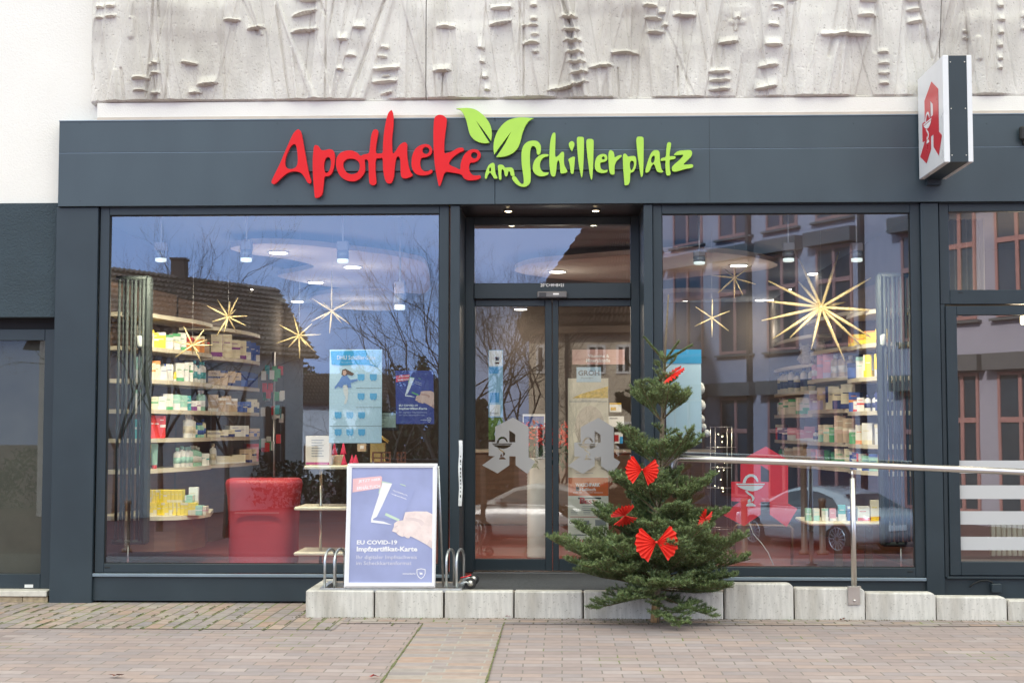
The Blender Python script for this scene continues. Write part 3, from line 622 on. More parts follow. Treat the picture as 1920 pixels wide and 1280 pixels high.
letter('letter_dot', GREENL, *Z3_, [(1580, 532), (1612, 555), (1610, 600), (1582, 668, 1), (1548, 610), (1542, 560)])
for pts, hl in (([(100, 495), (137, 500), (135, 560), (128, 640), (118, 720), (98, 738), (78, 720), (68, 640), (55, 570), (45, 530)], ()),
                ([(215, 205), (258, 212), (268, 250), (268, 400), (262, 560), (252, 720), (235, 790), (215, 720), (190, 580), (175, 420), (165, 260), (175, 212)], ()),
                ([(355, 235), (398, 245), (408, 290), (405, 450), (400, 620), (390, 780), (375, 820), (355, 760), (335, 620), (315, 460), (303, 300), (312, 245)], ()),
                ([(545, 452), (590, 465), (605, 510), (590, 550), (540, 570), (505, 580), (505, 630), (520, 670), (560, 685), (605, 680), (605, 705), (570, 722), (520, 725), (460, 705), (430, 660), (425, 590), (445, 510), (490, 465)], [[(548, 484), (568, 505), (560, 530), (535, 530), (525, 508)]]),
                ([(655, 398), (690, 420), (705, 465), (712, 500), (750, 480), (800, 468), (810, 485), (775, 520), (735, 560), (712, 620), (710, 690), (708, 735), (690, 748), (655, 740), (635, 700), (625, 600), (620, 480), (630, 415)], ()),
                ([(860, 448), (885, 465), (905, 490), (950, 482), (1000, 485), (1020, 520), (1022, 590), (1008, 660), (980, 705), (945, 720), (935, 740), (932, 800), (925, 860), (900, 895), (858, 900), (850, 850), (838, 720), (830, 580), (832, 470)], [[(960, 550), (985, 565), (988, 610), (970, 665), (948, 685), (932, 650), (930, 590), (940, 560)]]),
                ([(1075, 203), (1115, 210), (1128, 250), (1128, 420), (1125, 600), (1118, 740), (1100, 782), (1082, 740), (1060, 600), (1038, 430), (1023, 260), (1035, 210)], ()),
                ([(1300, 398), (1340, 405), (1358, 440), (1362, 530), (1375, 620), (1390, 680), (1410, 700), (1390, 718), (1340, 712), (1310, 680), (1290, 620), (1270, 598), (1240, 630), (1215, 690), (1180, 720), (1155, 712), (1155, 670), (1175, 600), (1200, 520), (1235, 440), (1270, 405)], [[(1280, 475), (1290, 500), (1282, 550), (1260, 582), (1238, 570), (1235, 530), (1250, 490)]]),
                ([(1500, 283), (1522, 298), (1520, 340), (1510, 400), (1502, 480), (1540, 482), (1585, 490), (1580, 520), (1540, 530), (1505, 540), (1502, 620), (1510, 700), (1515, 745), (1480, 762), (1455, 745), (1445, 680), (1440, 600), (1440, 548), (1380, 550), (1378, 520), (1410, 505), (1445, 490), (1455, 400), (1465, 310), (1480, 287)], ()),
                ([(1650, 405), (1730, 398), (1800, 398), (1825, 430), (1815, 480), (1770, 530), (1705, 600), (1760, 605), (1820, 600), (1843, 625), (1820, 650), (1740, 665), (1650, 690), (1580, 705), (1540, 690), (1538, 640), (1570, 600), (1640, 540), (1700, 470), (1640, 465), (1575, 468), (1568, 455), (1600, 425)], ())):
    letter('letter', GREENL, *Z4_, pts, hl)
b = MB(); pbox(b, 548, 298.5, 1292, 320, -.080, -.0605, .003); b.build('mounting_rail', ANTF, sign)
b = MB(); pbox(b, 802, 268, 985, 283, -.074, -.0605, .002); pbox(b, 905, 228, 985, 245, -.074, -.0605, .002); b.build('mounting_rail', ANTF, sign)
# ------------------------------------------------------------------ projecting sign (stands out at right angles)
YP1 = -.11
def dep(px, py, px2):   # depth at which the same wall-parallel x lands on px2
    pass
fx = U(1722, 240, YP1)[0]
# front of the box: same x on screen 1769
best = min((abs(U(1769, 200, -y/1000)[0]-fx), -y/1000) for y in range(200, 1500, 5))[1]
YP0 = best
xw = fx; xe = U(1823.5, 200, YP0)[0]
zt_ = U(1795, 103.5, YP0)[1]; zb_ = U(1800, 304, YP0)[1]
ps = thing('projecting_sign', 'white and grey double-sided pharmacy sign with a red letter A, projecting from the fascia', 'sign', ((xw+xe)/2, (YP0+YP1)/2, zb_))
b = MB(); wq = (xe-xw)
b.box(xw, YP0, zb_, xw+wq*.20, YP1, zt_, .004); b.box(xe-wq*.17, YP0, zb_, xe, YP1, zt_, .004); b.build('light_panel', mat('opal_sign_white', (.80, .81, .83), rough=.3, var=.02), ps)
b = MB(); b.box(xw+wq*.201, YP0+.004, zb_+.003, xe-wq*.171, YP1, zt_-.003); b.build('sign_housing', ANT, ps)
for z in (zt_-.05, (zt_+zb_)/2, zb_+.05):
    for x in (xw+wq*.27, xe-wq*.24): b = MB(); b.lathe([(.005, .0), (.004, -.003)], (x, YP0+.004, z), 8, 'y'); b.build('rivet', STEEL, ps)
b = MB(); b.box(xw+wq*.3, YP1, zb_-.04, xe-wq*.2, -.0605, zt_*1-.12); b.build('wall_bracket', ANT, ps)
def side_map(l, x):     # tracing units -> the sign's side face (front towards -Y = right of the mark)
    D = YP1-YP0; k = D/1290.0; H = zt_-zb_; kz = H*.86/1140.0
    out_ = []
    for p in l: out_.append((YP1-.07*D-(p[0]-180)*k*1.04, zt_-H*.15-(p[1]-50)*kz*.88))
    return [(x, y, z) for y, z in out_]
b = MB()
def sidepoly(loops, x, m):
    b.m = m; pl = [[(-(p[0]), p[1]) for p in [(v[1], v[2]) for v in side_map(l, x)]] for l in loops]
    b.poly(pl, x, x+.001, map3=lambda a, y, z: (y, -a, z))
sidepoly([LA, LH], xw-.0025, 0)
for l in BOWL: sidepoly([l], xw-.0045, 1)
b.build('letter_mark', [mat('sign_red', (.62, .025, .035), rough=.3), WHITEI], ps)
# lamp bit at the right edge
t = thing('wall_spotlight', 'black floodlight bracket on the fascia cut by the right picture edge', 'spotlight', V3(1922, 248, -.06))
b = MB(); pbox(b, 1913, 236, 1945, 262, -.12, -.08, .012); b.build('lamp_head', BLACKR, t)
b = MB(); pbox(b, 1919, 262, 1935, 270, -.10, -.0605, .004); b.build('bracket', BLACKR, t)
# ------------------------------------------------------------------ cast concrete relief (height field in photo-pixel units, 2 px cells)
CONR = mat('relief_concrete', (.73, .70, .655), rough=.95, var=.07, scale=9, bump=.55, bscale=110, stretch=(1, 1, .35), grime=.04, pits=.65, pscale=70)
def relief():
    st = 1.6
    xs = np.arange(172, 2040, st); ys = np.arange(-240, 187.5, st)
    X, Y = np.meshgrid(xs, ys); H = np.zeros_like(X)
    rng = np.random.RandomState(3)
    def sm(t): t = np.clip(t, 0, 1); return t*t*(3-2*t)
    # broad facets fanning from the top
    for i in range(110):
        x0 = rng.uniform(150, 2040); sl = rng.uniform(-.28, .28); wd = rng.uniform(1.6, 5)
        h = rng.choice((-1, 1))*rng.uniform(.006, .020); y0 = rng.uniform(-260, 120)
        d = (X-(x0+sl*(Y-187)))
        H += h*sm(d/wd+.5)*sm((Y-y0)/30+.5)-h*sm((d-rng.uniform(30, 130))/rng.uniform(15, 60)+.5)*sm((Y-y0)/30+.5)
    for i in range(150):
        x0 = rng.uniform(150, 2040); sl = rng.uniform(-.2, .2); wd = rng.uniform(1.0, 2.6); y0 = rng.uniform(-260, 60); L_ = rng.uniform(60, 250)
        d = np.abs(X-(x0+sl*(Y-187))); H += rng.uniform(-.012, .008)*np.exp(-(d/wd)**2)*sm((Y-y0)/20)*sm((y0+L_-Y)/20)
    def line(x0, y0, x1, y1, wd, h, w2=None):
        t = np.clip(((X-x0)*(x1-x0)+(Y-y0)*(y1-y0))/((x1-x0)**2+(y1-y0)**2), 0, 1)
        d = np.hypot(X-(x0+t*(x1-x0)), Y-(y0+t*(y1-y0))); return h*sm(1.3-d/(wd+((w2 or wd)-wd)*t))
    def shelf(cx, cy, w, hh, tilt=0., h=.035, sharp=.9):
        u = (X-cx)/(w/2); v = (Y-(cy+tilt*(X-cx)))+hh*.10*u*u
        lens = np.clip(1-u*u, 0, 1)**.7
        up = np.clip((v+hh)/hh, 0, 1)**1.6           # rises towards the lower lip
        dn = 1-sm(v/sharp)
        return h*lens*up*dn
    def ball(cx, cy, w, hh, h=.022):
        r = ((X-cx)/(w/2))**2+((Y-cy)/(hh/2))**2; return h*np.sqrt(np.clip(1-r, 0, 1))
    A = np.zeros_like(X)
    def mxm(Z):
        nonlocal A; A = np.maximum(A, Z)
    for a in [(188, 6, 14, 9), (207, 4, 18, 9), (188, 28, 14, 5), (209, 25, 20, 6, -.15), (437, 36, 30, 6), (481, 51, 30, 7, -.15), (268, 144, 30, 7), (268, 167, 24, 6), (359, 116, 28, 6, .12),
              (293, 117, 20, 6), (295, 136, 22, 6), (297, 173, 20, 7), (392, 153, 38, 16, -.1), (370, 170, 24, 12), (573, 25, 44, 8, -.25), (573, 58, 46, 8, -.12), (582, 1, 36, 7),
              (675, 49, 24, 16), (645, 73, 20, 14), (660, 103, 18, 12), (640, 129, 12, 10), (722, 87, 15, 8, .15), (718, 104, 17, 7, .15), (726, 127, 48, 10), (724, 141, 16, 6), (722, 151, 46, 11), (725, 173, 22, 9, -.2),
              (837, 53, 34, 10), (830, 134, 32, 13), (940, 17, 38, 9, -.06), (938, 45, 40, 9, -.2), (903, 88, 14, 24), (905, 117, 10, 12), (910, 144, 12, 16), (914, 168, 11, 14),
              (1001, 15, 14, 10), (1001, 41, 14, 8), (1000, 53, 18, 7), (1003, 71, 14, 7), (996, 86, 30, 8), (1004, 103, 13, 8), (983, 53, 8, 5),
              (1066, 36, 32, 9), (1070, 60, 32, 8), (1073, 80, 33, 9), (1077, 101, 32, 8), (1080, 119, 34, 8), (1085, 139, 34, 8, -.1), (1065, 164, 72, 10, -.24),
              (1172, 101, 50, 8), (1127, 128, 44, 8, -.1), (1219, 14, 26, 7, .1), (1225, 37, 30, 7, .1), (1229, 63, 32, 7, .05), (1283, 33, 42, 9), (1241, 26, 14, 12), (1246, 51, 12, 9),
              (1365, 83, 36, 12, -.08), (1348, 138, 38, 9, -.03), (1348, 154, 38, 9, -.05), (1348, 171, 38, 10, -.05), (1382, 38, 13, 12), (1457, 19, 22, 10, .1), (1449, 55, 20, 9, .1), (1448, 90, 33, 16), (1439, 128, 36, 14, -.12), (1434, 167, 40, 18, -.15),
              (1585, 73, 90, 9), (1628, 8, 32, 12), (1625, 36, 34, 14), (1654, 105, 20, 9), (1655, 126, 20, 9), (1655, 144, 20, 10), (1655, 163, 18, 9), (1711, 8, 26, 10), (1713, 27, 26, 9, -.05), (1716, 47, 28, 14, -.1),
              (1806, 71, 9, 5, .2), (1807, 83, 9, 5, .2), (1877, 19, 12, 13), (1877, 45, 14, 17), (1875, 70, 12, 15), (1873, 94, 11, 14), (1872, 118, 11, 14), (1871, 136, 10, 14), (1924, 40, 16, 12), (1922, 64, 14, 8)]:
        cx, cy, w_, h_ = a[:4]; tl = a[4] if len(a) > 4 else 0
        mxm(shelf(cx, cy+h_*.3, w_*1.1, h_*1.2, tl, .085 if w_ > 24 else .06))
    for (x, y) in ((399, 8), (397, 20), (394, 35), (392, 49), (391, 62), (388, 76), (386, 89), (383, 108)):   # row of dimples
        A = A-.020*np.clip(1-((X-x)/8)**2-((Y-y)/4.5)**2, 0, 1)**.5
    for i in range(60):        # the same language above the picture's top edge
        x = rng.uniform(180, 2030); y0 = rng.uniform(-235, -30)
        for k in range(rng.randint(1, 5)): mxm(shelf(x+k*rng.uniform(-3, 3), y0+k*20, rng.uniform(12, 45), rng.uniform(6, 14), rng.uniform(-.15, .15)))
    for a in [(520, 0, 592, 187, 4, .016, 7), (548, 90, 560, 187, 3, .012), (720, 0, 655, 187, 2.5, -.016, 4), (732, 0, 678, 187, 7, .014), (1052, 0, 1075, 60, 3, -.018), (1064, 0, 1098, 187, 3.4, .022, 5), (1050, 0, 1078, 187, 3, .016, 5),
              (983, 0, 982, 187, 1.8, -.010), (1250, 60, 1300, 187, 3, -.008), (1270, 130, 1272, 187, 2, -.012), (1578, 0, 1556, 110, 6, -.012), (1590, 0, 1572, 187, 4, .016), (1567, 90, 1545, 187, 6, .012), (1640, 0, 1642, 100, 8, -.01),
              (1720, 0, 1750, 115, 3, -.014), (1830, 85, 1832, 120, 6, .016), (1122, 130, 1125, 187, 5, .012), (1142, 130, 1145, 187, 6, .016), (1158, 130, 1160, 187, 2, -.01), (840, 0, 842, 48, 6, .012), (832, 140, 830, 187, 1.6, -.012),
              (293, 110, 292, 187, 1.6, .012), (302, 110, 303, 187, 1.6, .010), (250, 0, 247, 30, 3, .01), (250, 34, 249, 64, 7, .014), (218, 130, 222, 187, 5, .010), (230, 125, 238, 187, 3, -.01), (300, 0, 302, 30, 2, -.012), (372, 170, 376, 187, 3, .01),
              (1382, 40, 1380, 62, 2, .018), (1372, 47, 1393, 47, 6, .010), (1365, 25, 1398, 25, 12, .006), (456, 0, 484, 62, 3, -.008), (470, 0, 492, 62, 3, .010), (600, 0, 612, 30, 3, -.01), (614, 0, 612, 187, 2, -.010), (1010, 0, 1012, 110, 9, .005), (310, 0, 318, 187, 9, -.006), (334, 0, 326, 187, 8, .008),
              (1200, 0, 1232, 187, 9, .008), (1440, 0, 1400, 187, 9, .007), (1500, 0, 1498, 187, 12, .006), (1690, 0, 1700, 187, 12, .008), (885, 0, 905, 187, 10, .008), (960, 50, 962, 187, 10, .006), (1330, 0, 1340, 130, 5, .010), (1355, 100, 1352, 187, 10, .008)]:
        A = A+line(*a[:4], a[4], a[5]*1.5, a[6] if len(a) > 6 else None)
    H = H+A
    # rough grain
    def grain(cell, amp, sx=1., sy=1.):
        nx_ = int((xs[-1]-xs[0])/cell/sx)+3; ny_ = int((ys[-1]-ys[0])/cell/sy)+3
        G = rng.randn(ny_, nx_); fx_ = (X-xs[0])/(cell*sx); fy_ = (Y-ys[0])/(cell*sy)
        i = fx_.astype(int); j = fy_.astype(int); u = fx_-i; v = fy_-j; u = u*u*(3-2*u); v = v*v*(3-2*v)
        return amp*((G[j, i]*(1-u)+G[j, i+1]*u)*(1-v)+(G[j+1, i]*(1-u)+G[j+1, i+1]*u)*v)
    H += grain(40, .004, 1, 3)+grain(10, .0010, 1, 2)+grain(2.2, .0007)*sm((Y-100)/80+.6)+grain(5, .0006, 1, 12)
    for i in range(420):       # air holes
        cx, cy, r_ = rng.uniform(172, 1960), rng.uniform(-5, 187), rng.uniform(.8, 1.7)
        i0, i1 = int((cx-172)/st)-2, int((cx-172)/st)+4; j0, j1 = int((cy+240)/st)-2, int((cy+240)/st)+4
        if i0 < 0 or j0 < 0: continue
        sl = (slice(j0, j1), slice(i0, i1)); H[sl] -= .006*np.exp(-(((X[sl]-cx)**2+(Y[sl]-cy)**2)/r_**2))
    edge = sm((187-Y)/3)*sm((X-172)/3); H = (H+.02)*edge-.01*(1-edge)
    low = 187+grain(12, .9)[0]
    cols = [(172, 799.5), (799.7, 1764.5), (1764.7, 2040)]
    names = ['weathered concrete relief panel with a row of dimples, leftmost over the fascia', 'widest concrete relief panel with a ladder motif, above the shop name', 'concrete relief panel with a string of knobs above the projecting sign']
    a0 = U(0, 0, 0); sxm = (U(1100, 100, 0)[0]-U(1000, 100, 0)[0])/100
    for (c0, c1), nm in zip(cols, names):
        sel = np.where((xs >= c0) & (xs <= c1))[0]; nx_ = len(sel); ny_ = len(ys)
        XX = np.array([U(x, 100, -.03)[0] for x in xs[sel]]); ZZ = np.array([U(960, y, -.03)[1] for y in ys])
        ZZ = ZZ+0; Vx = np.tile(XX, (ny_, 1)); Vz = np.tile(ZZ[:, None], (1, nx_))
        Vy = -.045-H[:, sel]
        V = np.stack([Vx, Vy, Vz], -1).reshape(-1, 3)
        idx = np.arange(nx_*ny_).reshape(ny_, nx_)
        Q = np.stack([idx[:-1, :-1], idx[1:, :-1], idx[1:, 1:], idx[:-1, 1:]], -1).reshape(-1, 4)
        # skirt back to the wall
        ring = np.concatenate([idx[:, 0], idx[-1, 1:], idx[::-1, -1][1:], idx[0, ::-1][1:-1]])
        back = V[ring].copy(); back[:, 1] = .049; nb = len(V); V = np.concatenate([V, back]); m_ = len(ring); k = np.arange(m_); k2 = (k+1) % m_
        Q2 = np.stack([ring[k], nb+k, nb+k2, ring[k2]], -1); Q = np.concatenate([Q, Q2])
        org = np.array([V[:, 0].mean(), 0, V[:, 2].min()]); V = V-org
        me = bpy.data.meshes.new('concrete_relief'); me.vertices.add(len(V)); me.vertices.foreach_set('co', V.astype(np.float32).ravel())
        me.loops.add(Q.size); me.loops.foreach_set('vertex_index', Q.astype(np.int32).ravel()); me.polygons.add(len(Q))
        me.polygons.foreach_set('loop_start', np.arange(0, Q.size, 4, dtype=np.int32)); me.polygons.foreach_set('loop_total', np.full(len(Q), 4, dtype=np.int32))
        me.update(calc_edges=True); me.validate(); me.materials.append(CONR)
        me.polygons.foreach_set('use_smooth', [False]*len(Q))
        o = bpy.data.objects.new('concrete_relief', me); COL.objects.link(o); o.location = org
        tag(o, nm, 'relief panel', 'concrete relief panels')
relief()
# ------------------------------------------------------------------ printed poster (two sizes)
def poster_print(parent, mp, tone, name='print', sc=1.0):
    """mp(x, y, k): tracing position (600 x 860 units) lifted k layers -> world"""
    def c(rgb): return tuple(v*(1-tone)+w_*tone for v, w_ in zip(rgb, (.54, .59, .84) if rgb[0] < .1 or tone < .3 else (.86, .82, .86)))
    key = 'w' if tone > .1 else 'd'
    mats = [mat('poster_blue_'+key, c((.028, .038, .26)), rough=.35, var=.12, scale=4), mat('poster_red_'+key, c((.75, .05, .06)), rough=.35), mat('poster_white_'+key, c((.82, .84, .88)), rough=.35, var=.01),
            mat('poster_card_'+key, c((.045, .06, .32)), rough=.3), mat('poster_green_'+key, c((.18, .55, .14)), rough=.35), mat('poster_skin_'+key, c((.78, .50, .40)), rough=.4, var=.1, scale=20), mat('poster_skin_shade_'+key, c((.55, .30, .24)), rough=.4),
            mat('poster_pale_'+key, c((.42, .45, .65)), rough=.35)]
    b = MB()
    def P(m, pts, k=1):
        b.m = m; n0 = len(b.v)
        tr = tessellate_polygon([[Vector((p[0], p[1], 0)) for p in pts]]); fs = []
        for t in tr:
            a, d, e = (pts[i] for i in t); cr_ = (d[0]-a[0])*(e[1]-a[1])-(d[1]-a[1])*(e[0]-a[0])
            fs.append(tuple(t) if cr_ < 0 else tuple(t)[::-1])
        b.add([mp(p[0], p[1], k) for p in pts], fs)
    def Tx(m, s, x0, y0, x1, y1, k=3, bold=0, slope=0, skew=0):
        b.m = m; vs, fs = text_geo(s, bold); xs = [v[0] for v in vs]; ys = [v[1] for v in vs]; a, b_, c_, d = min(xs), max(xs), min(ys), max(ys)
        b.add([mp(x0+(v[0]-a)/(b_-a)*(x1-x0)+skew*(v[1]-c_)/(d-c_)*(y1-y0), y1-(v[1]-c_)/(d-c_)*(y1-y0)+slope*(v[0]-a)/(b_-a)*(x1-x0), k) for v in vs], fs)
    P(0, [(0, 0), (600, 0), (600, 861), (0, 861)], 0)
    P(1, [(8, 82), (215, 62), (224, 70), (224, 152), (8, 186)], 1)
    Tx(2, 'JETZT HIER', 50, 92, 215, 118, 2, .03, -.10); Tx(2, 'ERHÄLTLICH', 40, 138, 212, 168, 2, .03, -.10)
    P(4, [(220, 100), (300, 118), (212, 190), (200, 195)], 1)
    P(2, [(228, 112), (300, 122), (195, 368), (165, 385), (165, 395), (240, 405), (305, 430), (150, 412), (150, 385), (208, 190)], 2)
    P(3, [(308, 118), (470, 172), (370, 402), (190, 372)], 3)
    P(4, [(360, 120), (398, 132), (402, 142), (360, 126)], 4); P(4, [(258, 340), (360, 388), (352, 404), (250, 358)], 4)
    Tx(2, 'EU COVID-19', 318, 165, 420, 180, 4, .03, .36, -.9); Tx(2, 'Impfzertifikat', 306, 190, 415, 206, 4, .03, .36, -.9)
    P(5, [(305, 478), (318, 446), (320, 420), (340, 402), (385, 395), (400, 335), (470, 328), (560, 330), (603, 352), (603, 612), (560, 580), (500, 545), (440, 515), (432, 530), (415, 530), (395, 515), (380, 520), (350, 505), (335, 488)], 5)
    P(6, [(400, 372), (470, 378), (520, 392), (545, 420), (520, 440), (500, 412), (460, 398), (405, 395)], 6)
    P(6, [(335, 486), (352, 470), (356, 474), (344, 492)], 6); P(6, [(384, 506), (392, 488), (397, 492), (392, 512)], 6); P(6, [(320, 446), (345, 432), (352, 438), (330, 452)], 6)
    P(6, [(560, 580), (603, 612), (603, 560), (580, 540)], 6)
    Tx(2, 'EU COVID-19', 50, 545, 345, 578, 3, .035); Tx(2, 'Impfzertifikat-Karte', 50, 592, 492, 640, 3, .035)
    Tx(7, 'Ihr digitaler Impfnachweis', 50, 657, 488, 694, 3, .006); Tx(7, 'im Scheckkartenformat', 50, 702, 450, 730, 3, .006)
    Tx(2, 'immunkarte', 388, 787, 480, 801, 3, .015)
    sh = [(488, 762), (520, 755), (552, 762), (552, 795), (540, 820), (520, 836), (500, 820), (488, 795)]; cxx, cyy = 520, 793
    inn = [((p[0]-cxx)*.84+cxx, (p[1]-cyy)*.84+cyy) for p in sh]
    b.m = 2
    for i in range(8): P(2, [sh[i], sh[(i+1) % 8], inn[(i+1) % 8], inn[i]], 3)
    P(2, [(508, 785), (530, 788), (532, 800), (512, 802)], 3)
    return b.build(name, mats, parent)
# ------------------------------------------------------------------ poster stand on the landing edge
YB, YT = -.775, -.70        # leans back slightly
def st(px, py):
    t = (1101-py)/(1101-868.0); Y = YB+(YT-YB)*t; return V3(px, py, Y)
PLASTIC = mat('white_frame_alu', (.82, .82, .85), rough=.25, metal=.0, var=.02, spec=.7)
o = thing('poster_stand', 'white-framed pavement poster stand with a glare-washed blue vaccination card poster on the landing edge', 'poster stand', st(733, 1101))
cA, cB, cC, cD = st(652.5, 868.5), st(820.5, 868.5), st(816, 1100.5), st(645, 1100.5)
iA, iB, iC, iD = st(660, 876.5), st(811.5, 876.5), st(810, 1091.5), st(654, 1091.5)
b = MB(); nrm = (cB-cA).cross(cD-cA).normalized(); nrm = nrm if nrm.y < 0 else -nrm
fr = lambda v, k: v+nrm*k
O_ = [cA, cB, cC, cD]; I_ = [iA, iB, iC, iD]; vs = []
for i in range(4): vs += [fr(O_[i], .002), fr(O_[i]*.6+I_[i]*.4, .010), fr(I_[i], .004), fr(I_[i], -.006), fr(O_[i], -.02)]
fs = []
for i in range(4):
    a = 5*i; c = 5*((i+1) % 4)
    for k in range(4): fs.append((a+k, a+k+1, c+k+1, c+k))
b.add(vs, fs); b.build('frame', PLASTIC, o)
b = MB(); b.add([fr(v, -.008) for v in O_]+[fr(v, -.02) for v in O_], [(0, 1, 2, 3), (7, 6, 5, 4), (0, 4, 5, 1), (1, 5, 6, 2), (2, 6, 7, 3), (3, 7, 4, 0)]); b.build('backing_board', GREYI, o)
def mpA(x, y, k):
    u = (x)/600; v = y/861
    p = (iA*(1-u)+iB*u)*(1-v)+(iD*(1-u)+iC*u)*v
    wv = .0025*math.sin(u*7+v*5)*math.sin(v*9+1)*0
    return p+nrm*(-.005+.0006*k+wv)
poster_print(o, mpA, .58)  # pale glare of the plastic cover is mixed into the print colours
for (p, q_) in ((cB, cC), (cA, cD)):
    s_ = 1 if p is cB else -1; b = MB()
    b.tube([p+Vector((s_*.004, .02, -.02)), Vector((q_.x+s_*.03, q_.y+.34, .19))], .008, 6)
    b.build('rear_leg', GALV, o)
b = MB(); bx = st(820, 876); b.box(bx.x-.002, bx.y-.01, bx.z-.008, bx.x+.014, bx.y+.01, bx.z-.002); b.build('clip', STEEL, o)
# ------------------------------------------------------------------ bicycle rack with castors
zb = .180
o = thing('bicycle_rack', 'low galvanised bicycle rack with upright hoops either side of the poster stand', 'bicycle rack', (U(733, 1100, -.6)[0], -.6, zb))
b = MB(); xa_, xb_ = U(600, 1105, -.755)[0], U(866, 1105, -.755)[0]
b.box(xa_, -.765, zb, xb_, -.757, zb+.03); b.box(xa_, -.7568, zb, xb_, -.72, zb+.004)
b.box(xa_+.02, -.43, zb, xb_-.0, -.422, zb+.03); b.box(xa_+.02, -.4215, zb, xb_, -.39, zb+.004); b.build('base_rail', GALV, o)
for x in (xa_, xb_-.035): b = MB(); b.add([(x, -.76, zb+.03), (x+.035, -.76, zb+.03), (x+.045, -.43, zb+.045), (x+.01, -.43, zb+.045)], [(0, 1, 2, 3)]); b.box(x, -.756, zb+.004, x+.03, -.43, zb+.028); b.build('end_bar', GALV, o)
for px in (611, 629, 838, 857):
    xx = U(px, 1060, -.7)[0]; lean = .035
    pts = [Vector((xx, -.745, zb+.02)), Vector((xx, -.745, zb+.22))]
    for k in range(1, 8):
        a = math.pi*k/8; pts.append(Vector((xx+lean*(.5-.5*math.cos(a)), -.745+.13*(1-math.cos(a)), zb+.22+.075*math.sin(a))))
    pts += [Vector((xx+lean, -.485, zb+.22)), Vector((xx+lean, -.485, zb+.02))]
    b = MB(); b.tube(pts, .0095, 10); b.build('hoop', GALV, o)
x_, z_ = U(884, 1090, -.62)
for k, (px, py, yy) in enumerate(((882, 1093, -.68), (888, 1085, -.50))):
    c = V3(px, py, yy); b = MB()
    b.lathe([(.038, -.012), (.041, -.010), (.041, .010), (.038, .012)], c, 24, 'y')
    wh = b.build('castor_wheel', BLACKR, o)
    b = MB(); b.lathe([(.022, -.0135), (.022, .0135)], c, 16, 'y'); b.tube([c+Vector((0, -.02, 0)), c+Vector((0, .02, 0))], .005, 8)
    b.build('hub', STEEL, wh)
    b = MB(); b.tube([c+Vector((-.002, -.018, 0)), c+Vector((-.03, -.02, .012)), c+Vector((-.075, -.02, -.005))], .007, 6); b.tube([c+Vector((-.002, .018, 0)), c+Vector((-.03, .02, .012)), c+Vector((-.075, .02, -.005))], .007, 6)
    b.build('castor_arm', GALV, o)
b = MB(); c = V3(876, 1080, -.6); b.tube([c+Vector((-.05, 0, -.01)), c, c+Vector((.03, 0, .012))], .004, 6); b.build('red_lever', REDS, o)
# ------------------------------------------------------------------ handrail
o = thing('handrail', 'brushed steel ramp handrail with a round tube and one visible post', 'handrail', V3(1600, 1100, -.83))
b = MB(); p0 = V3(1272, 858.5, -.81); p1 = V3(1500, 866.5, -.81); dr = (V3(1920, 885.5, -.81)-p0).normalized()
top = [p0+Vector((-.02, .01, -.28)), p0+Vector((-.035, .005, -.06)), p0+Vector((-.02, 0, -.015)), p0, p1, p0+dr*4.5]
b.tube(top, .0235, 16); b.build('rail_tube', STEEL, o)
pt = V3(1600, 877, -.81)
b = MB(); zc = U(1600, 896, -.83)[1]; zbm = U(1600, 1099, -.83)[1]; xx = U(1600, 1000, -.83)[0]
b.tube([(xx, -.81, pt.z-.01), (xx, -.82, zc)], .009, 10); b.tube([(xx, -.83, zc), (xx, -.83, zbm)], .0195, 16); b.build('post', STEEL, o)
b = MB(); pbox(b, 1589.5, 1099, 1613, 1133.5, -.815, -.8005, .004); b.lathe([(.008, -.02), (.010, -.014), (.010, -.012)], V3(1601.5, 1125, -.803), 10, 'y'); x0, z0, x1, z1 = rect(1589.5, 1099, 1613, 1133, -.815)
b.box(x0, -.85, z1-.003, x1, -.802, z1+.004, .001); b.build('fixing_plate', STEEL, o)
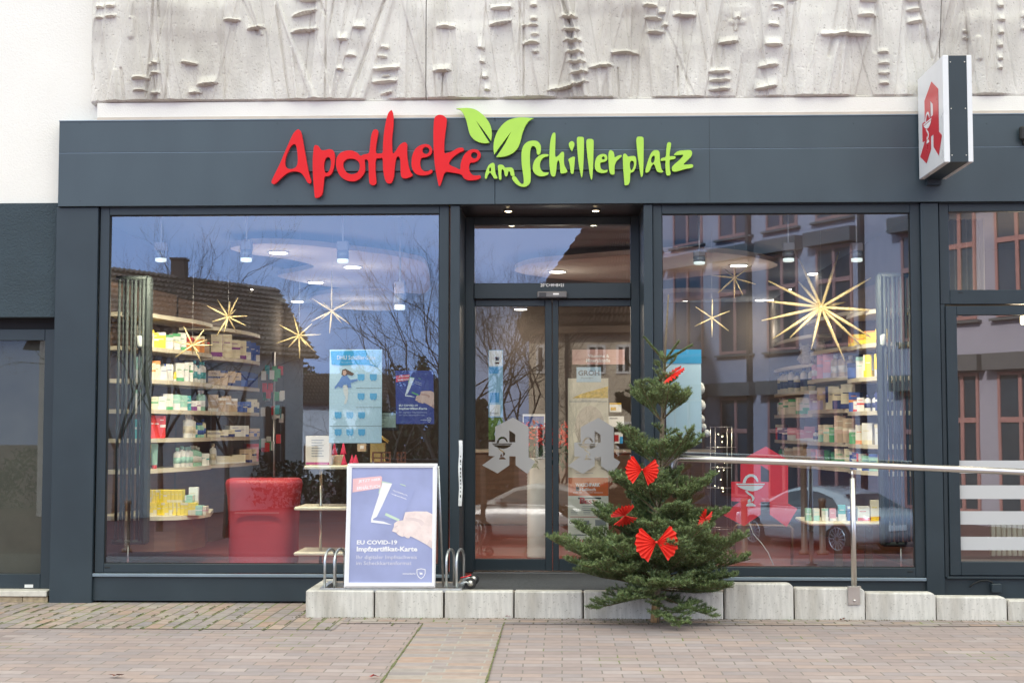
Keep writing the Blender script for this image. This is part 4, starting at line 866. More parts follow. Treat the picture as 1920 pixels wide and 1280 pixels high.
# ------------------------------------------------------------------ fir tree
YTREE = -.96
BARK = mat('fir_bark', (.20, .155, .105), rough=.9, var=.25, scale=30, bump=.6, bscale=120)
CUT = mat('cut_bark', (.42, .25, .12), rough=.9, var=.25, scale=30, bump=.5)
NEED = [mat('fir_needles', (.092, .150, .046), rough=.45, var=.30, scale=5, spec=.45), mat('fir_needles_pale', (.20, .26, .10), rough=.45, var=.25, scale=6, spec=.45), mat('fir_needles_blue', (.13, .19, .12), rough=.5, var=.2, scale=5)]
def fir():
    rng = random.Random(11)
    base = V3(1227, 1161, YTREE); base.z = .003
    def trunk(z):
        key = [(0, 1227), (.75, 1233), (1.45, 1243), (1.83, 1247), (2.30, 1255)]
        for (a, pa), (c, pc) in zip(key, key[1:]):
            if z <= c: px = pa+(pc-pa)*(z-a)/(c-a); break
        else: px = 1255
        return Vector((U(px, 800, YTREE)[0], YTREE, z))
    root = thing('fir_tree', 'small fresh green fir Christmas tree with red bows standing against the kerb', 'christmas tree', base)
    b = MB(); zs = [0, .1, .25, .5, .8, 1.1, 1.45, 1.83, 2.05, 2.30]; rs = [.036, .031, .030, .027, .023, .019, .014, .010, .007, .005]
    b.tube([trunk(z) for z in zs], rs, 10); b.m = 1
    b.tube([trunk(z)+Vector((-.004, -.006, 0)) for z in (.0, .05, .17)], [.033, .031, .024], 8)
    nb_ = MB(); br = MB()
    def needles(p, q, rad, dens, pale):
        L_ = (q-p).length; n = int(L_*dens); d = (q-p).normalized()
        s = d.cross(Vector((0, 0, 1))); s = s.normalized() if s.length > .05 else Vector((1, 0, 0)); u = s.cross(d)
        for i in range(n):
            t = i/n+rng.random()/n; a = rng.uniform(-1, 1); 
            ang = rng.gauss(math.pi/2, 1.0) if rng.random() < .8 else rng.uniform(0, 2*math.pi)
            side = s*math.cos(ang)*1.25+u*math.sin(ang)*.8
            side = side.normalized()
            l = rad*rng.uniform(.7, 1.15); root_ = p+(q-p)*t
            tip = root_+(side*.9+d*.65).normalized()*l
            wv = (d.cross(side).normalized() if rng.random() < .5 else d)*(.0017+.0007*rng.random())
            nb_.m = 1 if rng.random() < pale else (2 if rng.random() < .16 else 0)
            nb_.add([root_-wv, root_+wv, tip], [(0, 1, 2)])
    def twig(p, d, L_, lvl, pale):
        if L_ < .03: L_ = .03
        segs = 3; pts = [p]; dd = d.copy()
        for i in range(segs):
            dd = (dd+Vector((rng.uniform(-.08, .08), rng.uniform(-.08, .08), rng.uniform(.0, .13)))).normalized(); pts.append(pts[-1]+dd*L_/segs)
        r0 = .0035+.006*L_ if lvl == 0 else .0022
        br.tube(pts, [r0*(1-.7*i/segs) for i in range(segs+1)], 5, caps=False)
        for i in range(segs):
            bare = lvl == 0 and i == 0 and L_ > .25
            needles(pts[i]+(pts[i+1]-pts[i])*(.5 if bare else 0), pts[i+1], .021, 820 if lvl else 700, pale+(.35 if i == segs-1 else 0))
        if lvl < 2 and L_ > .07:
            ns = max(2, int(L_/.052)); side = dd.cross(Vector((0, 0, 1))).normalized()
            for k in range(ns):
                t = (k+1.1)/(ns+1.0)
                if lvl == 0: t = .22+.75*t
                i = min(segs-1, int(t*segs)); pp = pts[i]+(pts[i+1]-pts[i])*(t*segs-i)
                for sg in (-1, 1):
                    if rng.random() < .08: continue
                    l = L_*(.50 if lvl == 0 else .42)*(1.12-t)*rng.uniform(.75, 1.2)+.02
                    dn = (dd*.75+side*sg*.75+Vector((0, 0, rng.uniform(-.12, .42)))).normalized(); twig(pp, dn, l, lvl+1, pale)
        if lvl == 0:      # terminal fork
            side = dd.cross(Vector((0, 0, 1))).normalized()
    def whorl(z, L_, el, n, az0, droop=0, pale=.25, only=None, jit=.17):
        for k in range(n):
            az = az0+2*math.pi*k/n+rng.uniform(-.35, .35); e = R(el+rng.uniform(-11, 13))
            d = Vector((math.cos(az)*math.cos(e), math.sin(az)*math.cos(e), math.sin(e)))
            if d.y > .55 and z < .5: LL = L_*.55      # the kerb and landing are behind it
            else: LL = L_
            twig(trunk(z+rng.uniform(-.035, .035)), d, LL*rng.uniform(1-jit, 1+jit*.6), 0, pale+rng.uniform(-.12, .15))
    # leader
    needles(trunk(1.84), trunk(2.28), .012, 700, .7)
    # top whorl, the three shoots seen and one behind
    for (px, py, yy) in ((1207, 632, .02), (1274, 640, -.03), (1298, 647, .03), (1240, 660, .12)):
        tip = V3(px, py, YTREE+yy); p = trunk(1.83); br.tube([p, (p+tip)/2+Vector((0, 0, -.006)), tip], [.006, .005, .003], 6); needles(p+(tip-p)*.12, tip, .020, 4200, .75)
    whorl(1.62, .17, 42, 4, 1.0, pale=.55); whorl(1.74, .12, 45, 3, .2, pale=.6)
    whorl(1.42, .37, 34, 6, .35, pale=.45); whorl(1.47, .18, 52, 3, .9, pale=.4); whorl(1.32, .15, 22, 2, .9, pale=.35)
    whorl(1.06, .40, 32, 7, .1, pale=.33); whorl(1.10, .24, 48, 3, .5, pale=.42)
    whorl(.92, .30, 18, 3, .5)
    whorl(.77, .47, 23, 8, .25, pale=.33); whorl(.80, .30, 42, 3, .6, pale=.38); whorl(.66, .38, 14, 3, .8)
    whorl(.49, .60, 22, 8, .0, pale=.32); whorl(.52, .42, 40, 4, .3, pale=.34); whorl(.42, .50, 14, 4, .55)
    whorl(.31, .78, 12, 10, .2, pale=.3); whorl(.35, .50, 34, 5, .4); whorl(.29, .62, 7, 7, .6); whorl(.25, .58, -4, 9, .1, pale=.24); whorl(.20, .54, -12, 9, .45, pale=.24); whorl(.62, .42, 10, 4, .35, pale=.3)
    b.build('trunk', [BARK, CUT], root); br.build('branches', mat('fir_twig', (.14, .10, .055), rough=.9, var=.2, scale=30), root)
    nb_.build('needles', NEED, root); return len(nb_.f)
NF = fir(); print('needles', NF)
REDB = mat('red_bow_paper', (.80, .045, .030), rough=.5, var=.10, scale=25, spec=.4)
def bow(px, py, size, tilt, turn, label, yoff=-.05):
    c = V3(px, py, YTREE+yoff); b = MB(); s = size/264.0
    def tf(x, y, z):
        v = Vector((x*s, y*s, z*s)); v.rotate(Matrix.Rotation(turn, 3, 'Z')); v.rotate(Matrix.Rotation(tilt, 3, 'Y')); return c+v
    N = 16
    for sg in (-1, 1):
        vs = []; 
        for k in range(N+1):
            a = R(50)-R(115)*k/N; r_ = 1.0*(1+.05*math.sin(k*2.1)); zz = (.055 if k % 2 else -.055)
            vs += [tf(sg*.03, zz*.4, .03-.06*k/N), tf(sg*(.03+.55*r_*math.cos(a)), zz-.03, .55*r_*math.sin(a)), tf(sg*(.05+.95*r_*math.cos(a)), zz*1.5, .95*r_*math.sin(a))]
        fs = []
        for k in range(N): q = 3*k; fs += [(q, q+1, q+4, q+3), (q+1, q+2, q+5, q+4)]
        b.add(vs, fs)
    b.smooth = False; b.lathe([(.05*s, -.05*s), (.07*s, 0), (.05*s, .05*s)], c, 8)
    o = b.build('paper_bow', REDB); tag(o, label, 'bow', 'red paper bows on the fir tree'); return o
bow(1231, 1016, 37, R(-4), 0, 'large red pleated paper bow low on the front of the fir', -.60)
bow(1204, 880, 30, R(8), R(12), 'red pleated paper bow at mid height on the left of the fir', -.42)
bow(1259, 704, 30, R(-125), R(78), 'narrow red paper bow seen edge-on just under the tree top', -.04)
bow(1322, 972, 24, R(24), R(62), 'small red paper bow half hidden at the right side of the fir', -.30)
bow(1172, 966, 28, R(70), R(50), 'red paper bow deep in the left branches of the fir', -.34)
# fallen leaves and litter
LEAFM = mat('dry_leaf', (.16, .06, .04), rough=.9, var=.4, scale=30); LEAFR = mat('red_leaf', (.35, .05, .05), rough=.8, var=.3)
for i, (px, py, s, m_, lb) in enumerate(((218, 1266, .045, LEAFM, 'curled dry brown leaf on the pavers at lower left'), (847, 1155, .028, LEAFM, 'small dark leaf against the kerb near the drain band'),
        (952, 1156, .03, LEAFR, 'small red leaf against the kerb left of the fir'), (368, 1148, .025, LEAFM, 'tiny brown leaf on the mossy paved strip'), (702, 1267, .035, LEAFR, 'flat reddish leaf on the pavers left of the drain band'), (1580, 1161, .022, LEAFM, 'small dark leaf at the kerb foot left of the rail post'))):
    d = ray(px, py); t_ = (.012-CZ)/d.z; c = Vector((CX, CY, CZ))+d*t_; b = MB(); rng = random.Random(i); vs = [c+Vector((0, 0, .004))]
    n = 10
    for k in range(n):
        a = 2*math.pi*k/n; r_ = s*(.45+.55*abs(math.cos(a)))*rng.uniform(.6, 1.1); vs.append(c+Vector((r_*math.cos(a), r_*.7*math.sin(a), rng.uniform(-.003, .014))))
    b.add(vs, [(0, k+1, (k+1) % n+1) for k in range(n)]); tag(b.build('fallen_leaf', m_), lb, 'leaf')
rngp = random.Random(5)
# ------------------------------------------------------------------ the shop interior
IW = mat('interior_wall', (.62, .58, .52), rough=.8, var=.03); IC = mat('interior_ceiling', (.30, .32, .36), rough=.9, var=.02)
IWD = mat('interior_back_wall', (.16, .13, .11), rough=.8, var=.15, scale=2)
IF = mat('interior_floor', (.30, .075, .065), rough=.35, var=.15, scale=3); CLOUD = mat('ceiling_cloud', (.78, .72, .68), rough=.8, var=.01)
BROWN = mat('brown_panel', (.20, .11, .065), rough=.45, var=.2, scale=3, stretch=(1, 1, 8))
XL, XR, YBK, ZC, ZFL = -4.05, 3.0, 9.6, 3.17, .182
b = MB(); b.box(XL, .25, ZFL-.1, XR, YBK, ZFL-.002); b.build('interior_floor', IF, shop)
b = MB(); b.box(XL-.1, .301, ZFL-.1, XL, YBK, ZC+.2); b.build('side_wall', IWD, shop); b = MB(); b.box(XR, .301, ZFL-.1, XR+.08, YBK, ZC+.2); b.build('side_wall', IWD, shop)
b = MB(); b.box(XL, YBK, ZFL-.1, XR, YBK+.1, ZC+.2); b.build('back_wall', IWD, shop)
b = MB(); b.box(XL, .34, ZC, XR, YBK, ZC+.1); b.build('ceiling', IC, shop)
def cloud(pts, z, name='ceiling_cloud'):
    b = MB(); q = smoothloop(pts, 6); tr = tessellate_polygon([[Vector((p[0], p[1], 0)) for p in q]]); n = len(q)
    b.add([(p[0], p[1], z) for p in q]+[(p[0], p[1], z+.05) for p in q], [tuple(t) for t in tr]+[(i, (i+1) % n, (i+1) % n+n, i+n) for i in range(n)])
    b.build(name, CLOUD, shop)
def CP(px, py, z): d = ray(px, py); t = (z-CZ)/d.z; return (CX+d.x*t, CY+d.y*t)
zc_ = ZC-.12
cloud([CP(px, py, zc_) for px, py in ((432, 466), (480, 457), (560, 459), (650, 468), (764, 484), (800, 500), (800, 548), (735, 546), (640, 540), (560, 528), (520, 517), (560, 508), (588, 499), (540, 486), (470, 477))], zc_)
cloud([CP(px, py, zc_-.03) for px, py in ((580, 560), (620, 549), (720, 545), (760, 556), (740, 581), (650, 580), (600, 572))], zc_-.03)
cloud([CP(px, py, zc_) for px, py in ((965, 506), (1000, 493), (1080, 486), (1180, 478), (1290, 472), (1400, 480), (1458, 496), (1420, 508), (1330, 516), (1180, 530), (1060, 524), (990, 515))], zc_)
cloud([CP(px, py, zc_-.03) for px, py in ((1190, 560), (1260, 548), (1370, 550), (1380, 557), (1290, 564), (1200, 570))], zc_-.03)
ci = 0
LAMPS = [(522, 472, 1, 'in the upper white ceiling cloud left of the pendant'), (661, 499, 1, 'right of the glass pendant lamp'), (592, 528, 1, 'below the waist of the ceiling cloud'), (669, 556, 1, 'in the small cloud above the top gold star'), (669, 574, 1, 'lowest in the small ceiling cloud'),
         (462, 541, 0, 'over the tiled roof reflection'), (514, 569, 0, 'far back left of the small cloud'), (1045, 508, 1, 'behind the glass above the door'), (973, 592, 1, 'near the top of the left door leaf'), (1385, 496, 1, 'in the cloud over the back gold star'),
         (1527, 512, 0, 'right of the back gold star'), (1491, 541, 0, 'above the big gold star on the left'), (1456, 569, 0, 'left of the big gold star'), (1413, 605, 0, 'right of the lower gold star'), (1394, 621, 0, 'below and right of the lower gold star'), (1271, 593, 0, 'left of the lower gold star')]
for px, py, near, where in LAMPS:
    z = zc_-.001 if near else ZC-.001
    x, y = CP(px, py, z)
    if y > YBK-.3: y = YBK-.4; x = x*.9
    t = thing('ceiling_downlight', 'round ceiling downlight '+where, 'ceiling light', (x, y, z), 'round lit downlights in the shop ceiling')
    b = MB(); b.lathe([(.105, 0), (.105, -.01), (.09, -.012)], (x, y, z), 20); b.build('rim', WHITEP, t)
    b = MB(); b.lathe([(.085, -.012), (.085, -.016)], (x, y, z), 20); b.build('diffuser', GLOWW, t)
    ld = bpy.data.lights.new('downlight_lamp', 'POINT'); ld.energy = 3.4; ld.shadow_soft_size = .12; ld.color = (1, .86, .70)
    lo = bpy.data.objects.new('lamp_light', ld); COL.objects.link(lo); lo.parent = t; lo.location = (0, 0, -.45)
GLC = mat('lamp_glass_cylinder', (.22, .21, .22), rough=.25, metal=.2); GLOWD = mat('lamp_glow_dim', (.9, .9, .9), emit=(.9, 1, .92), es=.55); GLT = mat('lamp_mount', (.28, .21, .20), rough=.5)
for px, py0, py1, tx, where in ((302, 455, 490, .0, 'above the left shelves'), (462, 452, 490, 0, 'left of the ceiling cloud'), (643, 453, 492, 0, 'over the top gold star'), (750, 528, 580, 0, 'at the right edge of the left window'),
                            (1311, 470, 495, 0, 'above the back gold star on the left'), (1478, 456, 490, 0, 'over the big gold star'), (1606, 456, 490, 0, 'over the right shelves')):
    Y = .30 if py0 < 500 else .9
    x, z1_ = U(px, py0, Y); z0_ = U(px, py1, Y)[1]; r_ = .048
    t = thing('pendant_spotlight', 'cylindrical ceiling spotlight with lit end '+where, 'spotlight', (x, Y, z0_), 'cylindrical spotlights behind the shop windows')
    b = MB(); h = z1_-z0_; b.box(x-.045, Y-.04, z0_+h*.55, x+.045, Y+.04, z1_, .004); b.build('mount', GLT, t)
    b = MB(); b.lathe([(r_, h*.54), (r_, h*.16)], (x, Y, z0_), 18); b.build('lamp_body', GLC, t)
    b = MB(); b.lathe([(r_*.93, h*.16), (r_*.93, 0), (r_*.7, -.004)], (x, Y, z0_), 18); b.build('lit_end', GLOWD, t)
    b = MB(); b.box(x-.11, Y-.006, ZC-.03, x+.11, Y+.006, ZC-.014); b.tube([(x, Y, z1_), (x, Y, ZC-.03)], .006, 6); b.build('ceiling_track', WHITEP, t)
    ld = bpy.data.lights.new('spot_lamp', 'SPOT'); ld.energy = 92 if px == 302 else (60 if px > 1400 else (70 if px == 462 else 34)); ld.spot_size = R(135); ld.spot_blend = .8; ld.color = (1, .85, .62); ld.shadow_soft_size = .05
    lo = bpy.data.objects.new('lamp_light', ld); COL.objects.link(lo); lo.parent = t; lo.location = (0, 0, -.03)
    lo.rotation_euler = (R(35), 0, R(30) if px < 400 else (R(-30) if px > 1500 else 0))
# ---- shelving with stock
SHELF = mat('cream_shelf', (.82, .76, .60), rough=.4, var=.04, scale=3)
PC = {'white': (.78, .78, .76), 'cream': (.72, .66, .50), 'yellow': (.86, .66, .05), 'orange': (.72, .27, .06), 'green': (.10, .40, .18), 'mint': (.35, .62, .52), 'teal': (.06, .38, .42), 'blue': (.06, .12, .42),
      'navy': (.03, .04, .16), 'pink': (.70, .30, .36), 'red': (.65, .04, .04), 'lilac': (.45, .36, .50), 'beige': (.55, .42, .30), 'purple': (.22, .06, .26)}
def PM(c): return mat('carton_'+c, PC[c], rough=.45, var=.06, scale=20)
def product(kind, c, c2, p, w_, d, h, rot, label, group, cat):
    M_ = Matrix.Translation(p) @ Matrix.Rotation(rot, 4, 'Z'); b = MB()
    if kind == 'carton':
        b.box(-w_/2, -d/2, 0, w_/2, d/2, h, .0015, M_); b.m = 1
        lay = rngp.randrange(5); q = [(-1, .0, 1, .20), (-1, .82, 1, 1), (-1, .3, -.6, 1), (-1, .48, 1, .60), (-1, .0, 1, .42)][lay]; q2 = [(-.7, .62, .4, .66), (-.7, .55, .5, .59), (-.4, .62, .7, .66), (-.6, .78, .5, .82), (-.7, .66, .6, .70)][lay]
        for e in (q, q2): b.box(w_/2*e[0], -d/2-.0012, h*e[1], w_/2*e[2], -d/2-.0002, h*e[3], 0, M_)
        b.box(w_/2+.0002, -d/2*.8, h*q[1], w_/2+.0012, d/2*.5, h*q[3], 0, M_)
        nm = 'product_carton'
    elif kind == 'bottle':
        r_ = w_/2; pr = [(r_*.9, 0), (r_, .004), (r_, h*.68), (r_*.8, h*.76), (r_*.35, h*.80), (r_*.35, h*.86)]
        b.lathe(pr, p, 12); b.m = 1; b.lathe([(r_*.48, h*.84), (r_*.48, h), (r_*.35, h*1.005)], p, 10); b.lathe([(r_*1.012, h*.2), (r_*1.012, h*.5)], p, 12); nm = 'bottle'
    elif kind == 'tube':
        r_ = w_/2; vs = []; fs = []
        for i in range(5):
            t = i/4; rx = r_*(.85+.15*t); ry = r_*.8*(1-t)+.002*t
            for k in range(10): a = 2*math.pi*k/10; vs.append(M_ @ Vector((rx*math.cos(a), ry*math.sin(a), h*.15+h*.85*t)))
        for i in range(4):
            for k in range(10): fs.append((i*10+k, i*10+(k+1) % 10, (i+1)*10+(k+1) % 10, (i+1)*10+k))
        fs.append(tuple(40+k for k in range(10))); b.add(vs, fs); b.m = 1; b.lathe([(r_*.7, 0), (r_*.75, h*.15)], p, 10); nm = 'squeeze_tube'
    else:
        r_ = w_/2; b.lathe([(r_, 0), (r_, h*.7), (r_*.9, h*.75)], p, 14); b.m = 1; b.lathe([(r_*1.03, h*.72), (r_*1.03, h), (r_*.9, h*1.01)], p, 14); nm = 'jar'
    o = b.build(nm, [PM(c), PM(c2)]); tag(o, label, cat, group); return o
PLEFT = [(U(263, 800, .95)[0], .95), (U(300, 800, 1.35)[0]-.02, 1.35), (U(350, 800, 1.85)[0], 1.85), (U(396, 800, 2.45)[0], 2.45)]
PLEFT2 = [(U(398, 800, 2.75)[0], 2.75), (U(440, 800, 3.3)[0], 3.3), (U(486, 800, 4.1)[0], 4.1)]
PRIGHT = [(U(1660, 800, .95)[0], .95), (U(1625, 800, 1.35)[0], 1.35), (U(1590, 800, 1.9)[0], 1.9)]
PRIGHT2 = [(U(1596, 800, 2.0)[0], 2.0), (U(1555, 800, 2.7)[0], 2.7), (U(1515, 800, 3.4)[0], 3.4)]
PRIGHT3 = [(U(1524, 800, 3.7)[0], 3.7), (U(1485, 800, 4.6)[0], 4.6), (U(1452, 800, 5.6)[0], 5.6)]
def along(P, t):
    Ls = [math.dist(a, c) for a, c in zip(P, P[1:])]; s = t*sum(Ls)
    for (a, c), l in zip(zip(P, P[1:]), Ls):
        if s <= l or (a, c) == (P[-2], P[-1]): k = s/l; return (a[0]+(c[0]-a[0])*k, a[1]+(c[1]-a[1])*k), math.atan2(c[1]-a[1], c[0]-a[0])
        s -= l
def shelf_unit(P, levels, side, label, depthv=.34, lip=.035, bulge=.06):
    """side -1: the back is towards -x; shelves get one part each"""
    p0 = P[0]; t = thing('shelf_unit', label, 'shelving', ((P[0][0]+P[-1][0])/2, (P[0][1]+P[-1][1])/2, ZFL))
    n = 14
    for z in levels:
        b = MB(); front = []; back = []
        for i in range(n+1):
            (x, y), a = along(P, i/n); bu = bulge*math.sin(math.pi*i/n)**.7; front.append((x-side*bu, y)); back.append((x+side*depthv*(1 if i < n else .5), y))
        (x, y), a = along(P, 1); front.append((x+side*.05, y+.10)); back.append((x+side*depthv*.8, y+.10))
        vs = []; fs = []; m_ = len(front)
        for (fx_, fy_), (bx_, by_) in zip(front, back): vs += [(fx_, fy_, z-lip), (fx_, fy_, z), (bx_, by_, z), (bx_, by_, z-lip)]
        for i in range(m_-1):
            q = 4*i
            for k in range(4): fs.append((q+k, q+(k+1) % 4, q+4+(k+1) % 4, q+4+k))
        fs += [(3, 2, 1, 0), tuple(4*(m_-1)+k for k in range(4))]
        b.add(vs, fs); b.build('shelf', SHELF, t)
    b = MB(); vs = []
    for i in range(n+1): (x, y), a = along(P, i/n); vs += [(x+side*(depthv+.01), y, ZFL), (x+side*(depthv+.01), y, max(levels)+.28)]
    b.add(vs, [(2*i, 2*i+2, 2*i+3, 2*i+1) for i in range(n)]); 
    bo = b.build('back_panel', BROWN, t)
    return t
def stock(P, z, side, seq, lab, grp, t0=.03, t1=.97, off=.07, rot_face=None):
    """seq: list of (kind, colour, accent, width, height, count)"""
    items = [s for s in seq for _ in range(s[5])]; n = len(items); cnt = {}
    tot = {}
    for s in items: tot[(s[0], s[1])] = tot.get((s[0], s[1]), 0)+1
    for i, s in enumerate(items):
        t = t0+(t1-t0)*(i+.5)/n; (x, y), a = along(P, t); bu = .06*math.sin(math.pi*t)**.7
        rot = -side*R(38) if rot_face is None else rot_face; rot = R(-8)*side*-1+(R(40) if side < 0 else R(-40))
        hh = s[4]*rngp.choice((.84, .95, 1, 1, 1.06))*rngp.uniform(.97, 1.03); k = (s[0], s[1]); cnt[k] = cnt.get(k, 0)+1
        kindn = {'carton': 'carton', 'bottle': 'bottle', 'tube': 'tube', 'jar': 'jar'}[s[0]]
        which = (ORD[cnt[k]-1]+' ' if tot[k] > 1 else 'only ')
        product(s[0], s[1], s[2], Vector((x-side*(bu-off)*1.0, y, z+.0008)), s[3], s[3]*(1.1 if s[0] == 'carton' else 1), hh, rot+rngp.uniform(-.16, .16),
                f'{which}{s[1]} {kindn} from the window end of {lab}', grp, kindn)
LV = [2.345, 2.055, 1.775, 1.515, 1.265, 1.0, .62]
shelf_unit(PLEFT, LV[:-1]+[], -1, 'cream curved shelf unit nearest the left window, packed with pharmacy goods')
LN = ['the second shelf down at left', 'the third shelf down at left', 'the fourth shelf down at left', 'the fifth shelf down at left', 'the sixth shelf down at left']
C, B_, T_, J = 'carton', 'bottle', 'tube', 'jar'
stock(PLEFT, LV[1], -1, [(C, 'cream', 'yellow', .085, .17, 2), (C, 'yellow', 'white', .075, .15, 2), (C, 'white', 'green', .075, .15, 3), (J, 'orange', 'red', .12, .15, 1), (C, 'orange', 'cream', .12, .14, 2), (C, 'beige', 'red', .10, .13, 2)], LN[0], 'goods on the near left shelves')
stock(PLEFT, LV[2], -1, [(C, 'mint', 'white', .09, .19, 1), (C, 'cream', 'orange', .07, .17, 3), (C, 'white', 'blue', .085, .15, 2), (C, 'yellow', 'white', .06, .08, 1), (C, 'white', 'green', .08, .17, 3), (B_, 'white', 'teal', .06, .20, 5)], LN[1], 'goods on the near left shelves')
stock(PLEFT, LV[3], -1, [(C, 'white', 'mint', .10, .17, 1), (C, 'cream', 'green', .07, .13, 2), (C, 'white', 'green', .09, .14, 2), (C, 'mint', 'white', .09, .14, 2), (C, 'teal', 'white', .07, .14, 1), (C, 'white', 'purple', .08, .09, 2), (B_, 'mint', 'white', .06, .19, 2)], LN[2], 'goods on the near left shelves')
stock(PLEFT, LV[4], -1, [(C, 'teal', 'white', .10, .15, 1), (C, 'white', 'green', .09, .17, 1), (C, 'red', 'white', .07, .185, 3)], LN[3], 'goods on the near left shelves', .03, .35)
stock(PLEFT, LV[4], -1, [(B_, 'white', 'cream', .07, .21, 3), (B_, 'teal', 'white', .06, .14, 1), (B_, 'mint', 'blue', .06, .14, 3), (B_, 'cream', 'blue', .06, .17, 1)], LN[3], 'goods on the near left shelves', .6, .98)
stock(PLEFT, LV[5], -1, [(T_, 'green', 'white', .06, .22, 1), (T_, 'yellow', 'white', .06, .22, 1), (T_, 'mint', 'red', .06, .22, 1)], LN[4], 'goods on the near left shelves', .05, .3)
stock(PLEFT, LV[5], -1, [(B_, 'white', 'mint', .075, .18, 4), (B_, 'mint', 'white', .08, .20, 3), (C, 'white', 'teal', .10, .12, 2)], LN[4], 'goods on the near left shelves', .48, .98)
shelf_unit(PLEFT2, LV[:-1], -1, 'second cream curved shelf unit further back behind the left window')
L2 = ['the second shelf of the far left unit', 'the third shelf of the far left unit', 'the fourth shelf of the far left unit', 'the fifth shelf of the far left unit', 'the lowest shelf of the far left unit']
stock(PLEFT2, LV[1], -1, [(C, 'cream', 'purple', .12, .22, 4), (C, 'blue', 'white', .12, .18, 3)], L2[0], 'goods on the far left shelves')
stock(PLEFT2, LV[2], -1, [(C, 'beige', 'navy', .12, .14, 4), (C, 'navy', 'blue', .14, .15, 4), (C, 'orange', 'yellow', .08, .13, 1)], L2[1], 'goods on the far left shelves')
stock(PLEFT2, LV[3], -1, [(C, 'beige', 'white', .10, .16, 4), (C, 'blue', 'cream', .12, .10, 3), (C, 'cream', 'navy', .12, .13, 3)], L2[2], 'goods on the far left shelves')
stock(PLEFT2, LV[4], -1, [(C, 'cream', 'navy', .13, .07, 3), (C, 'white', 'blue', .12, .11, 3), (C, 'beige', 'blue', .13, .08, 3)], L2[3], 'goods on the far left shelves')
stock(PLEFT2, LV[5], -1, [(B_, 'white', 'cream', .07, .19, 1), (C, 'cream', 'white', .14, .08, 3), (C, 'beige', 'navy', .14, .14, 2), (C, 'pink', 'red', .13, .20, 1)], L2[4], 'goods on the far left shelves')
# left counter with the yellow cartons (facing the window)
o = thing('display_counter', 'low curved cream-topped counter with brown front stacked with yellow cartons', 'counter', (-3.4, 1.1, ZFL))
def cpt(px, Y): return (U(px, 950, Y)[0], Y)
q = [cpt(255, .78), cpt(300, .80), cpt(340, .88), cpt(372, 1.05), cpt(395, 1.35), cpt(400, 1.9), (-3.95, 2.2), (-4.0, .75)]
b = MB(); tr = tessellate_polygon([[Vector((p[0], p[1], 0)) for p in q]]); n = len(q)
b.add([(p[0], p[1], LV[6]-.035) for p in q]+[(p[0], p[1], LV[6]) for p in q], [tuple(t) for t in tr]+[tuple(i+n for i in t) for t in tr]+[(i, (i+1) % n, (i+1) % n+n, i+n) for i in range(n)]); b.build('counter_top', SHELF, o)
b = MB(); q2 = [(p[0]-.06, p[1]+.05) for p in q[:6]]
b.add([(p[0], p[1], ZFL+.14) for p in q2]+[(p[0], p[1], LV[6]-.036) for p in q2], [(i, i+1, i+7, i+6) for i in range(5)]); b.build('counter_front', BROWN, o)
Yc = .93; s_ = F/(Yc-CY)
k = 0
def ybox(px, i, row, z, hh, wpx, c='yellow', c2='cream'):
    x = U(px, 940, Yc)[0]; w_ = wpx/s_*.96
    product('carton', c, c2, Vector((x, Yc+.05+(.02 if row else 0), z)), w_, .09, hh, rngp.uniform(-.03, .03), f'{ORD[i]} {c} carton from the left in the {"upper" if row else "lower"} row on the counter', 'cartons stacked on the left counter', 'carton')
for i in range(14): ybox(266+i*7.25+3, i, 0, LV[6]+.001, .105, 7.2)
for i in range(10): ybox(272+i*7.2, i, 1, LV[6]+.1075, .105, 7.2)
ybox(371, 0, 0, LV[6]+.001, .08, 16, 'mint', 'white'); ybox(383, 0, 0, LV[6]+.001, .075, 7, 'cream', 'pink'); ybox(352, 0, 1, LV[6]+.107, .06, 15, 'mint', 'white')
product('carton', 'white', 'cream', Vector((U(364, 900, 1.1)[0], 1.1, LV[6]+.09)), .08, .06, .14, .1, 'tall white carton standing behind the mint cartons', None, 'carton')
# right shelving
LR = [2.395, 2.075, 1.80, 1.50, 1.215, 1.0, .585]
shelf_unit(PRIGHT, [LR[1], LR[2], LR[3], LR[4], LR[5]+0, .60][:6] and [2.36, 2.075, 1.79, 1.50, 1.215, .99], 1, 'cream shelf unit nearest the right window beside the radiator')
RN = ['the second shelf at right', 'the third shelf at right', 'the fourth shelf at right', 'the fifth shelf at right', 'the sixth shelf at right']
RL = [2.36, 2.075, 1.79, 1.50, 1.215, .99]
stock(PRIGHT, RL[1], 1, [(C, 'yellow', 'orange', .10, .11, 5)], RN[0], 'goods on the near right shelves')
stock(PRIGHT, RL[2], 1, [(C, 'white', 'yellow', .10, .19, 1), (C, 'yellow', 'white', .07, .19, 1), (C, 'white', 'mint', .07, .18, 1), (J, 'blue', 'navy', .15, .15, 1)], RN[1], 'goods on the near right shelves')
stock(PRIGHT, RL[3], 1, [(C, 'navy', 'white', .12, .19, 1), (B_, 'white', 'navy', .06, .14, 2), (C, 'white', 'red', .07, .11, 2), (C, 'blue', 'orange', .10, .17, 1)], RN[2], 'goods on the near right shelves')
stock(PRIGHT, RL[4], 1, [(C, 'white', 'cream', .10, .18, 2), (C, 'cream', 'orange', .08, .16, 1), (C, 'green', 'white', .10, .15, 1)], RN[3], 'goods on the near right shelves')
stock(PRIGHT, RL[5], 1, [(C, 'orange', 'yellow', .10, .17, 1), (C, 'mint', 'blue', .09, .15, 2), (C, 'white', 'red', .09, .14, 1), (C, 'blue', 'white', .09, .16, 2)], RN[4], 'goods on the near right shelves')
shelf_unit(PRIGHT2, [2.42, 2.10, 1.83, 1.53, 1.22, .99], 1, 'middle cream curved shelf unit behind the right window')
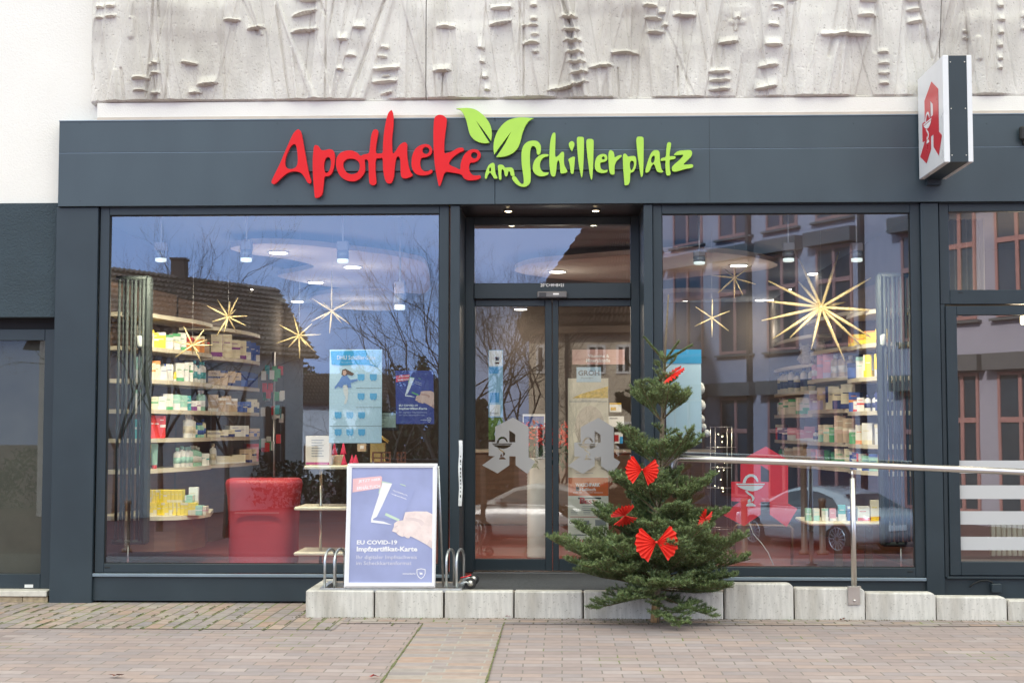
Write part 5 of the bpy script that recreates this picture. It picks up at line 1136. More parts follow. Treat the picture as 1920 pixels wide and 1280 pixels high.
RM = ['the third shelf of the middle right unit', 'the fourth shelf of the middle right unit', 'the fifth shelf of the middle right unit', 'the lowest shelf of the middle right unit']
stock(PRIGHT2, 1.83, 1, [(B_, 'beige', 'white', .09, .22, 3), (C, 'pink', 'lilac', .10, .24, 2), (B_, 'pink', 'white', .08, .2, 2)], RM[0], 'goods on the middle right shelves')
stock(PRIGHT2, 1.53, 1, [(C, 'cream', 'navy', .14, .22, 3), (C, 'beige', 'lilac', .11, .21, 2), (C, 'lilac', 'white', .10, .18, 2)], RM[1], 'goods on the middle right shelves')
stock(PRIGHT2, 1.22, 1, [(C, 'beige', 'cream', .12, .26, 2), (C, 'green', 'mint', .10, .16, 1), (C, 'cream', 'mint', .10, .17, 2), (B_, 'white', 'navy', .07, .12, 2)], RM[2], 'goods on the middle right shelves')
stock(PRIGHT2, .99, 1, [(C, 'cream', 'green', .10, .17, 2), (T_, 'green', 'cream', .07, .16, 2), (C, 'lilac', 'pink', .09, .18, 2)], RM[3], 'goods on the middle right shelves')
shelf_unit(PRIGHT3, [2.32, 2.02, 1.74, 1.50, 1.22, .97], 1, 'farthest cream shelf unit behind the right window')
RF_ = ['the third shelf of the farthest right unit', 'the fourth shelf of the farthest right unit', 'the fifth shelf of the farthest right unit', 'the lowest shelf of the farthest right unit']
stock(PRIGHT3, 1.74, 1, [(B_, 'cream', 'navy', .08, .26, 7)], RF_[0], 'goods on the farthest right shelves')
stock(PRIGHT3, 1.50, 1, [(C, 'cream', 'green', .14, .16, 5), (B_, 'white', 'cream', .09, .22, 2)], RF_[1], 'goods on the farthest right shelves')
stock(PRIGHT3, 1.22, 1, [(C, 'pink', 'white', .12, .14, 3), (C, 'navy', 'white', .12, .14, 2), (C, 'red', 'cream', .10, .17, 1)], RF_[2], 'goods on the farthest right shelves')
stock(PRIGHT3, .97, 1, [(C, 'beige', 'cream', .12, .17, 3), (B_, 'green', 'white', .08, .18, 2)], RF_[3], 'goods on the farthest right shelves')
# low table at right with samples
o = thing('display_table', 'low cream display table behind the right window with white and blue cartons', 'table', (2.4, 1.1, ZFL))
b = MB(); xq0, xq1 = U(1505, 960, 1.1)[0], U(1662, 960, 1.1)[0]; b.box(xq0, .8, LR[6]-.03, xq1, 1.5, LR[6], .01); b.build('table_top', SHELF, o)
b = MB(); b.box(xq0+.25, 1.0, ZFL, xq0+.31, 1.06, LR[6]-.031); b.box(xq1-.2, 1.0, ZFL, xq1-.14, 1.06, LR[6]-.031); b.build('table_legs', BROWN, o)
for i, (px, w_, h, c, c2) in enumerate(((1515, .05, .10, 'mint', 'white'), (1530, .05, .10, 'cream', 'mint'), (1546, .05, .10, 'white', 'mint'), (1561, .05, .10, 'pink', 'white'), (1578, .06, .13, 'teal', 'white'), (1596, .07, .12, 'blue', 'white'), (1618, .10, .12, 'white', 'red'), (1640, .07, .17, 'cream', 'yellow'), (1652, .03, .10, 'yellow', 'white'))):
    product('carton', c, c2, Vector((U(px, 960, 1.0)[0], 1.0, LR[6]+.001)), w_, .05, h, rngp.uniform(-.1, .1), f'{c} carton, {ORD[i]} from the left on the low display table', 'cartons on the low right display table', 'carton')
# plush figures on top right
PLUSH = mat('cream_plush', (.62, .55, .45), rough=1, var=.2, scale=50, bump=.8, bscale=300)
for i, (px, py, s) in enumerate(((1537, 658, .085), (1509, 662, .07))):
    c = V3(px, py, 3.2); b = MB(); b.smooth = True; b.lathe([(s*.1, s*1.15), (s*.6, s*.95), (s*.75, s*.5), (s*.55, s*.1), (s*.8, -s*.5), (s*.9, -s*1.2), (s*.5, -s*1.6)], c, 14)
    b.tube([c+Vector((-s*.5, -.02, -s*.2)), c+Vector((-s*1.1, -.05, -s*1.0))], [s*.28, s*.2], 8); b.tube([c+Vector((s*.5, -.02, -s*.2)), c+Vector((s*1.2, -.05, -s*.9))], [s*.28, s*.2], 8)
    b.lathe([(s*.28, s*1.0), (s*.1, s*1.35)], c+Vector((-s*.5, 0, 0)), 8); b.lathe([(s*.28, s*1.0), (s*.1, s*1.35)], c+Vector((s*.5, 0, 0)), 8)
    tag(b.build('plush_toy', PLUSH), ('larger ' if i == 0 else 'smaller ')+'cream plush toy sitting on a high shelf behind the big gold star', 'soft toy')
# radiators on the side walls
RADM = mat('radiator_paint', (.028, .036, .036), rough=.6, spec=.2, var=.05)
for sx, px, lb in ((-1, 238, 'tall dark tubular radiator at the left end of the left window'), (1, 1690, 'tall tubular radiator at the right end of the right window')):
    x = U(px, 800, .55)[0]; ztp, zbt = 2.62, .40
    o = thing('radiator', lb, 'radiator', (x, .55, zbt)); n = 7
    b = MB()
    for k in range(n):
        xx = x+(k-n/2+.5)*.034; yy = .62+.02*(k % 2)
        b.tube([(xx, yy, zbt+.03), (xx, yy, ztp-.03)], .0125, 8)
    b.build('tubes', RADM, o)
    b = MB(); b.tube([(x-n*.019, .63, zbt+.02), (x+n*.019, .63, zbt+.02)], .02, 8); b.tube([(x-n*.019, .63, ztp-.02), (x+n*.019, .63, ztp-.02)], .02, 8); b.build('header', RADM, o)
    b = MB(); xs_ = x-sx*.135; b.box(xs_-.022, .60, zbt, xs_+.022, .72, ztp, .02); b.build('side_fin', RADM, o)
    b = MB(); vx = U(262 if sx < 0 else 1655, 640, .62)[0]; b.lathe([(.022, -.05), (.026, -.03), (.026, .04), (.02, .05)], (vx, .62, U(262, 641, .62)[1]), 12); b.build('thermostat_head', mat('thermostat_grey', (.35, .38, .37), rough=.4), o)
    b = MB(); b.tube([(x, .63, zbt), (x, .63, ZFL)], .008, 6); b.build('pipe', STEEL, o)
# red rounded desk
REDD = mat('red_desk', (.40, .030, .045), rough=.5, var=.08, scale=4)
o = thing('red_desk', 'rounded glossy red service desk with a rolled top edge', 'desk', (U(485, 1050, 1.3)[0], 1.3, ZFL))
b = MB(); vs = []; n = 24; Yd = 1.25
cx_ = U(485, 950, Yd)[0]; s_ = F/(Yd-CY); prof = [(0, 64), (.10, 64), (.35, 64.5), (.60, 65.5), (.78, 67.5), (.88, 70), (.94, 71), (.98, 69), (1.0, 63)]
zt_ = U(485, 897, Yd)[1]
for h, wpx in prof:
    for k in range(n+1):
        a = math.pi*k/n; rx = wpx/s_; ca = math.cos(a); vs.append((cx_-rx*math.copysign(abs(ca)**.55, ca), Yd+.30-.32*max(0, math.sin(a))**.45*(wpx/68), ZFL+(zt_-ZFL)*h))
fs = []
for i in range(len(prof)-1):
    for k in range(n): fs.append((i*(n+1)+k, i*(n+1)+k+1, (i+1)*(n+1)+k+1, (i+1)*(n+1)+k))
fs.append(tuple((len(prof)-1)*(n+1)+k for k in range(n+1))); b.smooth = True; b.add(vs, fs); b.build('desk_shell', REDD, o)
b = MB(); b.box(cx_-.2, Yd-.035, 0+.62, cx_+.18, Yd-.02, .63+.0); b.build('desk_trim', mat('desk_line', (.4, .1, .12), rough=.4), o)
# display stand with glass shelves in the middle of the left window
o = thing('display_stand', 'two-tier cream display stand behind the poster stand in the left window', 'display stand', (U(640, 950, .9)[0], .9, ZFL))
xl, xr_ = U(572, 870, .8)[0], U(760, 870, .8)[0]
for py in (872.5, 950, 1035):
    z = U(600, py, .75)[1]; b = MB(); b.box(xl-(.08 if py > 900 else 0), .75, z-.03, xr_, 1.25, z, .008); b.build('tier', SHELF, o)
b = MB()
for px in (600, 690): x = U(px, 900, .9)[0]; b.tube([(x, .95, ZFL), (x, .95, U(600, 873, .75)[1]-.031)], .012, 8)
b.build('upright', STEEL, o)
zt1 = U(600, 872.5, .75)[1]; zt2 = U(600, 950, .75)[1]
def pbx(name, px0, py0, px1, py1, Y, d, mats, label, cat, group=None, stripes=()):
    b = MB(); pbox(b, px0, py0, px1, py1, Y, Y+d, .002)
    for (a, c, e, f, mi) in stripes: b.m = mi; pbox(b, a, c, e, f, Y-.0015, Y-.0003)
    oo = b.build(name, mats); tag(oo, label, cat, group); return oo
WOODR = mat('red_brown_wood', (.13, .045, .03), rough=.6, var=.3, scale=15); MAG = mat('magenta_print', (.42, .07, .20), rough=.5); CONE = mat('crimson_felt', (.52, .03, .09), rough=.9, var=.1)
pbx('gift_box', 573, 817, 618, 871, .80, .10, [mat('gift_cream', (.74, .66, .58), rough=.5), MAG, GREYI], 'white box with a magenta foot band standing on the upper display tier', 'box', None,
    [(573.5, 866, 617.5, 870.7, 1)]+[(584, 824+k*5, 607+(k % 2)*-3, 825.2+k*5, 2) for k in range(7)])
for i, (px, top, bot) in enumerate(((625, 829, 853), (642, 829, 852), (645, 852, 871), (660, 852, 871), (667, 852, 868))):
    x, z = U(px, bot, .88); h = U(px, top, .88)[1]-z; b = MB(); b.lathe([(.028, 0), (.024, h*.12), (.003, h)], (x, .88+(.05 if bot < 860 else 0), z if bot > 860 else z), 14)
    tag(b.build('felt_cone', CONE), f'crimson cone-shaped ornament, {ORD[i]} from the left on the display stand', 'ornament', 'crimson cones beside the white box')
pbx('ornament_box', 620, 853, 643, 871, .97, .06, [PM('cream'), PM('white')], 'small cream box under the left pair of crimson cones', 'box'); pbx('ornament_block', 670, 832, 686, 846, .97, .06, [PM('beige'), WHITEI], 'small square wooden tealight house between cones and gold roof', 'ornament', None, [(675, 835, 682, 841, 1)])
for (a, c) in ((699, 731), (745, 760)):
    b = MB(); Y = .9
    for px in (a, (a+c)/2, c): pbox(b, px-1.5, 847, px+1.5, 867, Y, Y+.02)
    for py in (848, 858, 866): pbox(b, a, py-1.2, c, py+1.2, Y+.001, Y+.019)
    tag(b.build('wooden_window_frame', WOODR), ('larger' if a == 699 else 'narrower')+' dark red wooden ornament frame with bars on the display tier', 'ornament')
b = MB(); b.tube([V3(690, 828, 1.0), V3(712, 816, 1.0), V3(728, 828, 1.0)], .012, 6); b.box(*V3(694, 866, .97), *V3(724, 830, 1.05)); tag(b.build('gold_house_ornament', [mat('gold_foil', (.75, .55, .22), rough=.3, metal=.8)]), 'gold-roofed little house ornament behind the tablet display', 'ornament')
# tablet / framed notice
o = thing('framed_notice', 'small dark-framed notice with pale green lines of writing, beside the blue window poster', 'notice', V3(716, 806, .5))
b = MB(); pbox(b, 682, 770, 748, 807, .50, .52, .004); b.build('frame', mat('notice_frame', (.05, .035, .03), rough=.3), o)
b = MB(); pbox(b, 688, 774, 742, 801, .498, .4995); b.build('sheet', mat('notice_sheet', (.45, .55, .48), rough=.4), o)
b = MB(); text(b, 'Sie vermissen Ihre Katze?', 690, 776, 730, 780, .4972, .01)
for k in range(5): pbox(b, 690, 783+k*3.4, 724-(k*7) % 12, 784+k*3.4, .4975, .4978)
b.build('writing', GREYI, o)
# blue-white poster hanging inside
def big_poster():
    Y = .42; o = thing('wall_poster', 'large pale blue poster with a jumping woman and rows of little shield symbols, left window', 'poster', V3(666, 830, Y))
    b = MB(); pbox(b, 617.5, 655, 716, 830, Y, Y+.004); b.build('sheet', mat('poster_paleblue', (.58, .78, .92), rough=.5, var=.06, scale=3), o)
    b = MB(); b.m = 0; Y2 = Y-.0012
    def pg(pts, k, m): b.m = m; b.poly([[U(px, py, Y2) for px, py in pts]], Y2-.0006*k)
    pg([(620, 658), (715, 656), (715, 676), (708, 688), (690, 684), (668, 683), (640, 685), (622, 683)], 0, 0)
    pg([(686, 656.5), (715, 656.5), (715, 676), (708, 687), (694, 682)], 1, 2)
    for r_, cols_ in ((707, (677, 700)), (743, (677, 700)), (778, (634, 656, 678)), (810, (634, 656, 678))):
        for cx__ in cols_: pg([(cx__-6.5, r_-6), (cx__+6.5, r_-6), (cx__+6.5, r_+3), (cx__+3, r_+7), (cx__, r_+5), (cx__-3, r_+7), (cx__-6.5, r_+3)], 0, 1)
        pg([(667 if len(cols_) == 2 else 618, r_+20), (715, r_+20), (715, r_+20.8), (667 if len(cols_) == 2 else 618, r_+20.8)], 0, 3)
    # jumping woman: coat, trousers, head, hair
    pg([(641, 705), (650, 703), (657, 712), (670, 710), (671, 713), (657, 718), (659, 726), (652, 727), (650, 720), (645, 721), (641, 727), (634, 724), (628, 729), (627, 726), (636, 714)], 1, 4)
    pg([(643, 722), (652, 722), (653, 735), (652, 748), (649, 757), (645, 757), (648, 745), (644, 735)], 1, 5)
    pg([(642, 693), (648, 691), (655, 695), (664, 700), (661, 704), (652, 702), (645, 705), (640, 702)], 1, 6); pg([(643, 695), (648, 694), (650, 699), (647, 704), (643, 702)], 2, 7)
    b.m = 8; text(b, 'DHU Schüßler-Salze', 632, 666, 704, 674, Y2-.002, .008); text(b, 'Gut zu wissen. Für mich.', 640, 678, 664, 680, Y2-.002)
    b.build('print', [mat('poster_cyan', (.05, .38, .72), rough=.5), mat('poster_skyblue', (.14, .48, .82), rough=.5), mat('poster_lightblue', (.35, .60, .82), rough=.5), GREYI, mat('poster_denim', (.16, .30, .66), rough=.5), PAPER,
                      mat('poster_hair', (.16, .09, .07), rough=.6), mat('poster_face', (.72, .45, .36), rough=.5), PAPER], o)
big_poster()
o = thing('window_poster', 'deep blue vaccination card poster stuck inside the left window, near its right edge', 'poster', V3(777, 795, .034))
def mpB(x, y, k):
    u = x/600; v = y/861; px = 741+(812.5-741)*u+1.5*v; py = 694.5+100*v
    return V3(px, py, .0345-.0004*k) + Vector((0, .006, 0))
poster_print(o, mpB, .08)
# light blue hanging posters in the right window
for (a, c, d, e, Y, lb) in ((1249, 655, 1315, 828, .45, 'light blue hanging poster behind the fir tree in the right window'),):
    o = thing('wall_poster', lb, 'poster', V3((a+d)/2, e, Y)); b = MB(); pbox(b, a, c, d, e, Y, Y+.004); b.build('sheet', _mats['poster_paleblue'], o)
    b = MB(); pbox(b, a, c, d, c+26, Y-.002, Y-.0005); b.build('print', _mats['poster_cyan'], o)
# white garland / angel decoration
WHT = mat('white_fluff', (.70, .70, .70), rough=1, var=.1, scale=60, bump=.8, bscale=250)
o = thing('hanging_decoration', 'white fluffy hanging winter decoration behind the fir tree', 'decoration', V3(1303, 850, .5)); b = MB()
for (px, py, r_) in ((1290, 715, .06), (1308, 728, .06), (1298, 745, .05), (1312, 760, .05), (1314, 785, .035), (1277, 783, .04), (1318, 800, .03), (1325, 812, .03)):
    c = V3(px, py, .55); b.smooth = True; b.lathe([(r_*.3, -r_), (r_*.85, -r_*.6), (r_, 0), (r_*.8, r_*.6), (r_*.3, r_)], c, 12)
b.build('fluff', WHT, o); b = MB(); b.lathe([(.03, -.03), (.032, 0), (.01, .03)], V3(1289, 697, .55), 12); b.build('silver_ball', STEEL, o)
# wire cage lamp with tiny lights
o = thing('wire_basket', 'tall wire basket stand with tiny lights right of the fir tree', 'decoration', V3(1352, 1050, .7)); b = MB()
for k in range(7):
    py = 800+k*38; r_ = .09+.03*(k % 2); c = V3(1352, py, .8); b.tube([c+Vector((r_*math.cos(t/12*2*math.pi), r_*math.sin(t/12*2*math.pi), 0)) for t in range(13)], .002, 4, False)
for k in range(4): a = k*math.pi/2+.4; b.tube([V3(1352, 800, .8)+Vector((.1*math.cos(a), .1*math.sin(a), 0)), V3(1352, 1050, .8)+Vector((.1*math.cos(a), .1*math.sin(a), 0))], .002, 4)
b.build('wire', STEEL, o); b = MB(); rr_ = random.Random(3)
for k in range(16): c = V3(1340+rr_.random()*22, 810+rr_.random()*120, .72); b.lathe([(.001, -.004), (.004, 0), (.001, .004)], c, 6)
b.build('tiny_lights', mat('fairy_glow', (1, .9, .6), emit=(1, .85, .5), es=8), o)
# frame bench, cable, posts low in the right window
b = MB(); Y = .8; b.tube([V3(1377, 1056, Y), V3(1377, 988, Y), V3(1382, 984, Y), V3(1480, 986, Y), V3(1485, 990, Y), V3(1485, 1058, Y)], .012, 6); tag(b.build('bench_frame', BROWN), 'low rounded frame of a bench under the red letter sticker', 'bench')
b = MB(); b.tube([V3(1405, 978, .3), V3(1412, 1000, .28), V3(1428, 1018, .26), V3(1440, 1035, .24), V3(1450, 1058, .22)], .003, 5); tag(b.build('white_cable', PAPER), 'thin white cable trailing down to the right window sill', 'cable')
# gold stars
GOLD = mat('gold_foil_straw', (.74, .60, .32), rough=.38, metal=.15, var=.2, scale=60)
def star(px, py, rpx, Y, n, seed, label, tips=None):
    rng = random.Random(seed); c = V3(px, py, Y); s = (Y-CY)/F; o = thing('gold_star', label, 'star ornament', c, 'gold spiked stars hanging behind the shop windows')
    th = rpx*s*.024+.0030; Y = Y
    if tips is None: tips = []
    ts = [V3(a, d, Y+dy) for a, d, dy in tips]
    for e in ts:
        b = MB(); b.tube([c, c+(e-c)*.5, e], [th*.8, th, th*.35], 6); b.build('ray', GOLD, o)
    b = MB(); b.lathe([(th*.6, -th*1.5), (th*1.8, 0), (th*.6, th*1.5)], c, 8); b.build('hub', GOLD, o)
    b = MB(); b.tube([c, (c.x, c.y, ZC-.13)], .0008, 4); b.build('thread', PAPER, o)
star(428, 594, 45, 1.15, 12, 1, 'gold spiked star in front of the second shelf unit, second from left', [(388, 573, 0), (446, 558, -.05), (463, 592, 0), (460, 610, -.05), (443, 622, .1), (420, 623, 0), (406, 630, 0), (398, 603, 0), (408, 562, .12), (431, 566, -.12), (442, 580, .14)])
star(361, 647, 40, 1.1, 12, 2, 'leftmost gold spiked star, in front of the orange cartons', [(345, 612, 0), (383, 617, 0), (389, 636, .04), (398, 647, 0), (377, 678, 0), (361, 664, .1), (328, 670, 0), (322, 639, 0), (372, 660, -.12)])
star(561, 629, 42, 1.2, 12, 3, 'gold spiked star at the eaves of the reflected roof', [(524, 609, 0), (550, 590, .1), (585, 607, 0), (602, 627, 0), (590, 659, 0), (562, 672, 0), (541, 651, 0), (519, 643, 0), (575, 648, -.1)])
star(622, 583, 45, 1.25, 12, 4, 'pale gold spiked star hanging highest in the left window', [(586, 560, 0), (622, 508, .05), (659, 564, 0), (655, 607, 0), (641, 606, .04), (618, 625, 0), (602, 598, 0), (584, 602, 0), (605, 566, .12), (640, 570, .1)])
star(1377, 521, 42, 1.4, 12, 5, 'dim gold spiked star near the ceiling at the left of the right window', [(1334, 516, 0), (1378, 499, 0), (1410, 498, .1), (1417, 533, 0), (1393, 553, 0), (1377, 559, 0), (1346, 549, 0), (1360, 505, .15)])
star(1335, 596, 40, 1.1, 12, 6, 'small bright gold spiked star above the tip of the fir tree', [(1304, 575, 0), (1336, 560, 0), (1368, 583, 0), (1366, 620, 0), (1335, 632, 0), (1302, 612, 0)])
star(1540, 576, 108, 1.15, 14, 7, 'biggest gold star with fourteen long rays in the right window', [(1441, 527, 0), (1497, 482, .06), (1573, 472, 0), (1633, 521, 0), (1657, 583, 0), (1633, 632, 0), (1584, 677, 0), (1568, 638, -.1), (1521, 655, 0), (1481, 633, 0), (1449, 635, .05), (1428, 601, 0), (1435, 564, 0), (1497, 528, .2), (1586, 566, .25), (1615, 648, .12)])
# behind the doors: posters, brochures, poinsettia, basket
Yd = DY+.10
def dsheet(name, a, c, d, e, Y, m, label, cat='poster', els=(), texts=(), mats=()):
    o = thing(name, label, cat, V3((a+d)/2, e, Y)); b = MB(); pbox(b, a, c, d, e, Y, Y+.003); b.build('sheet', m, o); b = MB(); used = list(mats)
    for (mi, x0, y0, x1, y1) in els: b.m = mi; pbox(b, x0, y0, x1, y1, Y-.0015, Y-.0004)
    for (mi, s, x0, y0, x1, y1, bo) in texts: b.m = mi; text(b, s, x0, y0, x1, y1, Y-.0022, bo)
    if b.f: b.build('print', used, o)
    return o
ORG_ = mat('print_orange', (.55, .12, .03), rough=.5); CRM = mat('poster_cream', (.66, .58, .44), rough=.5, var=.08); GLD = mat('print_gold', (.66, .42, .05), rough=.5, var=.3, scale=40); DRED = mat('print_dark_red', (.45, .02, .03), rough=.5); AZ = mat('print_azure', (.05, .33, .72), rough=.5); GRS = mat('print_grass', (.14, .24, .05), rough=.7, var=.4, scale=60); PNK = mat('poster_dusty_pink', (.50, .30, .27), rough=.5)
dsheet('door_poster', 916, 656, 943, 782, Yd, mat('print_sky', (.30, .55, .78), rough=.5, var=.12, scale=20), 'narrow blue and white poster with a shield in the left door leaf', 'poster',
       [(0, 917, 657, 942, 686), (1, 917, 688, 935, 700), (2, 918, 736, 936, 754), (0, 918, 758, 938, 780), (3, 928, 669, 936, 672), (3, 928, 679, 936, 682), (2, 929, 672, 935, 676)], [(4, 'Bioblock', 919, 772, 935, 776, .01)], [WHITEI, AZ, AZ, REDS, GREYI])
dsheet('grass_print', 916, 783, 943, 824, Yd+.004, GRS, 'green meadow print below the narrow blue door poster', 'poster')
dsheet('pink_poster', 1073, 655, 1171, 683, Yd+.6, PNK, 'dusty pink sign about vitamins and minerals inside the right door', 'sign', [], [(0, 'Vitamine &', 1103, 664, 1142, 670, .01), (0, 'Mineralstoffe', 1099, 672, 1144, 679, .01)], [WHITEI])
dsheet('name_plate', 1081, 688, 1127, 716, Yd-.002, mat('plate_blue', (.45, .60, .70), rough=.5), 'small pale blue name plate at the top of the right door posters', 'sign', [], [(0, 'GROH', 1084, 694, 1124, 704, .03), (0, 'Energie', 1090, 707, 1112, 710, .0)], [GREYI])
o = dsheet('door_poster', 1065, 709, 1141, 894, Yd, CRM, 'tall cream poster with a golden field and an oval portrait in the right door leaf', 'poster',
       [(2, 1068, 752, 1138, 753), (2, 1090, 750, 1120, 751), (2, 1080, 881, 1106, 882), (2, 1080, 886, 1112, 887)], [], [GLD, PAPER, GREYI])
b = MB(); b.poly([[U(px, py, Yd-.002) for px, py in ((1073, 746), (1090, 738), (1140, 724), (1140, 746))]], Yd-.002); b.m = 1; b.poly([[U(1106+28*math.cos(t/16*math.pi*2), 800+40*math.sin(t/16*math.pi*2), Yd-.002) for t in range(16)]], Yd-.002); b.build('picture', [GLD, mat('portrait_beige', (.56, .46, .36), rough=.5, var=.1, scale=15)], o)
dsheet('sponsor_poster', 1065, 894, 1141, 1033, Yd, mat('poster_ivory', (.64, .62, .55), rough=.5), 'white sponsor poster with an orange head and several firm names in the right door leaf', 'poster',
       [(0, 1065.5, 895, 1140.5, 929), (1, 1080, 912, 1086, 920), (5, 1084, 932, 1127, 935), (4, 1066, 1002, 1098, 1003.5)]+[(4, 1092-k, 948+k*3.4, 1115+k, 949+k*3.4) for k in range(3)]+[(4, 1070+c_*24, 956+r_*3, 1083+c_*24, 957+r_*3) for c_ in range(3) for r_ in range(3)]+[(3, 1069, 968, 1135, 969), (4, 1094, 975, 1105, 985), (4, 1116, 974, 1136, 985)],
       [(2, 'WASCHPARK', 1079, 905, 1125, 912, .03), (2, 'Haßloch', 1087, 914, 1117, 920, .02), (2, 'IHRE NR. 1 IN DER REGION', 1075, 922, 1130, 924, .0), (3, 'BEST', 1089, 937, 1119, 944, .03), (3, 'B', 1087, 932, 1098, 944, .05), (5, 'GROH', 1067, 975, 1088, 981, .02), (4, 'ALTENPFLEGE', 1067, 1000.5, 1100, 1003, .0), (3, 'VOXA GMBH', 1073, 1010, 1120, 1018, .03)], [ORG_, AZ, WHITEI, DRED, GREYI, BLACKI])
dsheet('leaflet', 1143, 755, 1165, 772, Yd+.5, PAPER, 'small yellow-topped leaflet in the rack right of the cream poster', 'leaflet', [(0, 1143, 755, 1165, 758), (0, 1145, 763, 1155, 769)], [], [GLD])
dsheet('leaflet', 1141, 780, 1170, 800, Yd+.5, PAPER, 'white folded leaflet halfway up the rack in the right door', 'leaflet', [(0, 1143, 783, 1158, 785)], [], [GREYI])
dsheet('leaflet', 1152, 810, 1168, 831, Yd+.5, PAPER, 'leaflet with a dark red square low in the rack', 'leaflet', [(0, 1152, 815, 1160, 827), (1, 1162, 818, 1168, 831)], [], [DRED, AZ])
dsheet('picture_frame', 980, 776, 1023, 802, Yd+.7, PAPER, 'white-framed blue picture behind the poinsettia', 'picture', [(0, 982, 780, 1020, 800)], [], [mat('print_deep_blue', (.06, .10, .32), rough=.5, var=.5, scale=30)])
o = thing('poinsettia', 'red poinsettia on a white ribbed pedestal behind the middle of the door', 'plant', V3(1020, 1040, 1.2))
PR_ = mat('poinsettia_red', (.60, .05, .03), rough=.6, var=.25, scale=30); PGn = mat('poinsettia_leaf', (.03, .07, .02), rough=.6)
rng = random.Random(8); b = MB()
for i in range(150):
    c = V3(rng.uniform(982, 1076), rng.uniform(793, 832), 1.2+rng.uniform(-.15, .15)); a = rng.uniform(0, 6.28); l = rng.uniform(.03, .06); d = Vector((math.cos(a), rng.uniform(-.6, .3), math.sin(a)*.7)).normalized(); s = d.orthogonal()*.4
    b.add([c, c+(d+s)*l*.5, c+d*l, c+(d-s)*l*.5], [(0, 1, 2, 3)])
b.build('red_bracts', PR_, o); b = MB()
for i in range(90):
    c = V3(rng.uniform(985, 1085), rng.uniform(830, 870), 1.22+rng.uniform(-.1, .15)); a = rng.uniform(3.4, 6.0); l = rng.uniform(.06, .12); d = Vector((math.cos(a)*.6, rng.uniform(-.6, .3), math.sin(a))).normalized(); s = d.orthogonal()*.35
    b.add([c, c+(d+s)*l*.5, c+d*l, c+(d-s)*l*.5], [(0, 1, 2, 3)])
b.build('leaves', PGn, o); b = MB(); c = V3(1012, 1045, 1.25); hh = V3(1012, 858, 1.25).z-c.z; pr = []
for k in range(61): pr.append((.105+.006*(k % 2), hh*k/60))
b.lathe(pr, c, 20); b.build('ribbed_pedestal', mat('silver_ribbed', (.60, .60, .58), rough=.35), o)
# back-of-shop furniture: counter and dim shelves
o = thing('sales_counter', 'long wooden sales counter at the back of the shop', 'counter', (.3, 6.5, ZFL)); b = MB(); b.box(-1.2, 6.2, ZFL, 1.8, 6.9, 1.05, .02); b.build('body', BROWN, o); b = MB(); b.box(-1.25, 6.15, 1.052, 1.85, 6.95, 1.09, .01); b.build('worktop', SHELF, o)
o = thing('rotating_rack', 'rack hung with green and red packets beyond the far left shelves', 'display stand', V3(515, 880, 4.6)); b = MB(); rng = random.Random(6)
for i in range(34):
    c = V3(rng.uniform(488, 530), rng.choice((700, 735, 775, 830))+rng.uniform(-9, 9), 4.6+rng.uniform(-.1, .2)); b.m = rng.randrange(4); s = .05; b.box(c.x-s*.5, c.y, c.z-s, c.x+s*.5, c.y+.02, c.z+s)
b.build('packets', [PM('green'), PM('teal'), PM('red'), PM('white')], o); b = MB(); b.tube([V3(513, 1040, 4.75), V3(513, 660, 4.75)], .02, 8); b.build('pole', STEEL, o)
# room behind the right-hand unit: pale radiator, curtain
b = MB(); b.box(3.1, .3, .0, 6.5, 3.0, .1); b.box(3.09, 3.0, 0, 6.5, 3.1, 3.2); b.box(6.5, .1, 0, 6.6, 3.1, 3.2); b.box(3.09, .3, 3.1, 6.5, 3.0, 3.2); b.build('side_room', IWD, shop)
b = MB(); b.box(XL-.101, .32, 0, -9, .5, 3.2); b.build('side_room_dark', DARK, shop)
o = thing('panel_radiator', 'cream ribbed panel radiator low behind the striped right pane', 'radiator', V3(1900, 1040, .5)); b = MB()
xq = U(1858, 1000, .5)[0]; z0_, z1_ = U(1858, 1042, .5)[1], U(1858, 982, .5)[1]
for k in range(16): b.box(xq+k*.042, .5, z0_, xq+k*.042+.036, .55, z1_, .006)
b.build('ribs', mat('radiator_cream', (.70, .72, .55), rough=.4), o)
b = MB(); vs = []
xq = U(1782, 600, .6)[0]
for k in range(25): x = xq+k*.012; y = .6+.02*math.sin(k*1.6); vs += [(x, y, U(1782, 560, .6)[1]), (x, y, 3.05)]
b.add(vs, [(2*i, 2*i+2, 2*i+3, 2*i+1) for i in range(24)]); tag(b.build('curtain', mat('beige_curtain', (.50, .42, .28), rough=.9)), 'short beige curtain gathered behind the upper right pane', 'curtain')
ld = bpy.data.lights.new('room_lamp', 'POINT'); ld.energy = 12; ld.color = (1, .8, .55); ld.shadow_soft_size = .12
t = thing('globe_lamp', 'warm lit lamp near the ceiling behind the far right sash', 'lamp', V3(1915, 600, 1.2)); b = MB(); b.box(*(V3(1914, 608, 1.2)-Vector((0, .02, 0))), *(V3(1921, 592, 1.2)+Vector((0, .02, 0))), .01); b.build('lamp_shade', GLOW, t)
lo = bpy.data.objects.new('lamp_light', ld); COL.objects.link(lo); lo.parent = t; lo.location = (0, -.1, 0)
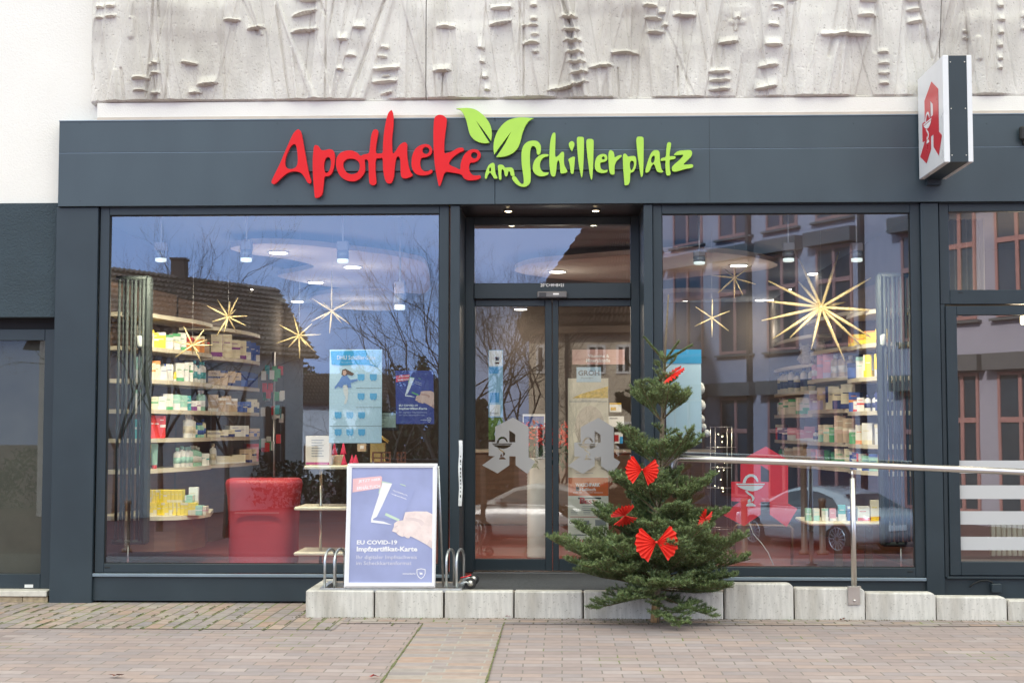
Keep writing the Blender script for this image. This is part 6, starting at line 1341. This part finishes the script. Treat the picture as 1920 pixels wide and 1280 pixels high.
# ------------------------------------------------------------------ the square behind the camera, seen mirrored in the panes
def gz(x, y): return slope(x, y)-.004
LAV = mat('grey_rendered_wall', (.33, .32, .39), rough=.9, var=.06, scale=.6); PINKF = mat('pink_window_frame', (.36, .19, .18), rough=.5); DGL = mat('dark_window_glass', (.035, .05, .07), rough=.12, spec=.8, var=.3, scale=.5)
PIPE = mat('dark_downpipe', (.03, .03, .035), rough=.5); CASS = mat('awning_box_grey', (.11, .11, .115), rough=.5)
A_ = V3(1559, 800, 34.0); dv = Vector((-.524, .852, 0))
def Fx(px, py):
    d = ray(px, py); C = Vector((CX, CY, CZ)); n = Vector((dv.y, -dv.x, 0)); t = (A_-C).dot(n)/d.dot(n); p = C+d*t
    return (p-A_).dot(dv), p.z
ob = thing('office_building', 'long grey rendered building with tall pink-framed windows and awning boxes, mirrored in the right window', 'building', flip_y(Vector((A_.x, A_.y, -1.35))))
rn = Vector((-dv.y, dv.x*-1*-1, 0)); rd = Vector((dv.x, -dv.y, 0)); rn = Vector((-.852, .524, 0))   # along and outward, in real space
Ar = flip_y(A_)
def L3(t, o_, z): p = Ar+rd*t+rn*o_; return (p.x, p.y, z)
def lb(b, t0, o0, z0, t1, o1, z1):
    vs = [L3(t, o_, z) for z in (z0, z1) for o_ in (o0, o1) for t in (t0, t1)]
    b.add(vs, [(0, 2, 3, 1), (4, 5, 7, 6), (0, 1, 5, 4), (1, 3, 7, 5), (3, 2, 6, 7), (2, 0, 4, 6)])
b = MB(); lb(b, -13, -9, -1.6, 13.5, 0, 11); b.build('wall', LAV, ob)
b = MB(); lb(b, -13.4, -9.4, 11, 13.9, .5, 11.3); b.build('eaves', PIPE, ob)
def owin(px0, py0, px1, py1, bars=True, sill=True, cas=None):
    t1, z1 = Fx(px0, (py0)); t0, _ = Fx(px1, py0); tm = (t0+t1)/2; pm = (px0+px1)/2
    z1 = Fx(pm, py0)[1]; z0 = Fx(pm, py1)[1]
    wd = owin_abs(t0, z0, t1, z1, sill)
def owin_abs(t0, z0, t1, z1, sill=True, cas=False):
    b = MB(); f = .09
    lb(b, t0, .0, z0, t0+f, .05, z1); lb(b, t1-f, .0, z0, t1, .05, z1); lb(b, t0+f, .0, z1-f, t1-f, .05, z1); lb(b, t0+f, .0, z0, t1-f, .05, z0+f); tm = (t0+t1)/2; lb(b, tm-.06, .0, z0+f, tm+.06, .055, z1-f)
    zt = z0+(z1-z0)*.66; lb(b, t0+f, .0, zt-.07, tm-.06, .06, zt+.07); lb(b, tm+.06, .0, zt-.07, t1-f, .06, zt+.07)
    w_ = b.build('window', PINKF, ob); g_ = MB(); lb(g_, t0+.05, -.02, z0+.05, t1-.05, .02, z1-.05); g_.build('pane', DGL, w_)
    if sill: s_ = MB(); lb(s_, t0-.15, .0, z0-.10, t1+.15, .16, z0-.03); s_.build('window_sill', CASS, w_)
    if cas: c_ = MB(); lb(c_, t0-.25, .0, z1+.05, t1+.25, .36, z1+.50); c_.build('awning_box', CASS, w_)
rowz = {}
cols_px = [(1264, 1319), (1350, 1409), (1439, 1497), (1532, 1600)]
cc = []
for a, c in cols_px: t1 = Fx(a, 560)[0]; t0 = Fx(c, 560)[0]; cc.append((t0, t1))
pitch = (cc[0][0]-cc[3][0])/3; wdt = sum(c[1]-c[0] for c in cc)/4
full = list(cc)
for a, c in ((1692, 1748), (1772, 1832), (1868, 1955), (2000, 2100)): full.append((Fx(c, 560)[0], Fx(a, 560)[0]))
full.append((cc[0][0]+pitch, cc[0][1]+pitch))
mz0 = (Fx(1470, 656)[1]+Fx(1566, 650)[1])/2; mz1 = (Fx(1470, 476)[1]+Fx(1566, 461)[1])/2; tz0 = (Fx(1460, 429)[1]+Fx(1371, 445)[1])/2; gz1 = Fx(1380, 745)[1]
for t0, t1 in full:
    up_ = .5 if t1 < Fx(1765, 560)[0] else 0
    owin_abs(t0, mz0+up_, t1, mz1+up_, True, True); owin_abs(t0, tz0, t1, tz0+2.4); owin_abs(t0, -1.0, t1, gz1+up_, False, True)
b = MB()
for px in (1408, 1620): t = Fx(px, 600)[0]; lb(b, t-.07, .0, -1.3, t+.07, .16, 11)
for t in (Fx(1408, 600)[0]-13.5, Fx(1620, 600)[0]-9.5): lb(b, t-.06, .0, -1.3, t+.06, .14, 11)
b.build('downpipe', PIPE, ob)
# tiled houses
TILE = mat('brown_roof_tile', (.115, .078, .066), rough=.75, var=.4, scale=3); TILE2 = mat('weathered_roof_tile', (.10, .068, .058), rough=.8, var=.3, scale=3)
def tiles(b, e0, e1, r0, r1, nc, ncol):
    e0, e1, r0, r1 = map(Vector, (e0, e1, r0, r1)); up = (e1-e0).cross(r0-e0).normalized(); up = up if up.z > 0 else -up
    for c in range(nc):
        v0, v1 = c/nc, (c+1)/nc; vs = []; m_ = ncol*4
        for i in range(m_+1):
            u = i/m_; w_ = .055*math.sin(u*ncol*2*math.pi)
            p = (e0+(e1-e0)*u)*(1-v0)+(r0+(r1-r0)*u)*v0; q = (e0+(e1-e0)*u)*(1-v1)+(r0+(r1-r0)*u)*v1
            vs += [p, p+up*(.13+w_), q+up*(.01+w_)]
        fs = []
        for i in range(m_): a = 3*i; fs += [(a, a+3, a+4, a+1), (a+1, a+4, a+5, a+2)]
        b.add(vs, fs)
WALLG = mat('house_wall_grey', (.55, .53, .54), rough=.9); WALLC = mat('house_wall_cream', (.68, .60, .48), rough=.9); WDK = mat('dark_house_window', (.03, .035, .045), rough=.2, spec=.8)
SHUT = mat('brown_shutter', (.09, .045, .03), rough=.6)
def gable(name, label, R0, R1, w_, drop, wm, tm, nc=13, ncol=40, wins=(), chim=()):
    R0 = flip_y(Vector(R0)); R1 = flip_y(Vector(R1)); dr = (R1-R0); dr.z = 0; L_ = dr.length; dr.normalize(); n = Vector((-dr.y, dr.x, 0)); n = n if n.y > 0 else -n
    gz_ = -1.4; o = thing(name, label, 'house', ((R0+R1)/2*1).xy.to_3d()+Vector((0, 0, gz_)))
    dz = Vector((0, 0, drop)); b = MB(); E0, E1 = R0+n*w_-dz, R1+n*w_-dz; B0, B1 = R0-n*w_-dz, R1-n*w_-dz
    tiles(b, E0, E1, R0, R1, nc, ncol); b.add([B0, B1, R1, R0], [(0, 1, 2, 3)]); rf = b.build('roof', tm, o)
    for (u, hh) in chim:
        p = R0+(R1-R0)*u; c = MB(); c.box(p.x-.22, p.y-.25, p.z-1.0, p.x+.22, p.y+.25, p.z+hh); c.box(p.x-.26, p.y-.29, p.z+hh, p.x+.26, p.y+.29, p.z+hh+.07); c.build('chimney', mat('chimney_brick', (.07, .045, .04), rough=.9), rf)
    b = MB(); ins = .35; c0, c1, c2, c3 = R0+n*(w_-ins)-dz+dr*ins, R1+n*(w_-ins)-dz-dr*ins, R1-n*(w_-ins)-dz-dr*ins, R0-n*(w_-ins)-dz+dr*ins
    up = Vector((0, 0, drop*ins/w_)); vs = []
    for c in (c0, c1, c2, c3): vs += [Vector((c.x, c.y, gz_)), c+up*.7]
    vs += [R1-dr*ins-Vector((0, 0, .15)), R0+dr*ins-Vector((0, 0, .15))]
    b.add(vs, [(0, 2, 3, 1), (2, 4, 5, 3), (4, 6, 7, 5), (6, 0, 1, 7), (3, 5, 8), (7, 1, 9)]); b.build('wall', wm, o)
    for (u0, u1, z0, z1) in wins:
        b = MB(); pr = .04
        for uu in ((u0, u1),):
            a = c0+(c1-c0)*u0+n*pr; c = c0+(c1-c0)*u1+n*pr; b.add([(a.x, a.y, z0), (c.x, c.y, z0), (c.x, c.y, z1), (a.x, a.y, z1)], [(0, 1, 2, 3)])
        b.build('window', WDK, o); b = MB(); sw = (u1-u0)*.45
        for s0, s1 in ((u0-sw, u0-.004), (u1+.004, u1+sw)):
            a = c0+(c1-c0)*s0+n*(pr+.03); c = c0+(c1-c0)*s1+n*(pr+.03); b.add([(a.x, a.y, z0-.05), (c.x, c.y, z0-.05), (c.x, c.y, z1+.05), (a.x, a.y, z1+.05)], [(0, 1, 2, 3)])
        b.build('shutters', SHUT, o)
    return o
z_r = 6.24
R1v = V3(518, 541, 39); R0v = V3(120, 486, 30.6); R0v.z = R1v.z
gable('tiled_house', 'brown tiled house with a chimney behind bare trees, mirrored in the left window', R0v, R1v, 1.9, 2.55, WALLG, TILE, 15, 46,
      [(.80, .86, .2, 2.0), (.60, .66, .2, 2.0), (.42, .48, .2, 2.0)], [(.50, .52)])
q0, q1 = V3(545, 700, 62), V3(735, 702, 62)
gable('low_house', 'low distant house with a pale roof mirrored between the big house and the poster', q0, q1, 2.4, 1.6, WALLG, TILE2, 9, 30, [(.2, .28, -.6, .4), (.6, .68, -.6, .4)])
# cream house with a hipped roof, mirrored in the door glass
hy = 1.2
def DR(px, py, D): v = V3(px, py, D); return Vector((v.x, hy+.06-v.y, v.z))
o = thing('cream_house', 'cream house with a steep weathered tile roof, mirrored in the entrance glass', 'house', Vector((1.5, -33, -1.4)))
e0, e1 = DR(968, 612, 34), DR(1196, 606, 34); r0, r1 = DR(1128, 384, 38), DR(1192, 378, 38); e0.z = e1.z = (e0.z+e1.z)/2; r0.z = r1.z = (r0.z+r1.z)/2
b = MB(); tiles(b, e0, e1, r0, r1, 15, 26); bk = Vector((e0.x, e0.y-8, e0.z)); bk2 = Vector((r1.x, e0.y-8, e0.z)); b.add([e0, bk, r0], [(0, 1, 2)]); b.add([bk, bk2, r1, r0], [(0, 1, 2, 3)]); b.build('roof', TILE2, o)
b = MB(); b.box(e0.x+.4, e0.y-7.6, -1.6, e1.x, e0.y-.4, e0.z-.05); b.build('wall', WALLC, o)
b = MB(); b.box(e0.x+.1, e0.y-.42, e0.z-.25, e1.x, e0.y-.05, e0.z-.02); b.build('cornice', mat('cornice_brown', (.16, .11, .08), rough=.8), o)
for (px, wq_) in ((1118, 34), (1020, 30), (1170, 30)):
    for (ya, yb) in ((645, 700), (790, 860)):
        b = MB(); a = DR(px-wq_/2, ya, 34.2); c = DR(px+wq_/2, yb, 34.2); b.box(a.x, e0.y-.42, c.z, c.x, e0.y-.36, a.z); wn = b.build('window', WHITEP, o)
        b = MB(); b.box(a.x+.08, e0.y-.359, c.z+.08, (a.x+c.x)/2-.04, e0.y-.35, a.z-.08); b.box((a.x+c.x)/2+.04, e0.y-.359, c.z+.08, c.x-.08, e0.y-.35, a.z-.08); b.build('pane', WDK, wn)
b = MB(); a = DR(1060, 620, 34); b.box(a.x, e0.y-.40, -1.4, a.x+.12, e0.y-.28, e0.z-.2); b.build('downpipe', PIPE, o)
# bare trees
TB = mat('bare_bark', (.045, .036, .030), rough=.9, var=.3, scale=8)
def bare_tree(px, Yv, topy, seed, label, spread=.5, yg=.03, n0=3, dens=1.0, lean=0.):
    rng = random.Random(seed); base = flip_y(V3(px, 900, Yv), yg); base.z = gz(base.x, base.y); top = V3(px, topy, Yv).z; H = top-base.z
    root = thing('bare_tree', label, 'tree', base); b = MB()
    def grow(p, d, L_, r_, lvl):
        n = 3 if lvl < 3 else 2; pts = [p]; rs = [r_]
        for i in range(n):
            d = (d+Vector((rng.gauss(0, .10), rng.gauss(0, .10), rng.gauss(.04, .06)))).normalized(); pts.append(pts[-1]+d*L_/n); rs.append(r_*(1-.4*(i+1)/n))
        b.tube(pts, rs, 6 if lvl < 2 else (4 if lvl < 4 else 3), caps=False)
        if lvl >= 7 or L_ < .13: return
        k = rng.choice((2, 3)) if lvl < 5 else rng.choice((2, 2, 3))
        for j in range(k+(1 if rng.random() < dens-1 else 0)):
            a = rng.uniform(0, 6.28); side = d.orthogonal().normalized(); side.rotate(Matrix.Rotation(a, 3, d)); dd = (d*(1-spread*.5)+side*spread*rng.uniform(.6, 1.3)+Vector((0, 0, .12))).normalized()
            t = rng.uniform(.35, 1); i = min(n-1, int(t*n)); grow(pts[i]+(pts[i+1]-pts[i])*(t*n-i) if j else pts[-1], dd, L_*rng.uniform(.60, .84), r_*.56, lvl+1)
    tr = MB(); p1 = base+Vector((lean*.3, 0, H*.26)); tr.tube([base, base+Vector((.02, .02, H*.13)), p1], [H*.012, H*.009, H*.0078], 8); tr.build('trunk', TB, root)
    for j in range(n0+1):
        a = 6.28*j/(n0+1)+rng.random(); grow(p1, Vector((math.cos(a)*spread*.8+lean*.2, math.sin(a)*spread*.8, 1)).normalized(), H*.27, H*.0058, 1)
    b.build('branches', TB, root)
bare_tree(300, 26, 392, 1, 'tall bare tree in front of the tiled roof ridge, leftmost in the left window reflection', .55)
bare_tree(425, 24, 425, 2, 'bare tree over the roof right of the chimney in the left window reflection', .62)
bare_tree(215, 30, 470, 12, 'thin bare tree at the left edge of the left window reflection', .6)
bare_tree(735, 24, 590, 3, 'spreading bare tree with a forked trunk behind the blue posters in the reflection', .75, dens=1.3)
bare_tree(822, 21, 460, 4, 'high bare tree at the right edge of the left window reflection', .6)
bare_tree(905, 22, 430, 5, 'dense bare tree mirrored in the left door leaf', .6, 1.2/2+.03, dens=1.6)
bare_tree(968, 28, 500, 6, 'bare tree before the cream house in the door reflection', .62, 1.2/2+.03, dens=1.5)
bare_tree(1050, 24, 640, 9, 'small bare tree low in the right door leaf reflection', .7, 1.2/2+.03, dens=1.2)
CON = mat('dark_conifer', (.030, .040, .022), rough=.9, var=.4, scale=3)
for i, (px, ty, yv, lb) in enumerate(((588, 682, 74, 'dark round conifer beyond the low house in the reflection'), (652, 640, 78, 'taller dark conifer right of the house gable in the reflection'), (778, 668, 70, 'dark evergreen behind the spreading bare tree in the reflection'))):
    c = flip_y(V3(px, 800, yv)); g0 = gz(c.x, c.y); c.z = g0; top = V3(px, ty, yv).z; H = top-g0; root = thing('conifer_tree', lb, 'tree', c); b = MB(); rng = random.Random(i)
    lobes = [(Vector((rng.gauss(0, .16), rng.gauss(0, .1), rng.uniform(.3, .92)))*H, H*rng.uniform(.08, .17)) for _ in range(9)] if i != 1 else [(Vector((rng.gauss(0, .012), 0, .35+.62*q_/9))*H, H*(.085-.007*q_)) for q_ in range(9)]
    for k in range(6000):
        lc, lr = lobes[rng.randrange(9)]; d1 = Vector((rng.gauss(0, 1), rng.gauss(0, 1), rng.gauss(0, 1))).normalized(); p = c+lc+d1*lr*rng.uniform(.5, 1.15); s = rng.uniform(.06, .18)
        d1 = Vector((rng.gauss(0, 1), rng.gauss(0, 1), rng.gauss(0, 1))).normalized()*s; d2 = d1.orthogonal()*.8; b.add([p-d1, p+d2, p+d1*1.2], [(0, 1, 2)])
    b.build('crown', CON, root); b = MB(); b.tube([c, c+Vector((0, 0, H*.3))], .18, 8); b.build('trunk', TB, root)
# hedge and low walls along the far side of the square
rng = random.Random(2); b = MB()
for k in range(9000):
    x = rng.uniform(-22, -2.5); y = -36+rng.uniform(-.6, .6)+.25*math.sin(x*3); z = -1.35+rng.random()**.7*(1.6+.35*math.sin(x*1.7)+.2*math.sin(x*4.1)); s = rng.uniform(.05, .13); d1 = Vector((rng.gauss(0, 1), rng.gauss(0, 1), rng.gauss(0, 1))).normalized()*s
    p = Vector((x, y, z)); b.add([p-d1, p+d1.orthogonal()*.8, p+d1], [(0, 1, 2)])
for k in range(15000):
    x = rng.uniform(-7.6, -1.6); y = -37+rng.uniform(-.9, .9); hgt = 3.6+.8*math.sin(x*1.3+1)+.5*math.sin(x*3.7)+.3*math.sin(x*9); z = -1.35+rng.random()**.75*hgt; s = rng.uniform(.06, .16); d1 = Vector((rng.gauss(0, 1), rng.gauss(0, 1), rng.gauss(0, 1))).normalized()*s
    p = Vector((x, y, z)); b.add([p-d1, p+d1.orthogonal()*.8, p+d1], [(0, 1, 2)])
tag(b.build('hedge', CON), 'low dark winter hedge along the far side of the square', 'hedge', None, 'stuff')
# silver cars
def car(label, p, head, paint, plate=None):
    o = thing('parked_car', label, 'car', p, 'silver cars parked on the square', head)
    W = mat('car_paint_'+paint, (.50, .51, .53), rough=.25, metal=.3, var=.03, coat=.8); GL = mat('car_glass', (.06, .07, .08), rough=.06, spec=1); TY = BLACKR
    ORG[o] = Vector((0, 0, 0))
    xs = [-2.25, -2.2, -1.95, -1.5, -1.0, -.4, .3, .9, 1.3, 1.7, 2.0, 2.2, 2.28]
    low = [.42, .30, .24, .22, .20, .19, .19, .19, .20, .22, .24, .32, .42]; hi = [.80, .90, .97, .98, .97, .96, .95, .94, .90, .84, .77, .68, .60]; hw = [.62, .74, .83, .87, .88, .88, .88, .88, .87, .85, .80, .70, .58]
    b = MB(); b.smooth = True; m_ = 12; vs = []
    for x, l, h, w_ in zip(xs, low, hi, hw):
        pr = [(-w_*.86, l), (-w_*.98, l+.10), (-w_, l+(h-l)*.5), (-w_*.99, h-.10), (-w_*.90, h-.02), (-w_*.5, h+.015), (w_*.5, h+.015), (w_*.90, h-.02), (w_*.99, h-.10), (w_, l+(h-l)*.5), (w_*.98, l+.10), (w_*.86, l)]
        vs += [(x, y, z) for y, z in pr]
    fs = [(i*m_+k, (i+1)*m_+k, (i+1)*m_+(k+1) % m_, i*m_+(k+1) % m_) for i in range(len(xs)-1) for k in range(m_)]+[tuple(range(m_)), tuple((len(xs)-1)*m_+k for k in range(m_))[::-1]]
    b.add(vs, fs); body = b.build('body', W, o)
    cx = [(-1.75, .96), (-1.15, 1.27), (-.5, 1.39), (.1, 1.40), (.55, 1.30), (1.25, .94)]; b = MB(); b.smooth = True; vs = []
    for x, h in cx:
        k = (h-.94)/.46; wt = .80-.20*k; vs += [(x, -.82, .93), (x, -wt-.02, h-.05), (x, -wt+.10, h), (x, wt-.10, h), (x, wt+.02, h-.05), (x, .82, .93)]
    fs = [(i*6+k, (i+1)*6+k, (i+1)*6+k+1, i*6+k+1) for i in range(5) for k in range(5)]; b.add(vs, fs); b.build('roof', W, o)
    b = MB()
    for sg in (-1, 1):
        b.add([(x, sg*y, z) for x, y, z in ((-1.35, .835, .98), (.95, .835, .97), (.45, .70, 1.24), (.0, .655, 1.315), (-.55, .655, 1.30), (-1.05, .70, 1.18))], [(0, 1, 2, 3, 4, 5)])
    b.add([(.62, -.52, 1.30), (.62, .52, 1.30), (1.2, .66, .99), (1.2, -.66, .99)], [(0, 1, 2, 3)]); b.add([(-1.22, -.5, 1.265), (-1.22, .5, 1.265), (-1.78, .62, .985), (-1.78, -.62, .985)], [(0, 1, 2, 3)])
    b.build('car_window', GL, o)
    for x in (-1.36, 1.36):
        for sg in (-1, 1):
            b = MB(); b.lathe([(.26, sg*.74), (.325, sg*.76), (.33, sg*.84), (.31, sg*.885), (.25, sg*.885)], (x, 0, .325), 26, 'y'); wh = b.build('wheel', TY, o)
            b = MB()
            for k in range(14):
                a = 2*math.pi*k/14; b.add([(x+.05*math.cos(a-.25), sg*.895, .325+.05*math.sin(a-.25)), (x+.235*math.cos(a-.07), sg*.889, .325+.235*math.sin(a-.07)), (x+.235*math.cos(a+.07), sg*.889, .325+.235*math.sin(a+.07)), (x+.05*math.cos(a+.25), sg*.895, .325+.05*math.sin(a+.25))], [(0, 1, 2, 3)])
            b.tube([(x+.24*math.cos(a), sg*.888, .325+.24*math.sin(a)) for a in [2*math.pi*k/20 for k in range(21)]], .014, 5, False); b.build('rim', GALV, wh)
            b = MB(); b.lathe([(.36, sg*.60), (.375, sg*.872), (.33, sg*.874)], (x, 0, .335), 26, 'y'); b.build('wheel_arch', DARK, o)
    for sg in (-1, 1):
        b = MB(); b.box(2.12, sg*.52-.13, .60, 2.24, sg*.52+.13, .72, .03); b.build('headlight', mat('headlamp', (.7, .7, .72), rough=.1), o)
        b = MB(); b.box(-2.25, sg*.62-.14, .72, -2.17, sg*.62+.14, .84, .02); b.build('tail_light', mat('tail_lamp', (.35, .01, .01), rough=.2), o)
        b = MB(); b.box(.72, sg*.98-.09, .98, .86, sg*.98+.06, 1.10, .02); b.build('wing_mirror', W, o)
    b = MB(); b.box(-2.268, -.26, .52, -2.25, .26, .64, .004); b.build('number_plate', WHITEP, o)
    return o
pc = flip_y(V3(1500, 900, 21.5)); car('silver coupe mirrored in the right window beneath the red letter', (pc.x+.5, pc.y, gz(pc.x, pc.y)), math.atan2(-.852, -.56), 'silver')
pc = flip_y(V3(1010, 900, 22.5), .63); car('silver car with its front wheel mirrored low in the left door leaf', (pc.x+.1, pc.y, gz(pc.x, pc.y)), math.atan2(-.25, -1), 'silver')
for i, (px, yv, h, lb) in enumerate(((1507, 13.5, 1.9, 'tall dark post on the square mirrored before the silver coupe'), (1541, 13.2, .95, 'short dark bollard mirrored right of the tall post'), (1395, 13.4, .95, 'short dark bollard mirrored left of the red letter'), (240, 15, .95, 'dark bollard mirrored low at the left of the left window'))):
    c = flip_y(V3(px, 900, yv)); c.z = gz(c.x, c.y); b = MB(); b.lathe([(.10, 0), (.10, .06), (.055, .09), (.055, h-.08), (.07, h-.06), (.06, h)], c, 12); tag(b.build('bollard', BROWN), lb, 'bollard', 'bollards and posts on the square')
